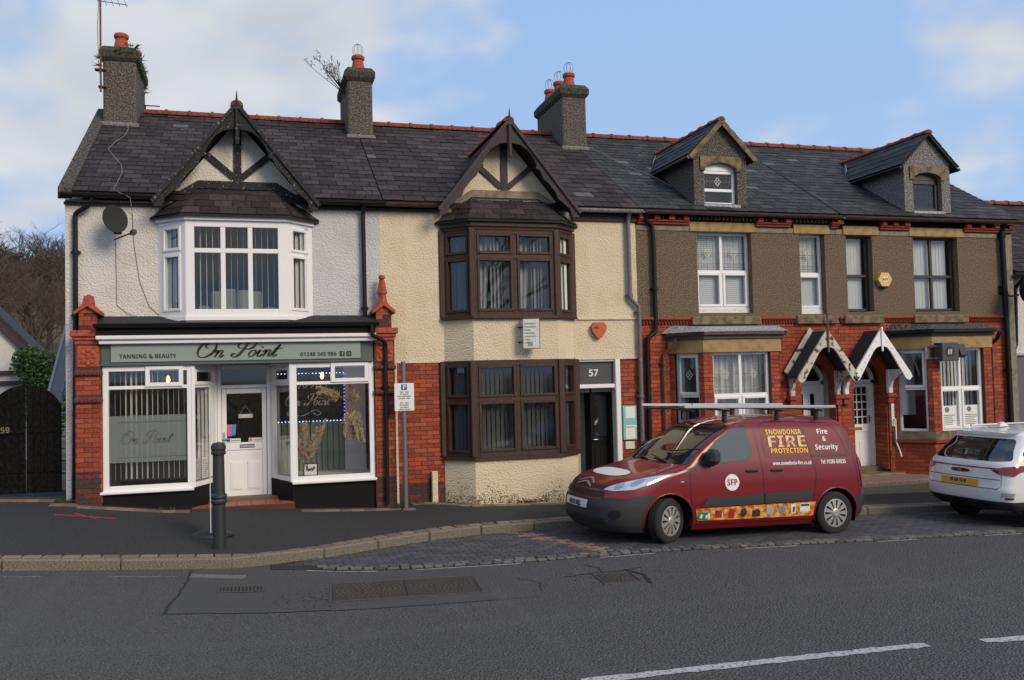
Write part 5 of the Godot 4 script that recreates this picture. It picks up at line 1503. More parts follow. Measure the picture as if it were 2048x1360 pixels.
	var ps := thing("price_sticker", "pink and blue cup shaped sticker on shop door glass", "sticker", Vector3(-0.36, 1.45, -0.56))
	st = mb(); st.prism(PackedVector2Array([Vector2(-0.40, 1.43), Vector2(-0.33, 1.43), Vector2(-0.325, 1.63), Vector2(-0.415, 1.63)]), Transform3D(), -0.5655, -0.5635)
	part(st, "pink_half", "pink_print", ps)
	st = mb(); st.prism(PackedVector2Array([Vector2(-0.325, 1.44), Vector2(-0.27, 1.44), Vector2(-0.255, 1.63), Vector2(-0.32, 1.63)]), Transform3D(), -0.5655, -0.5635)
	part(st, "blue_half", mat("cup_blue", [0.06, 0.25, 0.5], 0.5), ps)
	# notices in the slanted return window
	var a := Vector3(-0.895, 0.69, 0.3); var t := frame(a, Vector3(-0.555, 0.69, -0.5) - a, Vector3.UP)
	for k in 2:
		var n := thing("window_notice", ["grey printed notice low in slanted window left of door", "pale blue printed notice low in slanted window left of door"][k], "notice", t * Vector3(0.2 + k * 0.3, 0.1, -0.06))
		st = mb(); st.cbox(Vector3(0.1 + k * 0.31, 0.1, -0.062), Vector3(0.36 + k * 0.31, 0.44, -0.06), 0.001, t)
		part(st, "sheet", ["sign_grey", "sign_white"][k], n)
		st = mb()
		for j in 9: st.cbox(Vector3(0.13 + k * 0.31, 0.13 + j * 0.032, -0.06), Vector3(0.13 + k * 0.31 + rng.randf_range(0.12, 0.2), 0.143 + j * 0.032, -0.058), 0.001, t)
		part(st, "print", ["ink_grey", "blue_print"][k], n)

# ---------------------------------------------------------------- cream house, number 57
func cream_house() -> void:
	var h := thing("terraced_house", "cream roughcast house with brown timber bays and purple gable", "house", Vector3(4.5, 0.1, 0))
	var st := mb()
	wall_sheet(st, 2.161, 6.97, 2.63, 5.3, -0.25, 0.0, [[3.27, 5.69, 3.42, 4.94]])
	part(st, "upper_wall", "render_cream", h)
	st = mb()
	wall_sheet(st, 2.161, 6.97, -0.3, 2.629, -0.25, -0.02, [[3.26, 5.70, 0.95, 2.60], [5.72, 6.58, -0.3, 2.66]])
	part(st, "lower_wall", "mortar_red", h)
	bricks(h, X(0, 0, -0.02), 2.42, 3.24, 0.52, 2.63, "brick"); bricks(h, X(0, 0, -0.02), 2.42, 3.24, 0.1, 0.52, "brick_dark")
	bricks(h, X(0, 0, -0.02), 6.58, 6.97, 0.1, 2.63, "brick")
	shell(h, 2.17, 6.96, 0.3, "room")
	var skip := func(p: Vector3) -> bool: return absf(p.x - 4.41) < (6.80 - p.y) / 1.296 - 0.12 and p.y < 6.7
	main_roof(h, 2.21, 7.0, 0.255, 0.37, "slate_purple", skip, 2.5, 6.7)
	chimney(h, 1.98, 2.49, -3.0, -4.6, 8.52, "pebble_grey", [Vector3(2.24, 8.76, -3.3), Vector3(2.2, 8.76, -4.1)], [Vector3(2.24, 8.76, -3.3)], "narrow grey pebbledashed chimney with one caged pot in front")
	chimney(h, 6.64, 7.2, -2.95, -4.75, 8.46, "pebble_grey", [Vector3(6.92, 8.70, -3.25), Vector3(6.9, 8.70, -3.85), Vector3(6.88, 8.70, -4.45)], [Vector3(6.92, 8.70, -3.25), Vector3(6.9, 8.70, -3.85), Vector3(6.88, 8.70, -4.45)], "long grey pebbledashed chimney with three caged pots")
	st = mb()
	st.cbox(Vector3(2.17, 5.24, 0.0), Vector3(3.2, 5.3, 0.06), 0.01)
	part(st, "fascia_board", "purple_paint", h)
	st = mb(); st.cbox(Vector3(5.7, 5.16, 0.0), Vector3(6.99, 5.3, 0.05), 0.01)
	part(st, "fascia_board", "purple_paint", h)
	gutter(h, 2.27, 3.12, 5.36, 0.2, "brown_gutter"); gutter(h, 5.72, 7.03, 5.36, 0.2, "grey_gutter")
	gable(h, 4.41, "gable_cream", "purple_paint", "slate_purple", "purple_paint", "stucco_band")
	var plan := bay_plan(4.47)
	bay_roof(h, plan, 5.06, 5.5, "slate_purple", 0.68)
	st = mb()
	plan_band(st, plan, 4.95, 5.06, 0.06, 0.14); plan_band(st, plan, 4.90, 4.955, 0.02, 0.1); plan_band(st, plan, 3.34, 3.39, 0.075, 0.16)
	var trim := part(st, "bay_trim", "brown_timber", h)
	var W := {"name": "bay_window", "mat": "brown_timber", "fw": 0.1, "bar": 0.1, "depth": 0.09, "cw": 0.035, "glass": "glass"}
	var f := faces_of(plan, 3.38)
	win(h, f[1][0], f[1][1], 1.54, [0.775], [1.055], W.merged({"cas": [[0, 0], [1, 0], [0, 1], [1, 1]]}, true))
	for k in [0, 2]: win(h, f[k][0], f[k][1], 1.54, [], [1.055], W.merged({"cas": [[0, 0], [0, 1]], "fw": 0.09}, true))
	for k in 4:
		st = mb(); st.cbox(plan[k] + Vector3(-0.055, 3.38, -0.05), plan[k] + Vector3(0.055, 4.93, 0.035), 0.015)
		part(st, "bay_post", "brown_timber", h)
	# rendered apron between the bays
	st = mb()
	var flat := PackedVector2Array()
	for p in plan: flat.append(Vector2(p.x, p.z - 0.012))
	flat.append(Vector2(plan[3].x, -0.25)); flat.append(Vector2(plan[0].x, -0.25))
	st.prism(flat, Transform3D(Basis(Vector3.RIGHT, Vector3.BACK, Vector3.DOWN), Vector3.ZERO), -3.335, -2.62)
	part(st, "bay_apron", "render_cream", h)
	st = mb()
	st.prism(flat, Transform3D(Basis(Vector3.RIGHT, Vector3.BACK, Vector3.DOWN), Vector3.ZERO), -5.04, -4.97)
	part(st, "bay_ceiling", "room", h)
	var low := bay_plan(4.47, 1.24, 0.8, 0.44)
	f = faces_of(low, 0.95)
	win(h, f[1][0], f[1][1], 1.67, [0.8], [0.99], W.merged({"cas": [[0, 0], [1, 0], [0, 1], [1, 1]]}, true))
	for k in [0, 2]: win(h, f[k][0], f[k][1], 1.67, [], [0.99], W.merged({"cas": [[0, 0], [0, 1]], "fw": 0.09}, true))
	for k in 4:
		st = mb(); st.cbox(low[k] + Vector3(-0.06, 0.95, -0.05), low[k] + Vector3(0.06, 2.615, 0.03), 0.015)
		part(st, "bay_post", "brown_timber", h)
	st = mb()
	plan_band(st, low, 0.90, 0.955, 0.06, 0.16)
	part(st, "bay_sill", "brown_timber", h)
	flat = PackedVector2Array()
	for p in low: flat.append(Vector2(p.x, p.z))
	flat.append(Vector2(low[3].x, -0.25)); flat.append(Vector2(low[0].x, -0.25))
	st = mb()
	st.prism(flat, Transform3D(Basis(Vector3.RIGHT, Vector3.BACK, Vector3.DOWN), Vector3.ZERO), -0.90, 0.2)
	part(st, "bay_base", "render_cream", h)
	st = mb()
	st.box(Vector3(2.16, 0.0, -0.02), Vector3(2.42, 2.63, 0.0)); st.cbox(Vector3(2.98, 0.1, 0.0), Vector3(3.08, 0.72, 0.1), 0.01)
	part(st, "cream_strip", "render_cream", h)
	st = mb()
	st.box(Vector3(5.76, 3.335, 0.0), Vector3(6.97, 3.36, 0.035)); st.box(Vector3(2.16, 2.6, 0.0), Vector3(3.24, 2.63, 0.012)); st.box(Vector3(5.7, 2.60, 0.0), Vector3(6.98, 2.63, 0.012))
	part(st, "drip_ledge", "render_cream", h)
	# doorway
	st = mb()
	st.cbox(Vector3(6.48, 0.2, -0.2), Vector3(6.58, 2.63, 0.01), 0.01); st.cbox(Vector3(5.74, 2.07, -0.16), Vector3(6.48, 2.145, -0.02), 0.01); st.cbox(Vector3(5.74, 2.56, -0.16), Vector3(6.48, 2.62, -0.02), 0.01)
	var fr := part(st, "door_frame", "white_paint", h)
	st = mb(); st.box(Vector3(5.74, 2.145, -0.1), Vector3(6.48, 2.56, -0.09))
	part(st, "fanlight", "transom_grey", fr)
	text("57", 0.125, X(6.08, 2.355, -0.085), "house_number", "vinyl_white", fr)
	st = mb()
	st.cbox(Vector3(5.75, 0.2, -0.9), Vector3(5.8, 2.07, -0.12), 0.004); st.box(Vector3(5.75, 2.0, -0.95), Vector3(6.6, 2.06, -0.2)); st.cbox(Vector3(5.95, 0.15, -1.0), Vector3(6.07, 2.07, -0.9), 0.005)
	part(st, "porch_lining", mat("lobby_grey", [0.36, 0.36, 0.35], 0.7), h)
	st = mb(); st.cbox(Vector3(5.74, 0.2, -0.75), Vector3(6.12, 2.07, -0.7), 0.006)
	var inner := part(st, "inner_door", "lobby_grey", h, "pale grey inner lobby door")
	st = mb(); st.box(Vector3(5.76, 1.45, -0.7), Vector3(5.98, 2.0, -0.697))
	part(st, "pane", "car_glass", inner)
	st = mb(); st.box(Vector3(5.84, 1.15, -0.7), Vector3(5.93, 1.3, -0.696))
	part(st, "red_notice", "vinyl_red", inner)
	st = mb(); st.box(Vector3(5.7, 0.0, -1.2), Vector3(6.6, 0.2, -0.05))
	part(st, "door_step", "stone_dirty", h)
	st = mb()
	var dt := Transform3D(Basis(Vector3.UP, 0.25), Vector3(6.47, 0.22, -0.3))
	st.cbox(Vector3(-0.44, 0, -0.045), Vector3(0, 1.84, 0), 0.006, dt)
	st.cbox(Vector3(-0.38, 0.12, 0), Vector3(-0.06, 0.75, 0.012), 0.008, dt)
	for k in 3: st.cbox(Vector3(-0.37 + k * 0.105, 0.14, 0.012), Vector3(-0.275 + k * 0.105, 0.73, 0.018), 0.006, dt)
	var door := part(st, "door", "black_paint", h, "dark panelled front door standing ajar")
	st = mb(); st.cbox(Vector3(-0.36, 0.95, 0.0), Vector3(-0.08, 1.7, 0.006), 0.002, dt)
	part(st, "pane", "car_glass", door)
	st = mb(); st.tube([dt * Vector3(-0.41, 0.9, 0.01), dt * Vector3(-0.41, 0.9, 0.05), dt * Vector3(-0.32, 0.9, 0.05)], 0.01, 6)
	part(st, "handle", "aluminium", door)
	st = mb(); st.box(Vector3(5.8, 0.2, -1.9), Vector3(6.9, 2.9, -1.85))
	part(st, "hall_wall", "room", h)
	pipe(h, [Vector3(6.79, 5.34, 0.18), Vector3(6.79, 5.2, 0.08), Vector3(6.79, 3.72, 0.08), Vector3(6.95, 3.58, 0.08), Vector3(6.96, 3.48, 0.08), Vector3(6.96, 0.3, 0.06)], 0.04, "lilac_pipe", [Vector3(6.79, 3.78, 0.08), Vector3(6.96, 3.46, 0.08), Vector3(6.96, 1.9, 0.07), Vector3(6.96, 0.95, 0.07)])
	# blinds and curtains
	for k in 2:
		var x := 3.78 + k * 0.74
		curtain("grey folded curtain in upper brown bay, %s light" % ["left", "right"][k], x, x + 0.3, 3.45, 4.9, 0.2, "curtain_grey", 3, 0.3)
		blind("grey vertical blind in upper brown bay, %s light" % ["left", "right"][k], x + 0.28, x + 0.66, 3.45, 4.9, 0.22, 6, 0.9, "blind_grey")
		blind("dark grey vertical blind in lower brown bay, %s light" % ["left", "right"][k], x, x + 0.66, 1.02, 2.5, 0.22, 8, 0.45, "blind_dark", "", 0.088, 0.08)
	blind("pale blind in right slanted side of upper brown bay", 5.28, 5.55, 3.5, 4.88, 0.1, 4, 0.8, "blind_white", "", 0.09, 0.06)
	curtain("dark curtain edge in left slanted side of upper brown bay", 3.46, 3.6, 3.45, 4.9, 0.12, "blind_dark", 2)
	blind("grey blind in left slanted side of lower brown bay", 3.4, 3.66, 1.02, 2.5, 0.1, 4, -0.8, "blind_dark", "", 0.09, 0.06)
	blind("grey blind in right slanted side of lower brown bay", 5.28, 5.52, 1.02, 2.5, 0.1, 4, 0.8, "blind_dark", "", 0.09, 0.06)
	# signs on this house
	var s := thing("projecting_sign", "weathered white box sign projecting below brown bay", "sign", Vector3(4.5, 2.8, 0.44))
	st = mb()
	var bt := X(4.66, 3.06, 0.62, -0.32)
	st.cbox(Vector3(-0.13, -0.26, -0.1), Vector3(0.15, 0.26, 0.06), 0.01, bt)
	part(st, "box", "upvc_old", s)
	st = mb(); st.cbox(Vector3(0.0, -0.26, -0.1), Vector3(0.012, 0.27, -0.02), 0.004, bt * X(0.15, 0, 0.04))
	st.cbox(Vector3(-0.13, 0.26, -0.1), Vector3(0.15, 0.275, 0.07), 0.004, bt)
	part(st, "rusty_edge", "rust", s)
	st = mb()
	for k in 7: st.cbox(Vector3(-0.1, 0.16 - k * 0.055, 0.06), Vector3([0.1, 0.1, 0.0, 0.08, 0.1, 0.0, 0.0][k], 0.185 - k * 0.055, 0.062), 0.001, bt)
	st.cbox(Vector3(-0.05, -0.22, 0.06), Vector3(0.04, -0.14, 0.062), 0.001, bt)
	part(st, "faded_lettering", mat("faded_ink", [0.3, 0.3, 0.31], 0.7), s)
	st = mb(); st.tube([Vector3(4.5, 3.18, 0.4), Vector3(4.56, 3.18, 0.6)], 0.012, 6); st.tube([Vector3(4.5, 2.92, 0.4), Vector3(4.56, 2.92, 0.6)], 0.012, 6)
	part(st, "bracket", "black_paint", s)
	var al := thing("alarm_box", "red angular alarm box marked UK above door of 57", "alarm", Vector3(6.15, 3.0, 0.0))
	st = mb()
	st.prism(PackedVector2Array([Vector2(6.06, 3.28), Vector2(6.24, 3.28), Vector2(6.30, 3.2), Vector2(6.28, 3.12), Vector2(6.19, 2.99), Vector2(6.11, 2.99), Vector2(6.02, 3.12), Vector2(6.0, 3.2)]), Transform3D(), 0.0, 0.1)
	part(st, "case", "alarm_red", al)
	text("UK", 0.045, X(6.09, 3.185, 0.102), "lettering", "ink", al)
	var nb := thing("notice_board", "tall teal and white notice board beside door of 57", "notice board", Vector3(6.73, 1.1, 0.0))
	st = mb(); st.cbox(Vector3(6.6, 1.1, -0.013), Vector3(6.87, 1.73, 0.03), 0.006)
	part(st, "case", "teal_print", nb)
	st = mb()
	for e in [[1.5, 1.71, 0.19], [1.33, 1.37, 0.22], [1.12, 1.34, 0.19]]: st.box(Vector3(6.645, e[0], 0.03), Vector3(6.645 + e[2], e[1], 0.034))
	part(st, "sheets", "sign_white", nb)
	var lp := mb(); lp.cbox(Vector3(6.64, 0.93, -0.013), Vector3(6.82, 1.07, 0.02), 0.004)
	solid(lp, "small_plaque", "cream_paper", "small cream plaque under the teal notice board", "plaque", "", Vector3(6.73, 0.93, 0))

# ---------------------------------------------------------------- pair of brick and pebbledash houses
func plinth_bricks(h: Node3D, t: Transform3D, w: float, y0: float, y1: float, holes := []) -> void:
	bricks(h, t, 0.0, w, y0, y1, "brick", holes)

func dormer(h: Node3D, xc: float, wall_mat: String, win_mat: String, leaded: bool, coping_mat: String) -> void:
	var x0 := xc - 0.575; var x1 := xc + 0.575; var zf := -0.04
	var sh := 6.58; var ap := 7.16
	var st := mb()
	var out := PackedVector2Array([Vector2(x0, 5.42), Vector2(x0, sh), Vector2(xc, ap), Vector2(x1, sh), Vector2(x1, 5.42), Vector2(xc + 0.36, 5.42), Vector2(xc + 0.36, 6.28), Vector2(xc + 0.2, 6.36), Vector2(xc, 6.39), Vector2(xc - 0.2, 6.36), Vector2(xc - 0.36, 6.28), Vector2(xc - 0.36, 5.42)])
	st.prism(out, Transform3D(), zf - 0.2, zf)
	var d := part(st, "dormer", wall_mat, h)
	for s: float in [-1.0, 1.0]:
		st = mb()
		var xa := xc + s * 0.575; var xb := xc + s * 0.47
		st.prism(PackedVector2Array([Vector2(-zf + 0.2, roof_y(zf - 0.2) - 0.1), Vector2(-zf + 0.2, sh), Vector2(-roof_z(sh) + 0.1, sh)]), Transform3D(Basis(Vector3(0, 0, -1), Vector3.UP, Vector3.RIGHT), Vector3.ZERO), minf(xa, xb), maxf(xa, xb))
		part(st, "dormer_cheek", wall_mat, d)
	st = mb()  # stone head with a shallow arch
	var p := PackedVector2Array([Vector2(xc - 0.44, 6.22), Vector2(xc - 0.44, 6.5), Vector2(xc + 0.44, 6.5), Vector2(xc + 0.44, 6.22), Vector2(xc + 0.34, 6.22), Vector2(xc + 0.34, 6.28), Vector2(xc + 0.2, 6.355), Vector2(xc, 6.385), Vector2(xc - 0.2, 6.355), Vector2(xc - 0.34, 6.28), Vector2(xc - 0.34, 6.22)])
	st.prism(p, Transform3D(), zf - 0.12, zf + 0.03)
	part(st, "window_head", "stone_dirty", d)
	st = mb()
	st.cbox(Vector3(xc - 0.4, 5.42, zf - 0.2), Vector3(xc + 0.4, 5.56, zf + 0.05), 0.01); st.cbox(Vector3(xc - 0.66, 5.41, zf - 0.1), Vector3(xc + 0.66, 5.45, zf + 0.12), 0.01)
	part(st, "dormer_sill", "lead", d)
	var o := {"name": "dormer_window", "mat": win_mat, "fw": 0.055, "bar": 0.06, "depth": 0.06}
	if leaded: o.leaded = "all"
	var bars := [0.3] if leaded else []
	st = mb()
	st.prism(PackedVector2Array([Vector2(xc - 0.35, 6.24), Vector2(xc + 0.35, 6.24), Vector2(xc + 0.35, 6.30), Vector2(xc + 0.2, 6.37), Vector2(xc, 6.40), Vector2(xc - 0.2, 6.37), Vector2(xc - 0.35, 6.30)]), Transform3D(), zf - 0.16, zf - 0.09)
	part(st, "arched_head", win_mat, d)
	win(h, X(xc - 0.36, 5.56, zf - 0.1), 0.72, 0.68, [], bars, o.merged({"fw": 0.06 if leaded else 0.09}, true))
	# roof of the dormer
	var half := 0.70
	var foot := sh - 0.12
	var zr := roof_z(ap)
	st = mb()
	for s: float in [-1.0, 1.0]:
		var c := Vector3(xc, 5.5, -1)
		var dn := Vector3(0, -0.06, 0)
		var e0 := Vector3(xc + s * half, foot + 0.05, zf + 0.1); var a0 := Vector3(xc, ap + 0.05, zf + 0.1); var a1 := Vector3(xc, ap + 0.05, zr - 0.1); var e1 := Vector3(xc + s * half, foot + 0.05, roof_z(foot + 0.05))
		st.fix(e0, a0, a1, e1, c); st.fix(e0 + dn, a0 + dn, a1 + dn, e1 + dn, c + Vector3(0, 9, 0)); st.fix(e0, a0, a0 + dn, e0 + dn, Vector3(xc, 6, -9)); st.fix(e0, e1, e1 + dn, e0 + dn, c)
	var r := part(st, "dormer_roof", "slate_under", h)
	for s: float in [-1.0, 1.0]:
		var e0 := Vector3(xc + s * (half + 0.03), foot + 0.035, zf + 0.11); var a0 := Vector3(xc + s * 0.01, ap + 0.055, zf + 0.11); var a1 := Vector3(xc + s * 0.01, ap + 0.055, zr); var e1 := Vector3(xc + s * (half + 0.03), foot + 0.035, roof_z(foot + 0.05))
		if s < 0: slates(r, e1, e0, a1, a0, 0.2, 0.28, "slate_blue", 60)
		else: slates(r, e0, e1, a0, a1, 0.2, 0.28, "slate_blue", 60)
		st = mb()
		st.tube([e0 + Vector3(0, -0.05, 0), e1 + Vector3(0, -0.05, 0)], 0.035, 8)
		part(st, "dormer_gutter", "black_gloss" if not leaded else "brown_gutter", r)
		st = mb()
		st.obox(frame((e1 + a1) / 2 + Vector3(s * 0.02, 0.03, 0.03), a1 - e1, Vector3(0, 0.85, 0.5)), Vector3(0.5, 0.14, 0.01))
		if s < 0: part(st, "valley_lead", "lead", r)
	if leaded:
		for s: float in [-1.0, 1.0]:
			st = mb()
			var e := Vector3(xc + s * half, foot + 0.02, zf + 0.11); var a := Vector3(xc, ap + 0.04, zf + 0.11)
			var dv := a - e
			st.obox(Transform3D(Basis(dv.normalized(), Vector3.BACK.cross(dv.normalized()), Vector3.BACK), (a + e) / 2 + Vector3(0, -0.04, 0)), Vector3(dv.length(), 0.09, 0.04))
			part(st, "dormer_verge", coping_mat, r)
	ridge_tiles(r, Vector3(xc, ap + 0.06, zf + 0.12), Vector3(xc, ap + 0.06, zr), 0.42, 0.085)

func front_bay(h: Node3D, x0: float, x1: float, xl: float, xr: float, leaded: bool) -> void:
	# ground floor bay with stone lintel and flat leaded roof; x0..x1 its front, xl and xr where it meets the wall
	var dp := 0.6
	var plan := [Vector3(xl, 0, 0), Vector3(x0, 0, dp), Vector3(x1, 0, dp), Vector3(xr, 0, 0)]
	var flat := PackedVector2Array()
	for p in plan: flat.append(Vector2(p.x, p.z - 0.012))
	flat.append(Vector2(xr, -0.1)); flat.append(Vector2(xl, -0.1))
	var down := Transform3D(Basis(Vector3.RIGHT, Vector3.BACK, Vector3.DOWN), Vector3.ZERO)
	var st := mb()
	st.prism(flat, down, -0.83, 0.3)
	var base := part(st, "bay_base", "mortar_red", h)
	var f := faces_of(plan, 0.0)
	for k in 3: bricks(h, f[k][0] * X(0, 0, -0.012), 0.0, f[k][1], 0.02, 0.80, "brick")
	st = mb(); plan_band(st, plan, 0.80, 0.86, 0.05, 0.1)
	part(st, "brick_string", "brick_3", h)
	st = mb(); plan_band(st, plan, 0.86, 1.02, 0.04, 0.25)
	part(st, "bay_sill", "stone_dirty", h)
	st = mb(); plan_band(st, plan, 2.68, 2.93, 0.02, 0.25)
	part(st, "bay_lintel", "sandstone", h)
	st = mb()
	plan_band(st, plan, 2.93, 3.0, 0.06, 0.3); plan_band(st, plan, 3.0, 3.06, 0.13, 0.4)
	part(st, "bay_cornice", "brown_gutter" if leaded else "black_gloss", h)
	st = mb()
	var roof := PackedVector2Array([Vector2(xl - 0.16, -0.02), Vector2(x0 - 0.12, dp + 0.13), Vector2(x1 + 0.12, dp + 0.13), Vector2(xr + 0.16, -0.02)])
	var top := [Vector3(xl + 0.05, 3.2, 0.0), Vector3(x0 + 0.1, 3.16, dp - 0.1), Vector3(x1 - 0.1, 3.16, dp - 0.1), Vector3(xr - 0.05, 3.2, 0.0)]
	for k in 3:
		st.quad(Vector3(roof[k].x, 3.06, roof[k].y), Vector3(roof[k + 1].x, 3.06, roof[k + 1].y), top[k + 1], top[k])
	st.quad(top[0], top[1], top[2], top[3])
	part(st, "lead_roof", "lead" if leaded else "coping", h)
	st = mb(); st.prism(flat, down, -2.95, -2.75)
	part(st, "bay_ceiling", "room", h)
	# brick piers at the corners and the windows between
	for k in 3:
		var w: float = f[k][1]
		var m := 0.11 if k != 1 else 0.2
		st = mb()
		for e in [[0.0, m], [w - m, w]]: st.cbox(Vector3(e[0], 1.02, -0.2), Vector3(e[1], 2.68, -0.012), 0.002, f[k][0])
		part(st, "bay_pier", "mortar_red", h)
		for e in [[0.0, m], [w - m, w]]: bricks(h, f[k][0] * X(0, 0, -0.012), e[0], e[1], 1.02, 2.68, "brick")
		var o := {"name": "bay_window", "mat": "upvc", "fw": 0.05, "bar": 0.06, "depth": 0.07, "cw": 0.04}
		if leaded: o.leaded = "yes"
		var t: Transform3D = f[k][0] * X(m, 1.02, -0.08)
		if k == 1: win(h, t, w - 2 * m, 1.66, [(w - 2 * m) / 2], [0.86], o.merged({"cas": [[0, 0], [1, 0]]}, true))
		else: win(h, t, w - 2 * m, 1.66, [], [0.86], o.merged({"cas": [[0, 1]]}, true))

func porch(h: Node3D, xc: float, board: String, finial: bool, lining: String) -> void:
	var half := 0.64; var ap := 3.06; var ft := 2.16; var zf := 0.5
	var st := mb()
	for s: float in [-1.0, 1.0]:
		var c := Vector3(xc, 2.0, 0.2)
		var e0 := Vector3(xc + s * half, ft + 0.05, zf - 0.02); var a0 := Vector3(xc, ap, zf - 0.02); var a1 := Vector3(xc, ap, 0.005); var e1 := Vector3(xc + s * half, ft + 0.05, 0.005)
		var dn := Vector3(0, -0.05, 0)
		st.fix(e0, a0, a1, e1, c); st.fix(e0 + dn, a0 + dn, a1 + dn, e1 + dn, c + Vector3(0, 9, 0)); st.fix(e0, a0, a0 + dn, e0 + dn, Vector3(xc, 2, -9)); st.fix(e0, e1, e1 + dn, e0 + dn, c)
	var p := part(st, "porch_roof", "tarmac_new", h)
	for s: float in [-1.0, 1.0]:
		st = mb()
		var q := PackedVector2Array([Vector2(0, ap + 0.04), Vector2(half + 0.02, ft + 0.05), Vector2(half + 0.05, ft - 0.03), Vector2(half - 0.02, ft - 0.1), Vector2(half - 0.1, ft - 0.06), Vector2(0.2, ap - 0.42), Vector2(0.12, ap - 0.34), Vector2(0, ap - 0.31)])
		for k in q.size(): q[k] = Vector2(xc + s * q[k].x, q[k].y)
		st.prism(q, Transform3D(), zf - 0.02, zf + 0.02)
		var b := part(st, "porch_bargeboard", board, p)
		st = mb()
		for k in 6:
			var c := Vector3(xc + s * lerpf(0.12, half - 0.06, k / 5.0), lerpf(ap - 0.22, ft + 0.02, k / 5.0), zf + 0.02)
			st.lathe([Vector2(0.026, 0), Vector2(0.026, 0.006), Vector2(0.016, 0.009), Vector2(0.0, 0.003)], Transform3D(Basis(Vector3.RIGHT, PI / 2), c), 10)
		part(st, "roundel", board, p)
		st = mb()  # bracket and post under the eave
		st.cbox(Vector3(xc + s * (half - 0.12) - 0.05, 1.8, 0.005), Vector3(xc + s * (half - 0.12) + 0.05, 2.28, 0.09), 0.01)
		st.prism(PackedVector2Array([Vector2(0.09, 1.9), Vector2(0.15, 2.05), Vector2(0.3, 2.16), Vector2(0.45, 2.2), Vector2(0.45, 2.28), Vector2(0.09, 2.28)]), Transform3D(Basis(Vector3.BACK, Vector3.UP, Vector3.LEFT), Vector3.ZERO), -xc - s * (half - 0.12) - 0.03, -xc - s * (half - 0.12) + 0.03)
		part(st, "porch_bracket", board, p)
		st = mb()
		st.cbox(Vector3(xc + s * (half - 0.12) - 0.1, 1.72, 0.001), Vector3(xc + s * (half - 0.12) + 0.1, 1.8, 0.13), 0.01); st.cbox(Vector3(xc + s * (half - 0.12) - 0.07, 1.6, 0.001), Vector3(xc + s * (half - 0.12) + 0.07, 1.72, 0.09), 0.01)
		part(st, "brick_corbel", "brick_1", p)
	st = mb()
	st.cbox(Vector3(xc - 0.02, ap - 0.42, zf + 0.02), Vector3(xc + 0.02, ap + 0.06, zf + 0.05), 0.006)
	if finial:
		st.lathe([Vector2(0.02, 0), Vector2(0.03, 0.06), Vector2(0.018, 0.1), Vector2(0.018, 0.28), Vector2(0.028, 0.32), Vector2(0.004, 0.40)], X(xc, ap + 0.02, zf + 0.03), 8)
		st.cbox(Vector3(xc - 0.085, ap + 0.17, zf + 0.015), Vector3(xc + 0.085, ap + 0.21, zf + 0.045), 0.01)
		for s: float in [-1.0, 1.0]: st.lathe([Vector2(0, -0.05), Vector2(0.03, -0.02), Vector2(0.03, 0.02), Vector2(0, 0.06)], X(xc + s * 0.075, ap + 0.18, zf + 0.03), 8)
	part(st, "porch_finial", "rust" if finial else board, p)
	if finial:
		st = mb(); st.obox(frame(Vector3(xc - half / 2 - 0.03, (ap + ft) / 2 + 0.08, 0.06), Vector3(half, ap - ft, 0), Vector3.BACK), Vector3(1.05, 0.02, 0.1))
		part(st, "porch_edge", board, p)

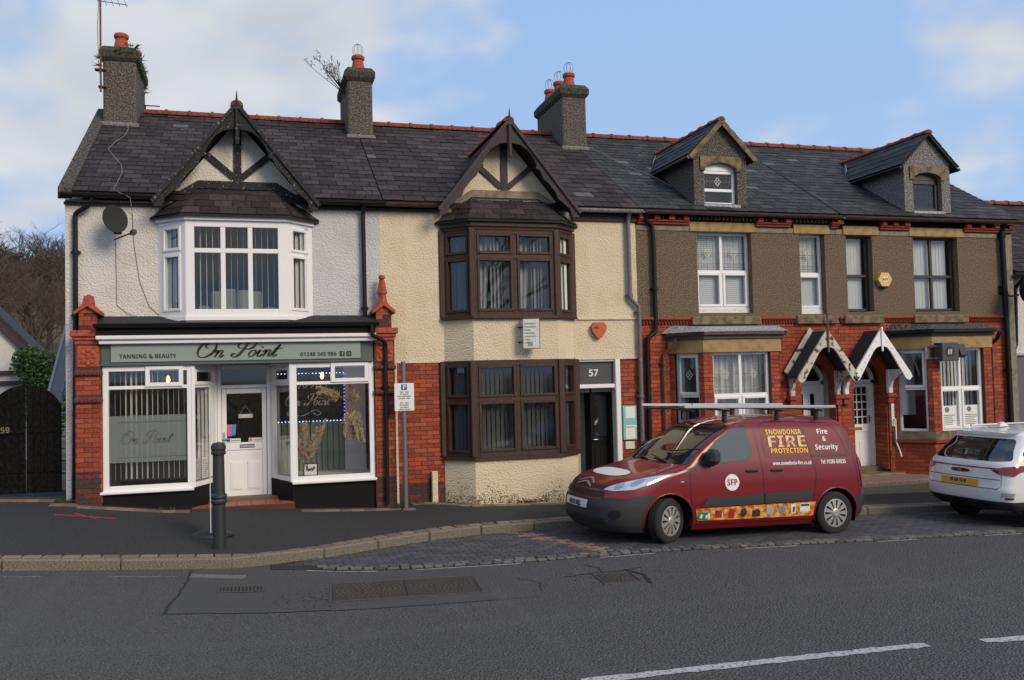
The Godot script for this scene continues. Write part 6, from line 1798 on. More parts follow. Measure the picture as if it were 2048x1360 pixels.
func brick_pair() -> void:
	for side in 2:
		var west := side == 0
		var x0 := 6.975 if west else 11.331; var x1 := 11.33 if west else 15.74
		var h := thing("terraced_house", "brick and brown pebbledash house with %s" % ("white leaded windows and arched white dormer" if west else "dark red window frames and pale gabled dormer"), "house", Vector3((x0 + x1) / 2, 0, 0))
		var ups := [[8.24, 9.42, 3.45, 5.03], [10.5, 11.08, 3.42, 5.03]] if west else [[11.58, 12.2, 3.46, 5.03], [13.2, 14.32, 3.46, 5.03]]
		var xd := 10.83 if west else 12.03   # centre of the doorway
		var door_hole := [xd - 0.4, xd + 0.42, -0.2, 2.52]
		var bay_in := [7.66, 9.9, 0.95, 2.75] if west else [12.62, 14.75, 0.95, 2.75]
		var st := mb()
		wall_sheet(st, x0, x1, 3.36, 5.02, -0.25, 0.0, ups)
		part(st, "upper_wall", "pebble_brown", h)
		st = mb()
		wall_sheet(st, x0, x1, -0.3, 3.36, -0.25, -0.01, [door_hole, bay_in])
		part(st, "lower_wall", "mortar_red", h)
		bricks(h, X(0, 0, -0.01), x0, x1, 1.0, 3.24, "brick", [[bay_in[0] - 0.05, bay_in[1] + 0.05, 0.0, 3.12], door_hole])
		bricks(h, X(0, 0, -0.01), x0, x1, 0.02, 1.0, "brick", [[bay_in[0] - 0.05, bay_in[1] + 0.05, 0.0, 3.12], door_hole])
		shell(h, x0 + 0.01, x1 - 0.01, 0.3)
		# band of stone lintels and plain blocks below the eaves
		var band := [[6.98, 8.08, 0], [8.08, 9.54, 1], [9.54, 10.36, 0], [10.36, 11.2, 1], [11.2, 11.33, 0]] if west else [[11.331, 11.5, 0], [11.5, 12.36, 1], [12.36, 13.1, 0], [13.1, 14.5, 1], [14.5, 15.36, 0]]
		for b in band:
			st = mb(); st.cbox(Vector3(b[0] + 0.002, 5.02, -0.25), Vector3(b[1] - 0.002, 5.20 if b[2] else 5.12, 0.03 if b[2] else 0.018), 0.006)
			part(st, "lintel" if b[2] else "band_block", "sandstone" if b[2] else "stucco_band", h)
		st = mb(); st.box(Vector3(x0, 5.12, -0.25), Vector3(x1, 5.32, 0.012))
		part(st, "eaves_wall", "black_paint", h)
		for c in ([[6.99, 8.06], [9.5, 10.28], [11.2, 11.33]] if west else [[11.331, 11.38], [12.36, 13.08], [14.46, 15.72]]):
			st = mb()
			st.cbox(Vector3(c[0], 5.13, -0.1), Vector3(c[1], 5.18, 0.07), 0.012); st.cbox(Vector3(c[0], 5.18, -0.1), Vector3(c[1], 5.215, 0.1), 0.008)
			var cb := part(st, "brick_cornice", "brick_3", h)
			var n := maxi(1, int((c[1] - c[0]) / 0.34))
			for k in n + 1:
				var q := mb()
				var xx: float = lerpf(c[0] + 0.08, c[1] - 0.08, float(k) / n)
				q.cbox(Vector3(xx - 0.06, 5.215, -0.1), Vector3(xx + 0.06, 5.29, 0.13), 0.008)
				part(q, "cornice_brick", "brick_%d" % (k % 3), cb)
		st = mb()
		var n := int((x1 - x0) / 0.085)
		for k in n: st.box(Vector3(lerpf(x0, x1, (k + 0.25) / n), 5.24, 0.0), Vector3(lerpf(x0, x1, (k + 0.75) / n), 5.30, 0.05))
		var dent := part(st, "dentils", "black_paint" if not west else "stone_dirty", h)
		dent.set_meta("kind", "stuff")
		# brick string and stone sills
		var sills := [[8.05, 9.53], [10.34, 11.28]] if west else [[11.43, 12.36], [13.1, 14.46]]
		var runs := [[x0, 8.05], [9.53, 10.34], [11.28, 11.33]] if west else [[11.331, 11.43], [12.36, 13.1], [14.46, 15.45]]
		for s in sills:
			st = mb(); st.cbox(Vector3(s[0], 3.22, -0.2), Vector3(s[1], 3.38, 0.1), 0.012)
			part(st, "sill", "stone_dirty", h)
		for r in runs:
			st = mb(); st.cbox(Vector3(r[0], 3.31, -0.1), Vector3(r[1], 3.375, 0.075), 0.02)
			st.box(Vector3(r[0], 3.23, -0.1), Vector3(r[1], 3.31, 0.012))
			var sc := part(st, "string_course", "brick_1", h)
			st = mb()
			var nn := maxi(1, int((r[1] - r[0]) / 0.06))
			for k in nn: st.obox(Transform3D(Basis(Vector3.BACK, 0.5), Vector3(lerpf(r[0], r[1], (k + 0.5) / nn), 3.27, 0.025)), Vector3(0.03, 0.07, 0.03))
			var q := part(st, "dog_tooth_bricks", "brick_dark_1", sc)
			q.set_meta("kind", "stuff")
		# upper windows
		var o := {"name": "sash_window", "mat": "upvc" if west else "brown_dark", "fw": 0.05, "bar": 0.06, "depth": 0.07, "cw": 0.04}
		if west: o.leaded = "yes"
		for u in ups:
			var w: float = u[1] - u[0]
			var wide := w > 0.8
			win(h, X(u[0], u[2] + (0.09 if west else 0.02), -0.14), w, u[3] - u[2] - (0.1 if west else 0.03), [w / 2] if wide else [], [0.72], o.merged({"cas": ([[0, 0], [1, 0]] if wide else [[0, 0]]) if west else []}, true))
			if west:
				st = mb(); st.cbox(Vector3(u[0], u[2] - 0.07, -0.15), Vector3(u[1], u[2] + 0.09, -0.12), 0.005)
				part(st, "sill_panel", "upvc_old", h)
			if west:
				var v := thing("venetian_blind", "pale venetian blind behind %s leaded upper window" % ("wide" if wide else "narrow"), "blind", Vector3((u[0] + u[1]) / 2, u[2], -0.3))
				st = mb()
				for k in 36: st.obox(Transform3D(Basis(Vector3.RIGHT, -0.4), Vector3((u[0] + u[1]) / 2, u[2] + 0.14 + k * 0.04, -0.24)), Vector3(w - 0.1, 0.044, 0.002))
				part(st, "slats", "blind_white", v)
			else:
				blind("closed pale vertical blind behind %s dark red upper window" % ("wide" if wide else "narrow"), u[0] + 0.03, u[1] - 0.1, u[2] + 0.06, u[3] - 0.04, -0.26, int(w / 0.085), 0.12, "blind_white", "", 0.092, 0.08)
		main_roof(h, x0 + 0.025, x1 if west else x1 + 0.1, 0.195, 0.285, "slate_blue", func(p: Vector3) -> bool: return absf(p.x - (8.82 if west else 13.66)) < 0.42 and p.y < 6.75 and p.z < -0.1, 7.25 if west else 0.0)
		if not west:
			st = mb()
			st.prism(PackedVector2Array([Vector2(0.25, 5.3), Vector2(3.8, 7.66), Vector2(7.55, 5.3), Vector2(7.55, -0.2), Vector2(0.26, -0.2)]), Transform3D(Basis(Vector3(0, 0, -1), Vector3.UP, Vector3.RIGHT), Vector3.ZERO), x1 - 0.15, x1)
			part(st, "gable_end", "stucco_band", h)
			st = mb(); st.cbox(Vector3(15.46, -0.1, -0.2), Vector3(15.742, 5.12, 0.004), 0.004)
			part(st, "corner_pilaster", "stucco_band", h)
		gutter(h, x0 + 0.1, x1 if west else x1 + 0.12, 5.36, 0.2, "brown_gutter")
		dormer(h, 8.82 if west else 13.66, "pebble_grey" if west else "pebble_pale", "upvc" if west else "brown_dark", west, "stone_dirty")
		if west: front_bay(h, 7.98, 9.58, 7.58, 9.98, true)
		else: front_bay(h, 13.03, 14.5, 12.55, 14.85, false)
		porch(h, 10.70 if west else 11.93, "white_peeling" if west else "white_paint", west, "upvc")
		doorway(h, xd, west)
		if west:
			pipe(h, [Vector3(7.15, 5.32, 0.19), Vector3(7.12, 5.22, 0.1), Vector3(7.28, 5.1, 0.07), Vector3(7.3, 4.9, 0.07), Vector3(7.3, 3.1, 0.07), Vector3(7.12, 2.98, 0.07), Vector3(7.1, 0.1, 0.06)], 0.042, "black_gloss", [Vector3(7.3, 3.9, 0.07)])
			pipe(h, [Vector3(7.62, 2.96, 0.24), Vector3(7.58, 2.8, 0.2), Vector3(7.44, 2.66, 0.06), Vector3(7.44, 0.1, 0.06)], 0.028, "rust", [Vector3(7.44, 2.5, 0.06)], "bay_downpipe")
		else:
			pipe(h, [Vector3(15.42, 5.32, 0.19), Vector3(15.42, 5.2, 0.08), Vector3(15.44, 3.0, 0.08), Vector3(15.44, 0.1, 0.08)], 0.055, "black_gloss", [Vector3(15.43, 5.05, 0.08), Vector3(15.44, 2.2, 0.08)])
			pipe(h, [Vector3(14.62, 3.0, 0.72), Vector3(14.7, 2.85, 0.55), Vector3(14.98, 2.75, 0.08), Vector3(15.0, 2.6, 0.06), Vector3(15.0, 0.1, 0.06)], 0.04, "black_gloss", [Vector3(15.0, 1.4, 0.06)], "bay_downpipe")
		# blinds in the bays
		var bx := 8.1 if west else 13.2
		if west:
			curtain("pale net curtain in leaded front bay", 8.2, 9.36, 1.05, 2.64, 0.3, "blind_white", 9, 0.0)
			curtain("grey net curtain in slanted side of leaded bay", 7.68, 7.9, 1.05, 2.64, 0.12, "blind_grey", 2, 0.0)
		else:
			blind("pale green vertical blind in bay behind window posters", 13.2, 14.3, 1.05, 2.62, 0.28, 12, 0.3, "blind_white", "", 0.09, 0.08)
			blind("grey vertical blind in slanted side of bay beside nameplate", 12.68, 12.98, 1.35, 2.62, 0.12, 4, -0.6, "blind_grey", "", 0.09, 0.05)

func doorway(h: Node3D, xc: float, west: bool) -> void:
	# recessed door with arched fanlight in a brick opening
	var st := mb()
	var arch := PackedVector2Array([Vector2(xc - 0.42, 1.9), Vector2(xc - 0.42, 2.53), Vector2(xc + 0.44, 2.53), Vector2(xc + 0.44, 1.9), Vector2(xc + 0.38, 1.9)])
	for k in 13: arch.append(Vector2(xc + cos(PI * k / 12) * 0.38, 2.05 + sin(PI * k / 12) * 0.40))
	arch.append(Vector2(xc - 0.38, 1.9))
	st.prism(arch, Transform3D(), -0.24, -0.004)
	part(st, "brick_arch", "brick_1", h)
	st = mb()
	st.box(Vector3(xc - 0.46, 0, -0.62), Vector3(xc - 0.395, 2.6, -0.25)); st.box(Vector3(xc + 0.415, 0, -0.62), Vector3(xc + 0.48, 2.6, -0.25)); st.box(Vector3(xc - 0.46, 2.5, -0.62), Vector3(xc + 0.48, 2.6, -0.25))
	var rec := part(st, "door_recess", "mortar_red", h)
	bricks(h, frame(Vector3(xc + 0.415, 0, -0.25), Vector3(0, 0, -1), Vector3.UP) * X(0, 0, 0.0), -0.22, 0.22, 0.25, 2.0, "brick")
	st = mb()
	st.cbox(Vector3(xc - 0.40, 0.2, -0.52), Vector3(xc - 0.32, 2.1, -0.42), 0.008); st.cbox(Vector3(xc + 0.33, 0.2, -0.52), Vector3(xc + 0.415, 2.1, -0.42), 0.008); st.cbox(Vector3(xc - 0.4, 2.0, -0.52), Vector3(xc + 0.415, 2.08, -0.42), 0.008)
	var ring := PackedVector2Array()
	for k in 13: ring.append(Vector2(xc + 0.005 + cos(PI * k / 12) * 0.41, 2.05 + sin(PI * k / 12) * 0.42))
	for k in 13: ring.append(Vector2(xc + 0.005 + cos(PI - PI * k / 12) * 0.335, 2.05 + sin(PI - PI * k / 12) * 0.345))
	st.prism(ring, Transform3D(), -0.52, -0.42)
	var fr := part(st, "door_frame", "upvc", h)
	st = mb()
	var g := PackedVector2Array()
	for k in 13: g.append(Vector2(xc + cos(PI * k / 12) * 0.36, 2.06 + sin(PI * k / 12) * 0.36))
	st.prism(g, Transform3D(), -0.48, -0.475)
	part(st, "fanlight", "car_glass", fr)
	st = mb(); st.box(Vector3(xc - 0.4, 0.1, -0.6), Vector3(xc + 0.42, 2.5, -0.56))
	part(st, "hall", "room", h)
	st = mb()
	if west:
		st.cbox(Vector3(xc - 0.32, 0.22, -0.5), Vector3(xc + 0.33, 2.0, -0.45), 0.006)
		for s in [-0.13, 0.13]: st.cbox(Vector3(xc + s - 0.085, 1.2, -0.452), Vector3(xc + s + 0.085, 1.86, -0.44), 0.008)
		var d := part(st, "front_door", "upvc", h)
		for s in [-0.13, 0.13]:
			st = mb(); st.cbox(Vector3(xc + s - 0.05, 1.24, -0.44), Vector3(xc + s + 0.05, 1.82, -0.437), 0.002)
			part(st, "pane", "car_glass", d)
	else:
		for x in [-0.32, 0.25]: st.cbox(Vector3(xc + x, 0.25, -0.5), Vector3(xc + x + 0.08, 2.0, -0.45), 0.006)
		st.cbox(Vector3(xc - 0.24, 1.93, -0.5), Vector3(xc + 0.25, 2.0, -0.45), 0.006); st.cbox(Vector3(xc - 0.24, 0.25, -0.5), Vector3(xc + 0.25, 1.12, -0.46), 0.006)
		st.cbox(Vector3(xc - 0.24, 1.0, -0.5), Vector3(xc + 0.25, 1.16, -0.45), 0.006)
		for s in [-0.115, 0.125]: st.cbox(Vector3(xc + s - 0.09, 0.35, -0.462), Vector3(xc + s + 0.09, 0.82, -0.452), 0.008)
		for k in 3: st.box(Vector3(xc - 0.13 + k * 0.1225, 1.16, -0.48), Vector3(xc - 0.11 + k * 0.1225, 1.93, -0.455))
		for k in 4: st.box(Vector3(xc - 0.24, 1.30 + k * 0.154, -0.479), Vector3(xc + 0.25, 1.32 + k * 0.154, -0.456))
		var d := part(st, "front_door", "white_paint", h)
		for i in 4:
			for j in 5:
				st = mb(); st.box(Vector3(xc - 0.235 + i * 0.1225, 1.17 + j * 0.154, -0.471), Vector3(xc - 0.135 + i * 0.1225, 1.295 + j * 0.154, -0.467))
				part(st, "pane", "car_glass", d)
		st = mb(); st.cbox(Vector3(xc - 0.1, 1.04, -0.45), Vector3(xc + 0.1, 1.1, -0.44), 0.004); st.cbox(Vector3(xc + 0.27, 1.18, -0.45), Vector3(xc + 0.31, 1.34, -0.44), 0.004); st.tube([Vector3(xc + 0.29, 1.29, -0.44), Vector3(xc + 0.29, 1.29, -0.39), Vector3(xc + 0.2, 1.29, -0.39)], 0.009, 6)
		part(st, "brass_fittings", "brass", d)
		st = mb(); st.tube([Vector3(xc + 0.52, 1.28, 0.0), Vector3(xc + 0.52, 1.26, 0.06), Vector3(xc + 0.52, 0.8, 0.06), Vector3(xc + 0.52, 0.62, 0.16), Vector3(xc + 0.52, 0.52, 0.2)], 0.014, 8)
		part(st, "grab_rail", "white_paint", h)
	st = mb(); st.cbox(Vector3(xc - 0.55, -0.2, -0.55), Vector3(xc + 0.6, 0.2, 0.2), 0.015)
	part(st, "threshold", "stone_dirty", h)

func brick_pair_extras() -> void:
	# raised slab before the doors
	var st := mb()
	st.cbox(Vector3(9.9, -0.2, 0.01), Vector3(12.9, 0.17, 1.05), 0.012)
	var s := solid(st, "entrance_slab", "pink_slab", "pinkish stone slab raised before the two porches", "step", "", Vector3(11.4, 0, 0.5))
	st = mb(); st.cbox(Vector3(9.85, -0.2, 1.051), Vector3(12.95, 0.12, 1.14), 0.012)
	part(st, "slab_edge", "kerb", s)
	var al := thing("alarm_box", "yellow hexagonal alarm box on pebbledash between dark red windows", "alarm", Vector3(12.41, 3.95, 0))
	st = mb()
	var hex := PackedVector2Array()
	for k in 6: hex.append(Vector2(12.41 + cos(PI / 3 * k) * 0.165, 4.11 + sin(PI / 3 * k) * 0.16))
	st.prism(hex, Transform3D(), 0.0, 0.1)
	part(st, "case", "alarm_yellow", al)
	st = mb(); st.cbox(Vector3(12.345, 4.06, 0.1), Vector3(12.475, 4.16, 0.105), 0.002)
	part(st, "label", "sign_white", al)
	text("ADT", 0.05, X(12.41, 4.108, 0.107), "lettering", "blue_print", al)
	st = mb(); st.cbox(Vector3(12.34, 3.93, 0.0), Vector3(12.48, 3.98, 0.09), 0.015)
	part(st, "lens", "black_gloss", al)
	# projecting sign and speaker over the right bay
	var p := thing("projecting_sign", "dark square box sign with white monogram over right bay", "sign", Vector3(13.1, 2.4, 0.8))
	st = mb(); st.cbox(Vector3(13.02, 2.42, 0.66), Vector3(13.42, 2.78, 0.9), 0.01)
	part(st, "box", mat("sign_charcoal", [0.05, 0.052, 0.055], 0.5), p)
	st = mb(); st.lathe([Vector2(0.11, 0), Vector2(0.11, 0.004), Vector2(0, 0.004)], Transform3D(Basis(Vector3.RIGHT, PI / 2), Vector3(13.2, 2.6, 0.9)), 24)
	part(st, "roundel", mat("sign_maroon", [0.025, 0.008, 0.012], 0.5), p)
	st = mb()
	for k in 3: st.obox(Transform3D(Basis(Vector3.BACK, -0.2), Vector3(13.165 + k * 0.035, 2.6, 0.906)), Vector3(0.014, 0.1, 0.003))
	part(st, "monogram", "vinyl_white", p)
	st = mb(); st.cbox(Vector3(12.85, 2.46, 0.6), Vector3(12.97, 2.72, 0.63), 0.005); st.tube([Vector3(12.9, 2.72, 0.62), Vector3(13.05, 2.72, 0.78)], 0.012, 6); st.tube([Vector3(12.9, 2.48, 0.62), Vector3(13.05, 2.48, 0.78)], 0.012, 6); st.box(Vector3(12.9, 2.785, 0.74), Vector3(13.5, 2.8, 0.8))
	part(st, "bracket", "grey_gutter", p)
	var fl := thing("floodlight", "dark outdoor lamp beside the monogram box sign", "lamp", Vector3(13.55, 2.5, 0.7))
	st = mb(); st.cbox(Vector3(13.46, 2.46, 0.62), Vector3(13.5, 2.8, 0.72), 0.005); st.obox(Transform3D(Basis(Vector3.RIGHT, -0.4), Vector3(13.58, 2.62, 0.76)), Vector3(0.16, 0.24, 0.14))
	part(st, "housing", "trim_plastic", fl)
	# nameplate and posters
	var np := thing("nameplate", "white engraved nameplate on brick beside glazed door", "sign", Vector3(12.55, 1.1, 0))
	st = mb(); st.cbox(Vector3(12.5, 1.12, -0.004), Vector3(12.68, 1.58, 0.014), 0.003)
	part(st, "plate", "sign_white", np)
	st = mb()
	for k in 8: st.box(Vector3(12.53, 1.18 + k * 0.045, 0.014), Vector3(12.53 + rng.randf_range(0.06, 0.12), 1.19 + k * 0.045, 0.0155))
	part(st, "engraving", "ink_grey", np)
	for k in 2:
		var x := 13.24 + k * 0.54
		var w := thing("window_poster", ["white poster with crest in left light of right bay", "white poster with crest in right light of right bay"][k], "poster", Vector3(x + 0.25, 1.1, 0.5))
		st = mb(); st.box(Vector3(x, 1.09, 0.486), Vector3(x + 0.48, 1.52, 0.489))
		part(st, "sheet", "sign_white", w)
		st = mb(); st.lathe([Vector2(0.055, 0), Vector2(0.055, 0.002), Vector2(0, 0.002)], Transform3D(Basis(Vector3.RIGHT, PI / 2), Vector3(x + 0.2, 1.44, 0.489)), 16)
		for j in 6: st.box(Vector3(x + 0.05, 1.13 + j * 0.038, 0.489), Vector3(x + rng.randf_range(0.3, 0.4), 1.145 + j * 0.038, 0.4905))
		part(st, "print", "ink_grey", w)
	var cap := mb()
	cap.box(Vector3(12.66, 1.33, 0.1), Vector3(12.98, 1.34, 0.2))
	satellite_dish("dark satellite dish on right corner of brown pebbledash house", Vector3(15.38, 3.9, 0.0), Vector3(15.55, 3.78, 0.36), Vector3(0.75, 0.25, 1), 0.5)

func satellite_dish(label: String, wall: Vector3, c: Vector3, face: Vector3, size: float) -> void:
	var d := thing("satellite_dish", label, "satellite dish", wall)
	var f := frame(c, face.cross(Vector3.UP) * -1.0, Vector3.UP)
	f = Transform3D(Basis.looking_at(-face.normalized(), Vector3.UP), c)
	var st := mb()
	var prof := []
	for k in 7: prof.append(Vector2(0.4 * k / 6.0, 0.09 * pow(k / 6.0, 2)))
	var t := f * Transform3D(Basis(Vector3.RIGHT, PI / 2) * Basis.from_scale(Vector3(0.9, 1, 1.08)), Vector3.ZERO)
	t.basis = t.basis * Basis.from_scale(Vector3(size * 0.9, 1, size * 0.9) / 0.62)
	st.lathe(prof, t, 28)
	var prof2 := []
	for q in prof: prof2.append(Vector2(q.x, q.y - 0.008))
	prof2.reverse()
	st.lathe(prof2, t, 28)
	part(st, "reflector", "dish_dark", d)
	st = mb()
	var lnb := f * Vector3(0.16, -0.3, 0.36)
	st.tube([f * Vector3(0, -0.3, 0.02), lnb], 0.012, 6)
	st.obox(Transform3D(f.basis, lnb), Vector3(0.07, 0.06, 0.1))
	part(st, "receiver_arm", "trim_black", d)
	st = mb(); st.tube([wall, (wall + c) / 2 + Vector3(0, -0.08, 0), c - f.basis.z * 0.03], 0.02, 8); st.cbox(wall + Vector3(-0.06, -0.1, 0), wall + Vector3(0.06, 0.1, 0.015), 0.004)
	part(st, "bracket", "trim_black", d)

# ---------------------------------------------------------------- vehicles
# A body is a stack of rounded outlines. For each height: where its nose and tail are, its half width, and how deep the rounded ends are.
func body_pt(b: Dictionary, y: float, s: float) -> Vector3:  # s 0..1 round the nose, 1..2 along the side, 2..3 round the tail
	var xf := smooth(b.nose, y); var xr := smooth(b.tail, y); var w := smooth(b.half, y)
	var af := minf(smooth(b.nose_depth, y), (xr - xf) * 0.45); var ar := minf(smooth(b.tail_depth, y), (xr - xf) * 0.45)
	var p := Vector3(lerpf(xf + af, xr - ar, s - 1.0), y, w)
	if s <= 1.0:
		var a := s * PI / 2
		p = Vector3(xf + af * (1.0 - pow(maxf(cos(a), 0.0), 2.0 / b.nose_n)), y, w * pow(sin(a), 2.0 / b.nose_n))
	elif s > 2.0:
		var c := (s - 2.0) * PI / 2
		p = Vector3(xr - ar * (1.0 - pow(sin(c), 2.0 / b.tail_n)), y, w * pow(maxf(cos(c), 0.0), 2.0 / b.tail_n))
	return Vector3(p.x * b.sx + b.ox, p.y, p.z * b.sz)

func body_side(b: Dictionary, x: float, y: float) -> Vector3:
	var xf := smooth(b.nose, y); var xr := smooth(b.tail, y); var w := smooth(b.half, y)
	var af := minf(smooth(b.nose_depth, y), (xr - xf) * 0.45); var ar := minf(smooth(b.tail_depth, y), (xr - xf) * 0.45)
	var z := w
	if x < xf + af:
		var c: float = pow(clampf(1.0 - (x - xf) / af, 0.0, 1.0), b.nose_n / 2.0)
		z = w * pow(sqrt(maxf(0.0, 1.0 - c * c)), 2.0 / b.nose_n)
	elif x > xr - ar:
		var c: float = pow(clampf(1.0 - (xr - x) / ar, 0.0, 1.0), b.tail_n / 2.0)
		z = w * pow(sqrt(maxf(0.0, 1.0 - c * c)), 2.0 / b.tail_n)
	return Vector3(x * b.sx + b.ox, y, z * b.sz)

func patch(st: MB, poly: PackedVector2Array, f: Callable, off := 0.004, cell := 0.06) -> void:  # lays an outline on a curved surface f(u, v)
	var lo := poly[0]; var hi := poly[0]
	for p in poly: lo = lo.min(p); hi = hi.max(p)
	var P := func(q: Vector2) -> Array:
		var e := 0.004
		var o: Vector3 = f.call(q.x, q.y)
		var n: Vector3 = (f.call(q.x + e, q.y) - f.call(q.x - e, q.y)).cross(f.call(q.x, q.y + e) - f.call(q.x, q.y - e)).normalized()
		if n.dot(Vector3(o.x - 2.0, (o.y - 0.8) * 0.6, o.z * 2.0)) < 0: n = -n
		return [o + n * off, n]
	var nx := maxi(1, int(ceil((hi.x - lo.x) / cell))); var ny := maxi(1, int(ceil((hi.y - lo.y) / cell)))
	for i in nx:
		for j in ny:
			var a := Vector2(lerpf(lo.x, hi.x, float(i) / nx), lerpf(lo.y, hi.y, float(j) / ny)); var c := Vector2(lerpf(lo.x, hi.x, float(i + 1) / nx), lerpf(lo.y, hi.y, float(j + 1) / ny))
			for q in Geometry2D.intersect_polygons(poly, PackedVector2Array([a, Vector2(c.x, a.y), c, Vector2(a.x, c.y)])):
				var t := Geometry2D.triangulate_polygon(q)
				for k in range(0, t.size(), 3):
					var A = P.call(q[t[k]]); var B = P.call(q[t[k + 1]]); var C = P.call(q[t[k + 2]])
					if (B[0] - A[0]).cross(C[0] - A[0]).dot(A[1]) < 0: var w = B; B = C; C = w
					st.v.append_array([A[0], C[0], B[0]]); st.n.append_array([A[1], C[1], B[1]])

func line_poly(pts: Array, w: float) -> PackedVector2Array:
	var a := PackedVector2Array(); var b := PackedVector2Array()
	for k in pts.size():
		var d: Vector2 = (pts[mini(k + 1, pts.size() - 1)] - pts[maxi(k - 1, 0)]).normalized().orthogonal() * w / 2
		a.append(pts[k] + d); b.append(pts[k] - d)
	b.reverse()
	a.append_array(b)
	return a

func round_poly(p: Array, r := 0.06) -> PackedVector2Array:
	var out := PackedVector2Array()
	for k in p.size():
		var a: Vector2 = p[(k - 1 + p.size()) % p.size()]; var b: Vector2 = p[k]; var c: Vector2 = p[(k + 1) % p.size()]
		var s := b + (a - b).limit_length(minf(r, a.distance_to(b) * 0.45)); var e := b + (c - b).limit_length(minf(r, c.distance_to(b) * 0.45))
		for j in 5:
			var t := j / 4.0
			out.append(s.lerp(b, t).lerp(b.lerp(e, t), t))
	return out

func body_shell(car: Node3D, b: Dictionary, wheels: Array, arch: float, pick: Callable) -> void:
	var groups := {}
	var S := []
	for k in 15: S.append(float(k) / 14.0)
	for k in range(1, 61): S.append(1.0 + k / 60.0)
	for k in range(1, 15): S.append(2.0 + k / 14.0)
	var Y: Array = b.levels
	for sg: float in [1.0, -1.0]:
		var g := []; var inside := []
		for y in Y:
			var row := []; var ir := []
			for s in S:
				var p := body_pt(b, y, s)
				var out := 0
				for w in wheels:
					var d := Vector2(p.x - w.x, p.y - w.y)
					if d.length() < arch and p.z > 0.35:
						if d.length() > arch - 0.05:
							d = d.normalized() * arch
							p.x = w.x + d.x; p.y = w.y + d.y
							out = 1
						else: out = 2
				row.append(p * Vector3(1, 1, sg)); ir.append(out)
			g.append(row); inside.append(ir)
		var N := func(j: int, k: int) -> Vector3:
			var a: Vector3 = g[j][mini(k + 1, S.size() - 1)] - g[j][maxi(k - 1, 0)]
			var c: Vector3 = g[mini(j + 1, Y.size() - 1)][k] - g[maxi(j - 1, 0)][k]
			if k == 0: a = Vector3(0, 0, sg)
			if k == S.size() - 1: a = Vector3(0, 0, -sg)
			var n := a.cross(c).normalized() * sg
			return n
		for j in Y.size() - 1:
			for k in S.size() - 1:
				var q := [inside[j][k], inside[j][k + 1], inside[j + 1][k + 1], inside[j + 1][k]]
				if q.has(2) or (q[0] and q[1] and q[2] and q[3]): continue
				var c: Vector3 = (g[j][k] + g[j + 1][k + 1]) / 2
				var m: String = pick.call(c, S[k])
				if not groups.has(m): groups[m] = mb()
				var st: MB = groups[m]
				var n0: Vector3 = N.call(j, k); var n1: Vector3 = N.call(j, k + 1); var n2: Vector3 = N.call(j + 1, k + 1); var n3: Vector3 = N.call(j + 1, k)
				var flip: bool = (g[j][k + 1] - g[j][k]).cross(g[j + 1][k] - g[j][k]).dot(n0) < 0
				if flip: st.squad(g[j][k], g[j + 1][k], g[j + 1][k + 1], g[j][k + 1], n0, n3, n2, n1)
				else: st.squad(g[j][k], g[j][k + 1], g[j + 1][k + 1], g[j + 1][k], n0, n1, n2, n3)
	for m in groups:
		part(groups[m], {"trim_plastic": "bumpers", "trim_black": "window_backing"}.get(m, "body"), m, car)
	# wheel arch liners, lips and floor
	var st := mb()
	var lip := mb()
	for w in wheels:
		for sg: float in [1.0, -1.0]:
			var hw: float = smooth(b.half, w.y + 0.2) * b.sz
			var prev := Vector3.ZERO
			for k in 19:
				var a := lerpf(-0.35, PI + 0.35, k / 18.0)
				var p := Vector3(w.x + cos(a) * arch, w.y + sin(a) * arch, 0)
				if p.y < Y[0]: p.y = Y[0]
				if k > 0:
					var zi := Vector3(0, 0, sg * (hw - 0.34)); var zo := Vector3(0, 0, sg * (hw - 0.03))
					st.fix(prev + zi, p + zi, p + zo, prev + zo, Vector3(w.x, 9, sg * hw))
				prev = p
			var disc := []
			for k in 13: disc.append(Vector3(w.x + cos(PI * k / 12) * arch * 1.02, w.y - 0.1 + sin(PI * k / 12) * (arch + 0.1), sg * (hw - 0.33)))
			for k in range(1, 12): st.fix(disc[0], disc[k], disc[k + 1], disc[k + 1], Vector3(w.x, w.y, 0))
			var ring := []
			for k in 17:
				var a := lerpf(-0.2, PI + 0.2, k / 16.0)
				var q := Vector3(w.x + cos(a) * (arch + 0.006), maxf(w.y + sin(a) * (arch + 0.006), Y[0]), 0)
				ring.append(Vector3(q.x, q.y, sg * (body_side(b, (q.x - b.ox) / b.sx, q.y).z + 0.002)))
			lip.tube(ring, 0.014, 6)
	st.box(Vector3(curve(b.nose, Y[0]) + 0.35, Y[0] + 0.01, -0.5), Vector3(curve(b.tail, Y[0]) - 0.15, Y[0] + 0.06, 0.5))
	part(st, "wheel_arches", "trim_black", car)
	part(lip, "arch_lips", b.lip, car)

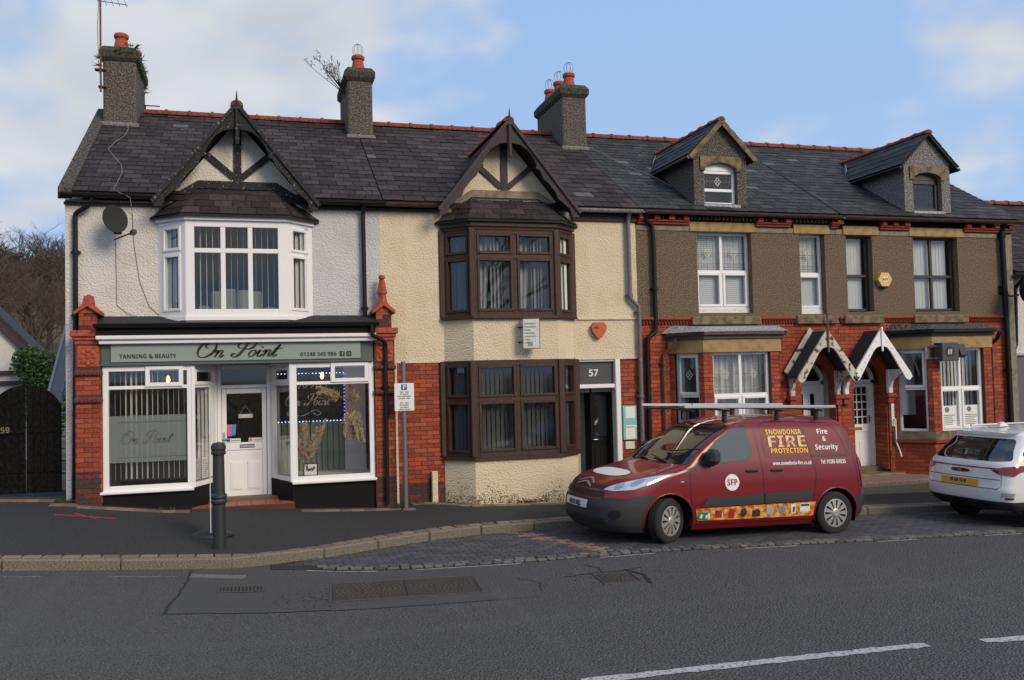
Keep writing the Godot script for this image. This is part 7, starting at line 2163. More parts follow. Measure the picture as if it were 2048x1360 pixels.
func wheel(car: Node3D, c: Vector3, yaw: float, r: float, width: float, out: float, spokes: int, style: String) -> void:
	# out: +1 when the outer face looks along +z
	var t := Transform3D(Basis(Vector3.UP, yaw) * Basis(Vector3.RIGHT, PI / 2 * out), c)  # local y is the axle, outwards
	var h := width / 2
	var rr := r * 0.64
	var st := mb()
	st.lathe([Vector2(rr, -h), Vector2(r - 0.04, -h), Vector2(r - 0.008, -h + 0.02), Vector2(r, -h + 0.045), Vector2(r, -0.035), Vector2(r - 0.008, -0.03), Vector2(r - 0.008, -0.02), Vector2(r, -0.015), Vector2(r, 0.015), Vector2(r - 0.008, 0.02), Vector2(r - 0.008, 0.03), Vector2(r, 0.035), Vector2(r, h - 0.045), Vector2(r - 0.008, h - 0.02), Vector2(r - 0.04, h), Vector2(rr + 0.015, h), Vector2(rr, h - 0.012), Vector2(rr - 0.02, h - 0.05), Vector2(0.0, h - 0.06)], t, 36)
	var w := part(st, "wheel", "tyre", car)
	st = mb()
	st.lathe([Vector2(rr - 0.012, h - 0.03), Vector2(rr + 0.004, h - 0.012), Vector2(rr + 0.004, h - 0.004), Vector2(rr - 0.012, h - 0.002), Vector2(rr - 0.018, h - 0.016)], t, 36)
	for k in spokes:
		var a := TAU * k / spokes
		var d := TAU / spokes
		var p := func(rad: float, ang: float, y: float) -> Vector3: return t * Vector3(cos(ang) * rad, y, sin(ang) * rad)
		var ra := rr * 0.28; var rb := rr - 0.008
		var o := t * Vector3(0, -1, 0)
		st.fix(p.call(ra, a - d * 0.36, h + 0.002), p.call(ra, a + d * 0.36, h + 0.002), p.call(rb, a + d * 0.30, h - 0.006), p.call(rb, a - d * 0.30, h - 0.006), o)
		for s: float in [-1.0, 1.0]: st.fix(p.call(ra, a + s * d * 0.36, h + 0.002), p.call(rb, a + s * d * 0.30, h - 0.006), p.call(rb, a + s * d * 0.30, h - 0.04), p.call(ra, a + s * d * 0.36, h - 0.04), t * Vector3(cos(a) * rr * 0.6, h - 0.02, sin(a) * rr * 0.6))
	st.lathe([Vector2(rr * 0.34, h - 0.03), Vector2(rr * 0.33, h + 0.004), Vector2(rr * 0.25, h + 0.012), Vector2(rr * 0.12, h + 0.014), Vector2(0.0, h + 0.012)], t, 20)
	part(st, "hubcap", "hubcap", w)

func red_van() -> void:
	var v := thing("delivery_van", "dark red panel van with roof rack and fire protection lettering", "van", Vector3.ZERO)
	v.transform = Transform3D(Basis(Vector3.UP, 0.0633) * Basis(Vector3.BACK, -0.033), Vector3.ZERO)
	v.position = Vector3(5.449, -0.012, 4.196) - v.basis * Vector3(0.983, 0, 0.87)
	var lev := [0.17, 0.2, 0.24, 0.28]
	var y := 0.31
	while y < 1.66: lev.append(y); y += 0.03
	lev.append_array([1.66, 1.685, 1.705, 1.72, 1.73, 1.737, 1.74])
	var b := {
		"nose": [[0.17, 0.0], [0.24, -0.07], [0.36, -0.11], [0.5, -0.115], [0.62, -0.08], [0.70, -0.04], [0.76, 0.01], [0.84, 0.12], [0.91, 0.30], [0.97, 0.56], [1.02, 0.78], [1.06, 0.94], [1.2, 1.11], [1.4, 1.38], [1.54, 1.60], [1.62, 1.78], [1.68, 2.0], [1.715, 2.3], [1.74, 2.7]],
		"tail": [[0.17, 3.72], [0.3, 3.83], [0.5, 3.86], [0.58, 3.86], [0.62, 3.82], [0.95, 3.82], [1.2, 3.77], [1.45, 3.69], [1.6, 3.62], [1.67, 3.55], [1.715, 3.4], [1.74, 2.9]],
		"half": [[0.17, 0.74], [0.26, 0.79], [0.4, 0.82], [0.6, 0.835], [0.75, 0.83], [0.95, 0.815], [1.05, 0.80], [1.25, 0.755], [1.45, 0.705], [1.58, 0.66], [1.65, 0.60], [1.69, 0.52], [1.72, 0.38], [1.733, 0.22], [1.74, 0.05]],
		"nose_depth": [[0.17, 0.5], [0.6, 0.62], [0.8, 0.6], [0.98, 0.44], [1.08, 0.2], [1.5, 0.14], [1.74, 0.14]],
		"tail_depth": [[0.17, 0.16], [1.74, 0.1]], "nose_n": 2.7, "tail_n": 3.4, "levels": lev, "lip": "van_red", "sx": 1.104, "ox": 0.10, "sz": 1.065}
	var wh := [Vector2(0.983, 0.31), Vector2(3.754, 0.31)]
	var light := round_poly([Vector2(1.20, 1.06), Vector2(1.42, 1.30), Vector2(1.64, 1.49), Vector2(1.79, 1.575), Vector2(2.01, 1.60), Vector2(2.04, 1.20), Vector2(1.95, 1.10)], 0.07)
	body_shell(v, b, wh, 0.375, func(c: Vector3, s: float) -> String:
		if s >= 0.8 and s < 2.0 and c.y > 1.0 and Geometry2D.is_point_in_polygon(Vector2((c.x - 0.1) / 1.104, c.y), light): return "trim_black"
		if s < 0.68 and c.y > 1.09 and c.y < 1.58: return "trim_black"
		if c.x < 0.78 and c.y < 0.62 + maxf(0.0, absf(c.z) - 0.5) * 0.1: return "trim_plastic"
		if c.x > 4.08 and c.y < 0.57: return "trim_plastic"
		return "van_red")
	var L := func(x, yy): return body_side(b, x, yy)
	var R := func(x, yy): return body_side(b, x, yy) * Vector3(1, 1, -1)
	var F := func(a, yy): return body_pt(b, yy, absf(a)) * Vector3(1, 1, signf(a) if a != 0 else 1.0)
	for sd in [L, R]:
		var near: bool = sd == L
		var st := mb()
		patch(st, round_poly([Vector2(1.20, 1.06), Vector2(1.42, 1.30), Vector2(1.64, 1.49), Vector2(1.79, 1.575), Vector2(2.01, 1.60), Vector2(2.04, 1.20), Vector2(1.95, 1.10)], 0.07), sd, 0.004)
		var seal := part(st, "window_seal", "trim_black", v)
		st = mb()
		patch(st, round_poly([Vector2(1.42, 1.085), Vector2(1.46, 1.30), Vector2(1.66, 1.47), Vector2(1.80, 1.55), Vector2(1.985, 1.575), Vector2(2.015, 1.21), Vector2(1.93, 1.12)], 0.06), sd, 0.008)
		patch(st, round_poly([Vector2(1.24, 1.075), Vector2(1.41, 1.26), Vector2(1.395, 1.085)], 0.02), sd, 0.008)
		part(st, "side_window", "van_glass", v)
		# black triangle below the windscreen pillar
		st = mb(); patch(st, PackedVector2Array([Vector2(1.0, 1.0), Vector2(1.2, 1.06), Vector2(1.2, 1.0)]), sd, 0.006)
		part(st, "quarter_trim", "trim_black", v)
		st = mb()
		for s in [[Vector2(1.09, 0.98), Vector2(1.10, 0.6), Vector2(1.13, 0.42), Vector2(1.10, 0.24)], [Vector2(2.11, 1.66), Vector2(2.14, 1.3), Vector2(2.175, 0.9), Vector2(2.175, 0.5), Vector2(2.15, 0.24)], [Vector2(2.84, 1.66), Vector2(2.94, 1.3), Vector2(3.0, 0.9), Vector2(2.98, 0.74), Vector2(2.95, 0.6), Vector2(2.97, 0.26)], [Vector2(1.09, 0.245), Vector2(2.97, 0.245)], [Vector2(3.5, 1.60), Vector2(3.62, 1.2), Vector2(3.68, 0.8), Vector2(3.69, 0.58)]]:
			patch(st, line_poly(s, 0.011), sd, 0.003, 0.1)
		for s in [[[2.23, 1.19], [2.22, 1.60], [2.32, 1.65], [2.82, 1.655], [2.90, 1.2], [2.84, 1.15], [2.3, 1.15]], [[2.95, 1.2], [2.88, 1.64], [3.3, 1.63], [3.42, 1.52], [3.55, 1.2], [3.5, 1.16], [3.0, 1.16]]]:
			var q := []
			for p in s: q.append(Vector2(p[0], p[1]))
			q.append(q[0])
			patch(st, line_poly(q, 0.012), sd, 0.003, 0.1)
		part(st, "panel_gaps", "trim_black", v)
		st = mb()
		patch(st, PackedVector2Array([Vector2(1.24, 0.49), Vector2(1.34, 0.61), Vector2(2.165, 0.645), Vector2(2.165, 0.505)]), sd, 0.014); patch(st, PackedVector2Array([Vector2(2.185, 0.505), Vector2(2.185, 0.645), Vector2(2.94, 0.665), Vector2(2.89, 0.52)]), sd, 0.014)
		part(st, "rub_strip", "trim_plastic", v)
		st = mb(); patch(st, round_poly([Vector2(2.95, 1.145), Vector2(2.95, 1.185), Vector2(3.56, 1.185), Vector2(3.56, 1.145)], 0.015), sd, 0.008)
		part(st, "slide_rail", "trim_black", v)
		st = mb()
		for x in [2.0, 2.38]:
			patch(st, round_poly([Vector2(x - 0.1, 0.955), Vector2(x, 0.93), Vector2(x + 0.1, 0.955), Vector2(x, 0.985)], 0.03), sd, 0.004)
			var p: Vector3 = sd.call(x, 0.965)
			st.cbox(p + Vector3(-0.1, -0.014, -0.02), p + Vector3(0.1, 0.014, 0.025 * signf(p.z) + 0.0), 0.008)
		part(st, "door_handles", "trim_black", v)
		# mirror
		st = mb()
		var m: Vector3 = sd.call(1.38, 1.10)
		var sg := signf(m.z)
		st.cbox(m + Vector3(-0.08, -0.02, sg * 0.12) - Vector3(0, 0, 0.1), m + Vector3(0.08, 0.19, sg * 0.12) + Vector3(0, 0, 0.1), 0.05)
		st.cbox(m + Vector3(-0.04, -0.05, -0.02 - (0.08 if sg < 0 else 0.0)), m + Vector3(0.06, 0.03, 0.02 + (0.08 if sg > 0 else 0.0)), 0.02)
		part(st, "door_mirror", "trim_plastic", v)
		# headlamp and rear lamp
		var hs := 1.0 if near else -1.0
		st = mb(); patch(st, round_poly([Vector2(hs * 0.33, 0.735), Vector2(hs * 0.42, 0.80), Vector2(hs * 0.70, 0.905), Vector2(hs * 0.93, 0.965), Vector2(hs * 0.94, 0.86), Vector2(hs * 0.78, 0.755), Vector2(hs * 0.5, 0.725)], 0.03), F, 0.008, 0.04)
		var hl := part(st, "headlamp", "lamp_clear", v)
		st = mb()
		for q in [[0.52, 0.79, 0.045], [0.70, 0.84, 0.05]]:
			var poly := PackedVector2Array()
			for k in 14: poly.append(Vector2(hs * q[0] + cos(TAU * k / 14) * q[2] * 1.3, q[1] + sin(TAU * k / 14) * q[2]))
			patch(st, poly, F, 0.011, 0.05)
		part(st, "headlamp_lens", mat("lens_grey", [0.42, 0.44, 0.46], 0.1, {"metal": 0.7}), hl)
		st = mb(); patch(st, PackedVector2Array([Vector2(3.73, 0.68), Vector2(3.79, 0.68), Vector2(3.74, 1.12), Vector2(3.68, 1.10)]), sd, 0.008)
		part(st, "tail_lamp", "lamp_red", v)
		st = mb()
		var fog := PackedVector2Array()
		for k in 16: fog.append(Vector2(hs * 0.62 + cos(TAU * k / 16) * 0.1, 0.42 + sin(TAU * k / 16) * 0.062))
		patch(st, fog, F, 0.006, 0.05)
		var fg := part(st, "fog_lamp_recess", "trim_black", v)
		st = mb()
		var ind: Vector3 = sd.call(0.98, 0.84)
		st.cbox(ind + Vector3(-0.03, -0.012, -0.01), ind + Vector3(0.03, 0.012, 0.01), 0.006)
		part(st, "side_repeater", "lamp_clear", v)
	# nose
	var st := mb()
	var gr: MeshInstance3D
	for q in [[0.48, 0.26, 0.44, 0.36], [0.36, 0.745, 0.3, 0.785], [0.40, 0.635, 0.38, 0.715]]:
		st = mb(); patch(st, round_poly([Vector2(-q[0], q[1]), Vector2(-q[2], q[3]), Vector2(q[2], q[3]), Vector2(q[0], q[1])], 0.018), F, 0.006, 0.05)
		gr = part(st, "grille", "trim_black", v)
	st = mb()
	for k in 3: patch(st, PackedVector2Array([Vector2(-0.37, 0.652 + k * 0.022), Vector2(-0.37, 0.658 + k * 0.022), Vector2(0.37, 0.658 + k * 0.022), Vector2(0.37, 0.652 + k * 0.022)]), F, 0.012, 0.1)
	for k in 4: patch(st, PackedVector2Array([Vector2(-0.43, 0.275 + k * 0.022), Vector2(-0.43, 0.283 + k * 0.022), Vector2(0.43, 0.283 + k * 0.022), Vector2(0.43, 0.275 + k * 0.022)]), F, 0.012, 0.1)
	part(st, "grille_bars", "trim_plastic", gr)
	st = mb()
	for yy in [0.755, 0.80]:  # two chevrons
		patch(st, PackedVector2Array([Vector2(-0.11, yy - 0.02), Vector2(0.0, yy + 0.03), Vector2(0.11, yy - 0.02), Vector2(0.11, yy - 0.002), Vector2(0.0, yy + 0.05), Vector2(-0.11, yy - 0.002)]), F, 0.014, 0.05)
	part(st, "badge", "aluminium", v)
	st = mb()
	patch(st, PackedVector2Array([Vector2(-0.18, 0.47), Vector2(-0.18, 0.575), Vector2(0.18, 0.575), Vector2(0.18, 0.47)]), F, 0.014, 0.1)
	var pl := part(st, "number_plate", "plate_white", v)
	var pf: Vector3 = F.call(0.001, 0.52)
	text("NK13 WJZ", 0.07, Transform3D(Basis(Vector3.UP, -PI / 2), pf + Vector3(-0.024, 0, 0)), "plate_lettering", "ink", pl, true, false, 0.82, 0.004)
	st = mb()
	patch(st, round_poly([Vector2(-0.80, 1.075), Vector2(-0.74, 1.50), Vector2(-0.66, 1.60), Vector2(0.66, 1.60), Vector2(0.74, 1.50), Vector2(0.80, 1.075)], 0.05), F, 0.006, 0.05)
	var ws := part(st, "windscreen", "car_glass", v)
	st = mb()
	for q in [[Vector3(0.0, 0, 0.45), 0.62, -0.16], [Vector3(0.0, 0, -0.1), 0.6, -0.16]]:
		var p0: Vector3 = F.call(0.001 + 0.3 * signf(q[0].z), 1.085) + Vector3(-0.03, 0.0, 0)
		st.tube([Vector3(p0.x, p0.y, q[0].z), Vector3(p0.x + 0.04, p0.y + 0.07, q[0].z - 0.5)], 0.009, 5)
	part(st, "wipers", "trim_black", v)
	st = mb()
	var hood := PackedVector2Array()
	for k in 24: hood.append(Vector2(cos(TAU * k / 24) * 0.3, 0.925 + sin(TAU * k / 24) * 0.035))
	patch(st, hood, F, 0.006, 0.05)
	part(st, "bonnet_roundel", "vinyl_white", v)
	# lettering on the near side
	var T := func(x: float, yy: float, off := 0.006) -> Transform3D:
		var o: Vector3 = L.call(x, yy)
		var up: Vector3 = (L.call(x, yy + 0.05) - L.call(x, yy - 0.05)).normalized()
		var t := frame(o, Vector3.RIGHT, up)
		t.origin += t.basis.z * off
		return t
	text("SNOWDONIA", 0.075, T.call(2.57, 1.50), "lettering", "vinyl_yellow", v, true, false, 0.94, 0.003)
	text("FIRE", 0.165, T.call(2.60, 1.365), "lettering", "vinyl_gold", v, true, false, 1.43, 0.003)
	text("PROTECTION", 0.07, T.call(2.62, 1.235), "lettering", "vinyl_yellow", v, true, false, 1.08, 0.003)
	text("www.snowdonia-fire.co.uk", 0.052, T.call(2.635, 1.06), "lettering", "vinyl_white", v, true, false, 0.72, 0.003)
	text("Tel: 01286 650235", 0.058, T.call(3.29, 1.065), "lettering", "vinyl_white", v, true, false, 0.66, 0.003)
	text("Fire", 0.075, T.call(3.19, 1.50), "lettering", "vinyl_white", v, true, false, 1.04, 0.003)
	text("&", 0.07, T.call(3.20, 1.395), "lettering", "vinyl_white", v, true, false, 0.95, 0.003)
	text("Security", 0.075, T.call(3.22, 1.275), "lettering", "vinyl_white", v, true, false, 0.99, 0.003)
	st = mb()
	var disc := PackedVector2Array()
	for k in 28: disc.append(Vector2(1.70 + cos(TAU * k / 28) * 0.105, 0.815 + sin(TAU * k / 28) * 0.115))
	patch(st, disc, L, 0.004)
	part(st, "door_roundel", "vinyl_white", v)
	text("SFP", 0.085, T.call(1.70, 0.815, 0.008), "roundel_lettering", "vinyl_red", v, true, false, 0.85, 0.003)
	st = mb(); patch(st, PackedVector2Array([Vector2(1.20, 0.30), Vector2(1.17, 0.47), Vector2(2.98, 0.50), Vector2(2.96, 0.295)]), L, 0.004)
	part(st, "picture_band", "vinyl_orange", v)
	var icons := [[1.29, 0.36, 0.19, 0.11, "vinyl_green", -0.1], [1.50, 0.385, 0.1, 0.1, "vinyl_red", 0.0], [1.53, 0.37, 0.06, 0.06, "vinyl_white", 0.1], [1.69, 0.385, 0.09, 0.13, "vinyl_red", -0.08], [1.87, 0.385, 0.1, 0.12, "brown_timber", 0.3], [2.06, 0.37, 0.12, 0.09, "brown_timber", 0.0], [2.07, 0.41, 0.05, 0.05, "vinyl_red", 0.0], [2.27, 0.40, 0.12, 0.12, "sign_grey", 0.0], [2.45, 0.405, 0.11, 0.11, "steel", 0.0], [2.63, 0.41, 0.07, 0.14, "vinyl_white", 0.12], [2.81, 0.42, 0.15, 0.12, "vinyl_white", 0.0]]
	for k in icons.size():
		var e: Array = icons[k]
		st = mb()
		var poly := PackedVector2Array()
		if k in [4, 7, 8]:
			for j in 18: poly.append(Vector2(e[0] + cos(TAU * j / 18) * e[2] / 2, e[1] + sin(TAU * j / 18) * e[3] / 2))
		else:
			for c in [[-1, -1], [1, -1], [1, 1], [-1, 1]]: poly.append(Vector2(e[0], e[1]) + Vector2(c[0] * e[2] / 2, c[1] * e[3] / 2).rotated(e[5]))
		patch(st, poly, L, 0.006 + 0.001 * (k % 2))
		if k == 10:
			for i in 3:
				for j in 2: patch(st, PackedVector2Array([Vector2(2.76 + i * 0.04, 0.375 + j * 0.03), Vector2(2.785 + i * 0.04, 0.375 + j * 0.03), Vector2(2.785 + i * 0.04, 0.39 + j * 0.03), Vector2(2.76 + i * 0.04, 0.39 + j * 0.03)]), L, 0.0075)
		part(st, "sticker", e[4], v)
	st = mb()
	patch(st, PackedVector2Array([Vector2(2.745, 0.44), Vector2(2.875, 0.44), Vector2(2.875, 0.47), Vector2(2.745, 0.47)]), L, 0.009)
	patch(st, PackedVector2Array([Vector2(2.62, 0.36), Vector2(2.65, 0.36), Vector2(2.65, 0.44), Vector2(2.62, 0.44)]), L, 0.009); patch(st, PackedVector2Array([Vector2(1.45, 0.40), Vector2(1.49, 0.40), Vector2(1.49, 0.43), Vector2(1.45, 0.43)]), L, 0.009)
	part(st, "sticker_marks", "ink", v)
	st = mb()
	patch(st, PackedVector2Array([Vector2(1.31, 0.36), Vector2(1.325, 0.385), Vector2(1.345, 0.37), Vector2(1.335, 0.335), Vector2(1.315, 0.33)]), L, 0.009); patch(st, PackedVector2Array([Vector2(1.345, 0.315), Vector2(1.375, 0.315), Vector2(1.375, 0.40), Vector2(1.345, 0.40)]), L, 0.009); patch(st, PackedVector2Array([Vector2(1.225, 0.35), Vector2(1.25, 0.40), Vector2(1.27, 0.38), Vector2(1.26, 0.33)]), L, 0.009)
	part(st, "sticker_marks", "vinyl_white", v)
	# wheels; the front ones are steered out
	for sg: float in [1.0, -1.0]:
		wheel(v, Vector3(0.983, 0.315, sg * 0.765), 0.40, 0.315, 0.195, sg, 11, "")
		wheel(v, Vector3(3.754, 0.315, sg * 0.775), 0.0, 0.315, 0.195, sg, 11, "")
	# roof rack
	for x in [1.45, 2.05, 2.95, 3.65]:
		st = mb(); st.tube([Vector3(x, 1.815, -0.72), Vector3(x, 1.83, 0.0), Vector3(x, 1.815, 0.72)], 0.016, 6)
		part(st, "rack_bar", "trim_black", v)
		for z in [-0.58, 0.58]:
			if x < 1.6: continue
			st = mb(); st.cbox(Vector3(x - 0.03, 1.64, z - 0.03), Vector3(x + 0.03, 1.815, z + 0.03), 0.01)
			part(st, "rack_foot", "trim_black", v)
	for z in [-0.64, 0.64]:
		st = mb(); st.cbox(Vector3(1.35, 1.845, z - 0.022), Vector3(3.95, 1.89, z + 0.022), 0.008)
		part(st, "rack_rail", "aluminium", v)
	st = mb(); st.tube([Vector3(1.8, 1.64, 0.25), Vector3(1.7, 1.95, 0.25)], 0.006, 5)
	part(st, "aerial", "trim_black", v)

func white_car() -> void:
	var v := thing("parked_suv", "white estate SUV parked facing away with yellow rear plate", "car", Vector3.ZERO)
	v.transform = Transform3D(Basis(Vector3.UP, PI) * Basis(Vector3.BACK, 0.033), Vector3(15.17, -0.34, 3.52))
	var lev := [0.28, 0.31]
	var y := 0.34
	while y < 1.5: lev.append(y); y += 0.03
	lev.append_array([1.50, 1.52, 1.54, 1.555, 1.565, 1.57])
	var b := {
		"nose": [[0.28, 0.2], [0.37, 0.04], [0.55, 0.0], [0.7, 0.03], [0.82, 0.12], [0.92, 0.45], [0.98, 0.9], [1.02, 1.1], [1.2, 1.38], [1.4, 1.75], [1.5, 2.05], [1.55, 2.5], [1.57, 2.9]],
		"tail": [[0.28, 4.15], [0.36, 4.24], [0.45, 4.30], [0.6, 4.31], [0.68, 4.29], [0.8, 4.27], [0.95, 4.24], [1.02, 4.20], [1.06, 4.14], [1.2, 4.0], [1.34, 3.85], [1.42, 3.80], [1.46, 3.78], [1.50, 3.6], [1.54, 3.3], [1.57, 2.95]],
		"half": [[0.28, 0.78], [0.38, 0.86], [0.6, 0.89], [0.8, 0.89], [0.95, 0.875], [1.03, 0.845], [1.2, 0.79], [1.35, 0.73], [1.45, 0.665], [1.51, 0.58], [1.545, 0.45], [1.56, 0.3], [1.57, 0.05]],
		"nose_depth": [[0.2, 0.5], [0.8, 0.55], [1.0, 0.4], [1.57, 0.3]], "tail_depth": [[0.2, 0.26], [0.6, 0.30], [1.0, 0.30], [1.2, 0.24], [1.57, 0.15]],
		"nose_n": 2.7, "tail_n": 2.9, "levels": lev, "lip": "trim_plastic", "sx": 1.0, "ox": 0.0, "sz": 1.0}
	var wh := [Vector2(0.85, 0.33), Vector2(3.42, 0.33)]
	body_shell(v, b, wh, 0.385, func(c: Vector3, s: float) -> String: return "trim_plastic" if c.y < 0.42 else "trim_black" if s > 2.42 and c.y > 1.06 and c.y < 1.34 else "car_white")
	var T := func(a, yy): return body_pt(b, yy, 3.0 - absf(a)) * Vector3(1, 1, signf(a) if a != 0 else 1.0)
	var st := mb()
	patch(st, round_poly([Vector2(-0.74, 1.05), Vector2(-0.66, 1.20), Vector2(-0.60, 1.37), Vector2(0.60, 1.37), Vector2(0.66, 1.20), Vector2(0.74, 1.05), Vector2(0.4, 1.03), Vector2(-0.4, 1.03)], 0.05), T, 0.006, 0.05)
	part(st, "rear_window", "car_glass", v)
	for sg: float in [-1.0, 1.0]:
		var sd := func(x, yy): return body_side(b, x, yy) * Vector3(1, 1, sg)
		st = mb(); patch(st, round_poly([Vector2(1.35, 1.03), Vector2(1.75, 1.36), Vector2(2.1, 1.44), Vector2(3.2, 1.45), Vector2(3.75, 1.25), Vector2(3.85, 1.13), Vector2(3.5, 1.05)], 0.05), sd, 0.006)
		part(st, "side_windows", "car_glass", v)
		st = mb()
		patch(st, round_poly([Vector2(sg * 0.36, 0.90), Vector2(sg * 0.6, 0.955), Vector2(sg * 1.08, 0.985), Vector2(sg * 1.06, 0.91), Vector2(sg * 0.86, 0.82), Vector2(sg * 0.52, 0.84)], 0.02), T, 0.01, 0.04)
		part(st, "tail_lamp", "lamp_red", v)
		st = mb(); patch(st, round_poly([Vector2(sg * 0.58, 0.51), Vector2(sg * 0.60, 0.57), Vector2(sg * 0.95, 0.57), Vector2(sg * 0.9, 0.51)], 0.02), T, 0.008, 0.04)
		var r := part(st, "rear_fog_lamp", "lamp_clear", v)
		st = mb(); patch(st, round_poly([Vector2(sg * 0.68, 0.47), Vector2(sg * 0.68, 0.50), Vector2(sg * 0.92, 0.50), Vector2(sg * 0.9, 0.47)], 0.01), T, 0.008, 0.04)
		part(st, "reflector", "lamp_red", r)
		for x in [0.85, 3.42]: wheel(v, Vector3(x, 0.325, sg * 0.78), 0.0, 0.325, 0.21, sg, 9, "")
		st = mb(); st.tube([Vector3(1.6, 1.50, sg * 0.62), Vector3(2.4, 1.57, sg * 0.6), Vector3(3.5, 1.535, sg * 0.58)], 0.018, 6)
		part(st, "roof_rail", "aluminium", v)
	st = mb()
	patch(st, PackedVector2Array([Vector2(-0.52, 0.915), Vector2(-0.52, 0.935), Vector2(0.52, 0.935), Vector2(0.52, 0.915)]), T, 0.008, 0.06)
	part(st, "lamp_strip", "lamp_red", v)
	st = mb()
	for q in [[Vector2(-0.55, 0.90), Vector2(-0.58, 0.66), Vector2(-0.5, 0.62), Vector2(0.5, 0.62), Vector2(0.58, 0.66), Vector2(0.55, 0.90)], [Vector2(-0.55, 0.76), Vector2(0.55, 0.76)]]: patch(st, line_poly(q, 0.01), T, 0.003, 0.1)
	part(st, "tailgate_gap", "trim_black", v)
	st = mb(); patch(st, PackedVector2Array([Vector2(-0.19, 0.635), Vector2(-0.19, 0.735), Vector2(0.19, 0.735), Vector2(0.19, 0.635)]), T, 0.014, 0.06)
	var pl := part(st, "number_plate", "plate_yellow", v)
	var q: Vector3 = T.call(0.001, 0.685)
	text("FL68 FLK", 0.07, Transform3D(Basis(Vector3.UP, PI / 2), q + Vector3(0.018, 0, 0)), "plate_lettering", "ink", pl, true, false, 0.84, 0.004)
	st = mb()
	var bd := PackedVector2Array()
	for k in 20: bd.append(Vector2(cos(TAU * k / 20) * 0.075, 0.86 + sin(TAU * k / 20) * 0.028))
	patch(st, bd, T, 0.01, 0.06)
	var badge := part(st, "badge", "trim_black", v)
	text("KIA", 0.028, Transform3D(Basis(Vector3.UP, PI / 2), T.call(0.001, 0.86) + Vector3(0.013, 0, 0)), "badge_lettering", "aluminium", badge, true, false, 1.3, 0.003)
	st = mb(); st.prism(PackedVector2Array([Vector2(3.3, 1.55), Vector2(3.5, 1.54), Vector2(3.47, 1.60), Vector2(3.42, 1.62)]), Transform3D(), -0.03, 0.03)
	part(st, "roof_fin", "car_white", v)
	st = mb()
	var sp := []
	for k in 9: sp.append(T.call(lerpf(-0.62, 0.62, k / 8.0), 1.43) + Vector3(0.03, 0.03, 0))
	for k in 8: st.quad(sp[k] + Vector3(-0.25, 0.03, 0), sp[k], sp[k + 1], sp[k + 1] + Vector3(-0.25, 0.03, 0)); st.quad(sp[k], sp[k] + Vector3(0, -0.05, 0), sp[k + 1] + Vector3(0, -0.05, 0), sp[k + 1])
	part(st, "spoiler", "car_white", v)
	st = mb()
	for k in 3: patch(st, PackedVector2Array([Vector2(-0.45, 0.30 + k * 0.035), Vector2(-0.45, 0.315 + k * 0.035), Vector2(0.45, 0.315 + k * 0.035), Vector2(0.45, 0.30 + k * 0.035)]), T, 0.006, 0.1)
	part(st, "diffuser_ribs", "trim_black", v)

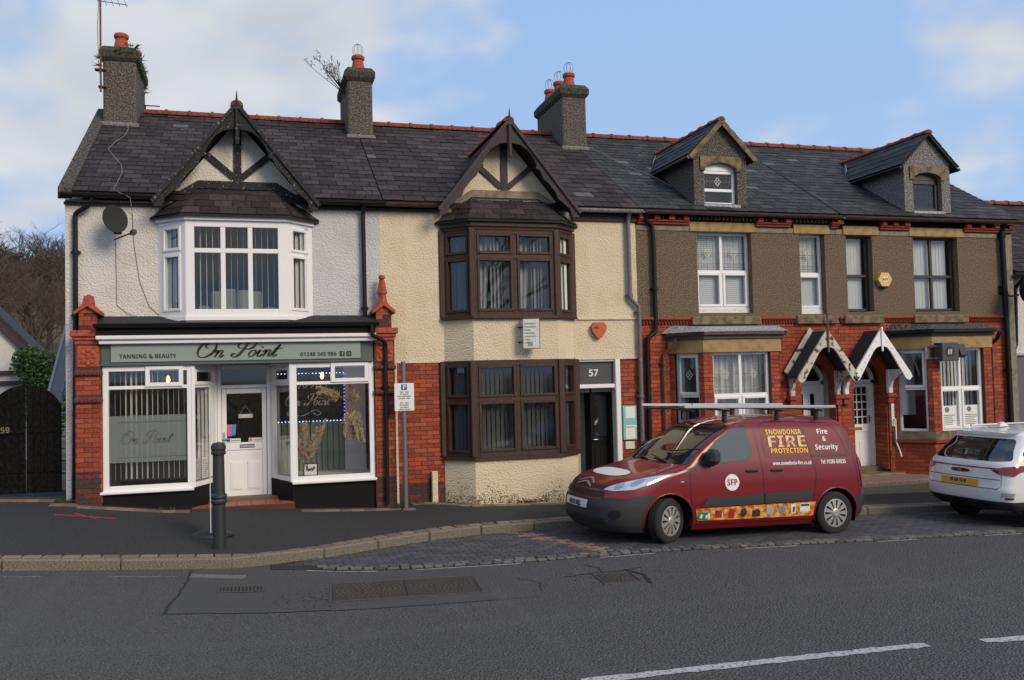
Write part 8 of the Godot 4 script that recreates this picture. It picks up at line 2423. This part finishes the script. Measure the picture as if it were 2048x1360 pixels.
# ---------------------------------------------------------------- street furniture, plants, surroundings
func street_things() -> void:
	# bollard
	var by := pave_y(-0.42, 3.2)
	var st := mb()
	var bp := []
	for q in [[0.105, -0.1], [0.105, 0.06], [0.1, 0.5], [0.125, 0.515], [0.13, 0.54], [0.115, 0.56], [0.13, 0.585], [0.125, 0.61], [0.098, 0.625], [0.09, 1.06], [0.115, 1.07], [0.12, 1.095], [0.105, 1.11], [0.12, 1.13], [0.118, 1.165], [0.09, 1.195], [0.0, 1.21]]: bp.append(Vector2(q[0] * 0.79, q[1] * 1.13))
	st.lathe(bp, X(-0.42, by, 3.2), 28)
	solid(st, "bollard", "bollard", "dark grey ringed bollard standing at the pavement edge", "bollard", "", Vector3(-0.42, by, 3.2))
	# pavement sign seen edge on, on a weighted base
	var sy := pave_y(-0.56, 2.4)
	var ps := thing("pavement_sign", "thin white pavement sign on lens shaped dark base", "sign", Vector3(-0.56, sy, 2.4))
	st = mb()
	st.lathe([Vector2(0.29, 0.0), Vector2(0.28, 0.025), Vector2(0.18, 0.07), Vector2(0.05, 0.09), Vector2(0, 0.09)], X(-0.54, sy, 2.4) * Transform3D(Basis.from_scale(Vector3(1, 1, 0.85)), Vector3.ZERO), 28)
	part(st, "base", "bollard", ps)
	st = mb(); st.cbox(Vector3(-0.006, 0.08, -0.3), Vector3(0.006, 0.85, 0.3), 0.003, X(-0.56, sy, 2.4, 0.046))
	part(st, "panel", "sign_white", ps)
	# parking sign
	var px := 2.44; var pz := 0.55
	var py := pave_y(px, pz)
	var pk := thing("parking_sign", "white parking restriction sign on grey steel post", "sign", Vector3(px, py, pz))
	st = mb(); st.tube([Vector3(px, py - 0.1, pz), Vector3(px, 2.62, pz)], 0.038, 12)
	part(st, "post", "galv_post", pk)
	st = mb(); st.cbox(Vector3(px - 0.165, 1.80, pz + 0.04), Vector3(px + 0.165, 2.26, pz + 0.055), 0.005)
	part(st, "plate", "sign_white", pk)
	st = mb(); st.cbox(Vector3(px - 0.05, 2.145, pz + 0.055), Vector3(px + 0.045, 2.24, pz + 0.058), 0.002)
	part(st, "blue_square", "blue_print", pk)
	text("P", 0.07, X(px, 2.193, pz + 0.06), "symbol", "sign_white", pk, true, false, 1.0, 0.003)
	var lines := ["8am - 6pm", "30 munud", "Dim dychwelyd", "cyn pen 1 awr", "", "8am - 6pm", "30 minutes", "No return", "within 1 hour"]
	for k in lines.size():
		if lines[k]: text(lines[k], 0.021, X(px, 2.115 - k * 0.036, pz + 0.057), "lettering", "ink", pk, true, false, 1.0, 0.002)
	# covers and grates in the road
	var rows := [["manhole_cover", "long double iron access cover with ring pattern in the road", 1.62, 5.42, 1.66, 0.86, -0.1, 2], ["manhole_cover", "small square iron cover sunk in broken tarmac", 4.0, 5.82, 0.46, 0.5, -0.1, 1], ["gully_grate", "slotted iron gully grate in the tarmac patch", -0.14, 4.98, 0.5, 0.3, 0.0, 0]]
	for r in rows:
		var t := Transform3D(Basis(Vector3.BACK, (road_y(r[2] + r[4] / 2) - road_y(r[2] - r[4] / 2)) / float(r[4])) * Basis(Vector3.UP, r[6]), Vector3(r[2], (road_y(r[2] + r[4] / 2) + road_y(r[2] - r[4] / 2)) / 2 + 0.006, r[3]))
		var c := thing(r[0], r[1], "manhole" if r[7] else "grate", t.origin)
		st = mb()
		for s in [[-r[4] / 2, r[4] / 2, -r[5] / 2, -r[5] / 2 + 0.025], [-r[4] / 2, r[4] / 2, r[5] / 2 - 0.025, r[5] / 2], [-r[4] / 2, -r[4] / 2 + 0.025, -r[5] / 2 + 0.025, r[5] / 2 - 0.025], [r[4] / 2 - 0.025, r[4] / 2, -r[5] / 2 + 0.025, r[5] / 2 - 0.025]]:
			st.cbox(Vector3(s[0], -0.04, s[2]), Vector3(s[1], 0.006, s[3]), 0.003, t)
		part(st, "frame", "iron", c)
		if r[7] == 0:
			st = mb(); st.cbox(Vector3(-r[4] / 2, -0.04, -r[5] / 2), Vector3(r[4] / 2, 0.001, r[5] / 2), 0.002, t)
			part(st, "pit", "seam_tar", c)
			for k in 11:
				st = mb(); st.cbox(Vector3(-0.21 + k * 0.04, -0.03, -0.12), Vector3(-0.19 + k * 0.04, 0.005, 0.12), 0.003, t)
				part(st, "bar", "iron", c)
		else:
			for k in r[7]:
				var w: float = (r[4] - 0.06) / r[7]
				var x0: float = -r[4] / 2 + 0.03 + k * w
				st = mb(); st.cbox(Vector3(x0 + 0.004, -0.03, -r[5] / 2 + 0.03), Vector3(x0 + w - 0.004, 0.002, r[5] / 2 - 0.03), 0.003, t)
				var lid := part(st, "lid", "iron_dark", c)
				st = mb()
				for ring in range(1, 8):
					var n := ring * 7
					for j in n:
						var a := TAU * j / n
						var q := Vector2(cos(a), sin(a)) * ring * 0.058
						if absf(q.x) < w / 2 - 0.04 and absf(q.y) < r[5] / 2 - 0.06:
							st.obox(t * Transform3D(Basis(Vector3.UP, -a), Vector3(x0 + w / 2 + q.x, 0.004, q.y)), Vector3(0.026, 0.007, 0.034))
				var studs := part(st, "tread_studs", "iron", lid)
				studs.set_meta("kind", "stuff")
	# black arched gate
	var g := thing("arched_gate", "black double timber gate with arched top numbered 59", "gate", Vector3(-3.42, 0.65, -0.3))
	for k in 5:
		for s: float in [-1.0, 1.0]:
			var xa := 0.01 + k * 0.1; var xb := 0.105 + k * 0.1
			var top := func(x: float) -> float: return 1.86 + 0.52 * sqrt(maxf(0.0, 1.0 - pow(x / 0.54, 2)))
			st = mb()
			st.prism(PackedVector2Array([Vector2(-3.42 + s * xa, 0.68), Vector2(-3.42 + s * xb, 0.68), Vector2(-3.42 + s * xb, top.call(xb)), Vector2(-3.42 + s * (xa + xb) / 2, top.call((xa + xb) / 2)), Vector2(-3.42 + s * xa, top.call(xa))]), Transform3D(), -0.34, -0.30)
			part(st, "board", "gate_black", g)
	for s: float in [-1.0, 1.0]:
		for yy in [1.0, 1.62]:
			st = mb(); st.cbox(Vector3(-3.42 + s * 0.27 - 0.24, yy, -0.30), Vector3(-3.42 + s * 0.27 + 0.24, yy + 0.035, -0.285), 0.004)
			part(st, "strap_hinge", "gate_black", g)
	text("59", 0.09, X(-3.71, 1.68, -0.282), "number", mat("old_brass", [0.16, 0.14, 0.08], 0.6), g)
	st = mb()
	st.box(Vector3(-5.5, 0.6, -0.45), Vector3(-3.97, 2.2, -0.25))
	solid(st, "garden_wall", "render_white", "white roughcast garden wall left of the black gate", "wall", "", Vector3(-4.7, 0.6, -0.35))
	# steel stair behind the gate
	var sr := thing("outside_stair", "galvanised steel stair with railing behind black gate", "staircase", Vector3(-3.15, 0.8, -2.0))
	for k in 11:
		st = mb(); st.cbox(Vector3(-3.35, 0.9 + k * 0.19, -1.2 - k * 0.24), Vector3(-2.87, 0.93 + k * 0.19, -0.94 - k * 0.24), 0.004)
		part(st, "tread", "steel", sr)
	st = mb()
	st.obox(frame(Vector3(-3.36, 2.75, -2.3), Vector3(0, 0.62, -0.78), Vector3.UP), Vector3(3.0, 0.05, 0.04)); st.obox(frame(Vector3(-3.36, 1.85, -2.3), Vector3(0, 0.62, -0.78), Vector3.UP), Vector3(3.0, 0.08, 0.04))
	part(st, "handrail", "steel", sr)
	for k in 20:
		st = mb()
		var z := -1.15 - k * 0.12
		var yy := 1.85 + (-2.3 - z) * -0.0 + (-(z + 2.3)) * 0.795
		st.box(Vector3(-3.37, yy, z - 0.008), Vector3(-3.35, yy + 0.9, z + 0.008))
		part(st, "baluster", "steel", sr)
	# dish, cables, aerial on the shop house
	satellite_dish("dark grey oval satellite dish on white roughcast wall", Vector3(-2.02, 4.86, 0.0), Vector3(-2.07, 4.9, 0.28), Vector3(0.55, 0.3, 1), 0.37)
	st = mb()
	var c1 := [Vector3(-2.2, 7.32, -2.85)]
	for k in 9: c1.append(Vector3(-2.18 + [0.0, -0.02, -0.14, -0.2, -0.06, 0.1, 0.16, 0.14, 0.12][k], roof_y(lerpf(-2.7, 0.15, k / 8.0)) + 0.04, lerpf(-2.7, 0.15, k / 8.0)))
	c1.append_array([Vector3(-1.80, 5.3, 0.29), Vector3(-1.80, 5.1, 0.02), Vector3(-1.78, 4.6, 0.012), Vector3(-1.70, 4.0, 0.012), Vector3(-1.56, 3.6, 0.012), Vector3(-1.42, 3.46, 0.012)])
	st.tube(c1, 0.005, 5)
	solid(st, "roof_cable", "cable", "pale cable running down slates and white wall to bay", "cable", "", Vector3(-1.8, 5, 0))
	st = mb()
	st.tube([Vector3(-2.05, 4.66, 0.02), Vector3(-2.04, 3.62, 0.012), Vector3(-1.9, 3.5, 0.02), Vector3(-1.7, 3.42, 0.05), Vector3(-1.5, 3.4, 0.05), Vector3(-1.38, 3.43, 0.03)], 0.005, 5)
	solid(st, "dish_cable", "cable", "thin pale cable hanging from the satellite dish to bay", "cable", "", Vector3(-2.05, 3.6, 0))
	var ae := thing("tv_aerial", "tall rusty aerial mast on left chimney", "aerial", Vector3(-2.68, 8.2, -3.05))
	st = mb()
	st.tube([Vector3(-2.69, 7.95, -2.98), Vector3(-2.69, 10.2, -2.98)], 0.018, 8); st.tube([Vector3(-2.72, 8.3, -2.98), Vector3(-2.74, 9.2, -2.96), Vector3(-2.70, 10.1, -2.98)], 0.006, 5)
	part(st, "mast", "rust", ae)
	st = mb(); st.tube([Vector3(-2.75, 9.72, -2.98), Vector3(-2.2, 9.68, -2.98)], 0.01, 5)
	for k in 4: st.tube([Vector3(-2.6 + k * 0.12, 9.70, -3.15), Vector3(-2.6 + k * 0.12, 9.70, -2.8)], 0.005, 4)
	part(st, "yagi", "steel", ae)
	st = mb(); st.box(Vector3(-2.8, 8.38, -3.1), Vector3(-2.6, 8.40, -2.96)); st.box(Vector3(-2.74, 8.05, -3.1), Vector3(-2.6, 8.07, -2.96))
	part(st, "wall_bracket", "rust", ae)

func leaf_clump(st: MB, c: Vector3, r: Vector3, n: int, size: float, rs: RandomNumberGenerator) -> void:
	for k in n:
		var d := Vector3(rs.randfn(), rs.randfn(), rs.randfn()).normalized() * pow(rs.randf(), 0.35)
		var p := c + d * r
		var a := Vector3(rs.randfn(), rs.randfn(), rs.randfn()).normalized() * size * rs.randf_range(0.6, 1.2)
		var b := a.cross(Vector3(rs.randfn(), rs.randfn(), rs.randfn())).normalized() * size * 0.45
		st.tri(p, p + a * 0.5 + b, p + a); st.tri(p, p + a, p + a * 0.5 - b)

func branch(st: MB, a: Vector3, d: Vector3, len: float, r: float, depth: int, rs: RandomNumberGenerator, spread_ := 0.55, sides := 4) -> void:
	var mid := a + d * len * 0.5 + Vector3(rs.randfn(), rs.randfn() * 0.4, rs.randfn()) * len * 0.05
	var e := a + d * len
	st.tube([a, mid, e], r, sides, r * 0.62)
	if depth <= 0: return
	var n := 3 if depth > 1 else 4
	for k in n:
		var t := rs.randf_range(0.45, 1.0)
		var nd := (d + Vector3(rs.randfn(), rs.randfn() * 0.6 + 0.25, rs.randfn()) * spread_).normalized()
		branch(st, a.lerp(e, t), nd, len * rs.randf_range(0.5, 0.78), r * 0.55, depth - 1, rs, spread_, 3)

func bare_tree(label: String, at: Vector3, h: float, sd: int, group: String, mat_ := "bark", depth := 4) -> Node3D:
	var rs := RandomNumberGenerator.new(); rs.seed = sd
	var t := thing("bare_tree", label, "tree", at, group)
	var st := mb()
	st.tube([at - Vector3(0, 0.3, 0), at + Vector3(0, h * 0.2, 0), at + Vector3(rs.randf_range(-0.2, 0.2), h * 0.42, 0)], h * 0.022, 7, h * 0.014)
	part(st, "trunk", mat_, t)
	st = mb()
	for k in 6:
		var y := h * rs.randf_range(0.22, 0.44)
		branch(st, at + Vector3(0, y, 0), Vector3(rs.randfn() * 0.6, 1.0, rs.randfn() * 0.6).normalized(), h * rs.randf_range(0.26, 0.36), h * 0.010, depth, rs)
	part(st, "crown", "twig" if mat_ == "bark" else mat_, t)
	return t

func plants() -> void:
	var rs := RandomNumberGenerator.new(); rs.seed = 3
	# sapling growing out of the middle chimney
	var s := thing("chimney_sapling", "spindly leafy sapling growing out of the narrow chimney", "plant", Vector3(1.98, 8.5, -3.6))
	var st := mb()
	var tips := mb()
	for k in 13:
		var a := Vector3(1.97, 8.3 + rs.randf() * 0.12, -3.4)
		var d := Vector3(-0.18 - rs.randf() * 0.62, 1.0 - rs.randf() * 0.35, rs.randf_range(-0.3, 0.3)).normalized()
		var L := rs.randf_range(0.45, 0.95)
		var e := a + d * L
		var m := a + d * L * 0.5 + Vector3(-0.04, 0.03, 0)
		st.tube([a, m, e], 0.010, 4, 0.003)
		for j in 4:
			var q := m.lerp(e, rs.randf())
			var w := q + Vector3(rs.randf_range(-0.18, 0.08), rs.randf_range(0.02, 0.2), rs.randf_range(-0.1, 0.1))
			st.tube([q, w], 0.004, 3)
			leaf_clump(tips, w, Vector3(0.05, 0.05, 0.05), 3, 0.035, rs)
	part(st, "stems", "twig", s); part(tips, "leaves", "leaf", s)
	# moss and ferns on the left chimney
	var f := thing("chimney_ferns", "mossy ferns sprouting from the left chimney cap", "plant", Vector3(-2.1, 8.75, -3.2))
	st = mb()
	for k in 26:
		var side := rs.randf()
		var c := Vector3(rs.randf_range(-2.5, -2.04), rs.randf_range(8.72, 8.9), -2.96) if side < 0.4 else Vector3(-2.02, rs.randf_range(8.3, 8.85), rs.randf_range(-4.4, -3.0))
		if k < 4: c = Vector3(-2.72, rs.randf_range(8.5, 8.72), -3.1)
		for j in 7:
			var a := Vector3(rs.randfn() * 0.6 + (0.5 if c.x > -2.3 else -0.5), rs.randfn() * 0.5 + 0.25, rs.randfn() * 0.4 + 0.2).normalized() * rs.randf_range(0.08, 0.17)
			var b := a.cross(Vector3(rs.randfn(), rs.randfn(), rs.randfn())).normalized() * 0.012
			st.tri(c - b, c + b, c + a)
	part(st, "fronds", "leaf", f)
	# algae flecks on the foot of the cream bay: many small thin scales
	st = mb()
	var low := bay_plan(4.47, 1.24, 0.8, 0.44)
	var fc := faces_of(low, 0.0)
	for k in 1500:
		var j := 1 if k % 5 else 0
		var x := rs.randf() * float(fc[j][1])
		var g0: float = pave_y(low[j].x + x * 0.9, 0.45)
		var y := g0 + 0.01 + absf(rs.randfn()) * (0.09 + 0.06 * sin(x * 5.0))
		var r := rs.randf_range(0.003, 0.011)
		var p := PackedVector2Array()
		for i in 5: p.append(Vector2(x, y) + Vector2.from_angle(TAU * i / 5) * r * rs.randf_range(0.5, 1.5))
		st.prism(p, fc[j][0], 0.0, 0.0035)
	var al := setting(st, "algae", mat("algae_green", [0.20, 0.18, 0.075], 0.95), "stuff")
	al.set_meta("label", "greenish algae flecks along the foot of the cream bay"); al.set_meta("category", "algae")
	st = mb()
	var cb := []
	for k in 9: cb.append(Vector3(7.25 + 0.95 * k / 8.0, roof_y(lerpf(-2.9, -0.9, k / 8.0)) + 0.05 + 0.02 * sin(k * 1.3), lerpf(-2.9, -0.9, k / 8.0)))
	st.tube(cb, 0.005, 5)
	solid(st, "roof_cable", "cable", "thin cable lying across blue slates beside the long chimney", "cable", "", Vector3(7.7, 6.4, -2))
	# tufts along the foot of the walls
	for q in [["tall grass tuft at the foot of the parking sign post", Vector3(2.33, 0, 0.5), 60, 0.16], ["grass tuft between post and red brick wall", Vector3(2.62, 0, 0.1), 40, 0.09], ["low green weed beside cream bay base", Vector3(3.12, 0, 0.12), 50, 0.08], ["thin weeds along foot of cream bay front", Vector3(4.2, 0, 0.47), 120, 0.045], ["small weeds by the corner of white wall", Vector3(-2.82, 0, 0.06), 50, 0.08], ["weeds at foot of black shop stallriser", Vector3(-1.3, 0, 0.36), 60, 0.05]]:
		var p: Vector3 = q[1]
		p.y = pave_y(p.x, p.z)
		st = mb()
		for k in q[2]:
			var w := 1.1 if q[2] == 120 else 0.12
			var c := p + Vector3(rs.randf_range(-w, w), -0.005, rs.randf_range(-0.05, 0.05))
			c.y = pave_y(c.x, c.z) - 0.005
			var a: Vector3 = Vector3(rs.randfn() * 0.35, 1, rs.randfn() * 0.35).normalized() * q[3] * rs.randf_range(0.5, 1.3)
			var b := Vector3(rs.randfn(), 0, rs.randfn()).normalized() * 0.006
			st.tri(c - b, c + b, c + a)
		solid(st, "weeds", "grass", q[0], "weeds", "", p)
	# ivy beside the far gable
	var iv := thing("ivy_bush", "dense green ivy mound beside white gabled outbuilding", "shrub", Vector3(-5.8, 0.8, -13.2))
	st = mb()
	leaf_clump(st, Vector3(-5.75, 2.5, -13.2), Vector3(0.6, 0.9, 0.5), 2600, 0.10, rs); leaf_clump(st, Vector3(-6.15, 3.05, -13.3), Vector3(0.45, 0.5, 0.5), 1200, 0.10, rs); leaf_clump(st, Vector3(-5.6, 1.6, -13.2), Vector3(0.7, 0.7, 0.6), 1200, 0.10, rs)
	part(st, "foliage", "ivy", iv)
	st = mb(); st.tube([Vector3(-5.8, 0.4, -13.2), Vector3(-5.75, 1.6, -13.2), Vector3(-5.85, 2.4, -13.2)], 0.06, 6)
	part(st, "stem", "bark", iv)

func surroundings() -> void:
	# white gabled outbuilding behind the gate
	var o := thing("outbuilding", "white outbuilding with purple bargeboard beyond black gate", "building", Vector3(-9.0, 0.5, -14.0))
	var st := mb()
	st.prism(PackedVector2Array([Vector2(-11.8, 0.0), Vector2(-6.3, 0.0), Vector2(-6.3, 3.35), Vector2(-9.05, 6.3), Vector2(-11.8, 3.35)]), Transform3D(), -15.4, -14.0)
	part(st, "wall", "gable_white", o)
	for s: float in [-1.0, 1.0]:
		st = mb()
		var e := Vector3(-9.05 + s * 2.95, 3.2, 0); var a := Vector3(-9.05, 6.4, 0)
		var d := (a - e)
		st.obox(Transform3D(Basis(d.normalized(), Vector3.BACK.cross(d.normalized()), Vector3.BACK), (a + e) / 2 + Vector3(0, 0, -13.9)), Vector3(d.length(), 0.28, 0.06))
		part(st, "bargeboard", mat("plum_paint", [0.05, 0.022, 0.032], 0.6), o)
		st = mb()
		st.obox(Transform3D(Basis(d.normalized(), Vector3.BACK.cross(d.normalized()), Vector3.BACK), (a + e) / 2 + Vector3(0, 0.2, -14.6)), Vector3(d.length() + 0.1, 0.08, 1.5))
		part(st, "roof", "slate_blue_1", o)
	st = mb(); st.box(Vector3(-10.0, 2.72, -13.99), Vector3(-6.28, 2.84, -13.9))
	part(st, "rail", "plum_paint", o)
	st = mb(); st.box(Vector3(-10.0, 2.42, -13.99), Vector3(-6.28, 2.54, -13.9))
	part(st, "rail", "plum_paint", o)
	# house beyond the pair, lower eaves
	var n := thing("neighbour_house", "lower white and grey house beyond the brown pebbledash house", "house", Vector3(18, 0, -0.5))
	st = mb()
	wall_sheet(st, 15.86, 21.5, 2.55, 4.25, -6.0, -0.3, [[16.6, 17.6, 2.9, 3.9]])
	part(st, "upper_wall", "render_white", n)
	st = mb()
	wall_sheet(st, 15.86, 21.5, -0.3, 2.5, -6.0, -0.25, [])
	part(st, "lower_wall", mat("slate_paint", [0.10, 0.10, 0.115], 0.7), n)
	st = mb(); st.cbox(Vector3(15.8, 2.5, -0.4), Vector3(21.5, 2.56, -0.2), 0.01)
	part(st, "band", "sign_grey", n)
	win(n, X(16.6, 2.9, -0.4), 1.0, 1.0, [0.5], [0.6], {"glass": "car_glass"})
	st = mb()
	st.prism(PackedVector2Array([Vector2(-0.05, 4.2), Vector2(-0.05, 4.28), Vector2(3.6, 6.5), Vector2(7, 4.4), Vector2(7, 4.2)]), Transform3D(Basis(Vector3(0, 0, -1), Vector3.UP, Vector3.RIGHT), Vector3.ZERO), 15.76, 21.5)
	var nr := part(st, "roof", "slate_under", n)
	slates(nr, Vector3(15.76, 4.30, 0.06), Vector3(21.5, 4.30, 0.06), Vector3(15.76, 6.52, -3.6), Vector3(21.5, 6.52, -3.6), 0.22, 0.3, "slate_purple", 40)
	ridge_tiles(nr, Vector3(15.76, 6.56, -3.6), Vector3(21.5, 6.56, -3.6))
	gutter(n, 15.7, 21.5, 4.24, 0.08, "black_gloss")
	pipe(n, [Vector3(16.05, 4.2, 0.06), Vector3(16.0, 4.0, -0.2), Vector3(15.95, 2.75, -0.2), Vector3(15.85, 2.6, -0.18), Vector3(15.83, 0.0, -0.18)], 0.04, "black_gloss")
	# wooded hillside
	var rs := RandomNumberGenerator.new(); rs.seed = 17
	var protos := []
	for k in 3:
		var m := mb()
		m.tube([Vector3(0, -0.5, 0), Vector3(0.05, 2.2, 0)], 0.12, 5, 0.08)
		for j in 7: branch(m, Vector3(0, rs.randf_range(0.8, 2.4), 0), Vector3(rs.randfn() * 0.5, 1.0, rs.randfn() * 0.5).normalized(), rs.randf_range(1.5, 2.3), 0.05, 3, rs, 0.6, 3)
		protos.append(m.mesh())
	var spots := [[], [], []]
	for k in 420:
		var z := -rs.randf_range(38.0, 150.0)
		var x := rs.randf_range(-0.5, 0.05) * (15.5 - z) - 1.0
		spots[k % 3].append(Transform3D(Basis(Vector3.UP, rs.randf() * TAU) * Basis.from_scale(Vector3.ONE * rs.randf_range(0.8, 1.5)), Vector3(x, far_y(x, z), z)))
	for k in 3:
		var mm := MultiMesh.new()
		mm.transform_format = MultiMesh.TRANSFORM_3D
		mm.mesh = protos[k]
		mm.instance_count = spots[k].size()
		for j in spots[k].size(): mm.set_instance_transform(j, spots[k][j])
		var o2 := MultiMeshInstance3D.new()
		o2.name = "bare_wood"
		o2.multimesh = mm
		o2.material_override = M.twig
		add_child(o2, true)
		o2.set_meta("kind", "stuff"); o2.set_meta("label", "bare winter wood covering the hillside behind the outbuilding"); o2.set_meta("category", "wood")
	st = mb()
	for k in 26:
		var z := -rs.randf_range(75.0, 130.0)
		var x := rs.randf_range(-0.30, -0.14) * (15.5 - z) - 1.0
		var c := Vector3(x, far_y(x, z) + 2.0, z)
		leaf_clump(st, c, Vector3(2.4, 2.2, 2.4) * rs.randf_range(0.7, 1.2), 420, 0.42, rs)
	var ev := setting(st, "evergreen_thicket", "evergreen", "stuff")
	ev.set_meta("label", "dark evergreen thicket among the bare hillside trees"); ev.set_meta("category", "thicket")
	for q in [["bare tree standing on the skyline left of the houses", Vector3(-27.5, 0, -74.0), 7.0, 5], ["bare tree on the skyline touching the white end wall", Vector3(-19.0, 0, -74.0), 6.5, 8]]:
		var p: Vector3 = q[1]
		p.y = far_y(p.x, p.z)
		bare_tree(q[0], p, q[2], q[3], "", "twig", 4)
	# trees across the road, mirrored in the upper windows
	for q in [["tall bare tree on the verge across the road", Vector3(9.0, 0.4, 23.0), 9.0, 21], ["bare tree on the verge opposite the brick pair", Vector3(17.0, 0.4, 24.0), 10.0, 22], ["bare tree on the verge opposite the shop", Vector3(-7.0, 0.8, 24.0), 9.0, 23]]:
		bare_tree(q[0], q[1], q[2], q[3], "trees across the road", "bark", 3)
	st = mb()
	for k in 60: leaf_clump(st, Vector3(-26.0 + k * 1.0, road_y(-26.0 + k) + 1.0, 21.5 + rs.randf_range(-0.3, 0.3)), Vector3(0.8, 1.0, 0.6), 260, 0.12, rs)
	solid(st, "hedge", "evergreen", "dense dark hedge along the far side of the road", "hedge", "", Vector3(4, 0.5, 21.5))

func far_y(x: float, z: float) -> float:
	var base := road_y(clampf(x, -30, 60)) - 0.35
	if z < -9.0:
		var back := (-9.0 - z)
		base += smoothstep(0.0, 120.0, back) * 15.0 * smoothstep(45.0, -25.0, x + back * 0.05) + smoothstep(100.0, 300.0, back) * 4.0
	return base

func _ready() -> void:
	rng.seed = 42
	make_materials()
	set_camera_and_light()
	build_ground()
	shop_house()
	cream_house()
	brick_pair()
	brick_pair_extras()
	surroundings()
	red_van()
	white_car()
	street_things()
	plants()
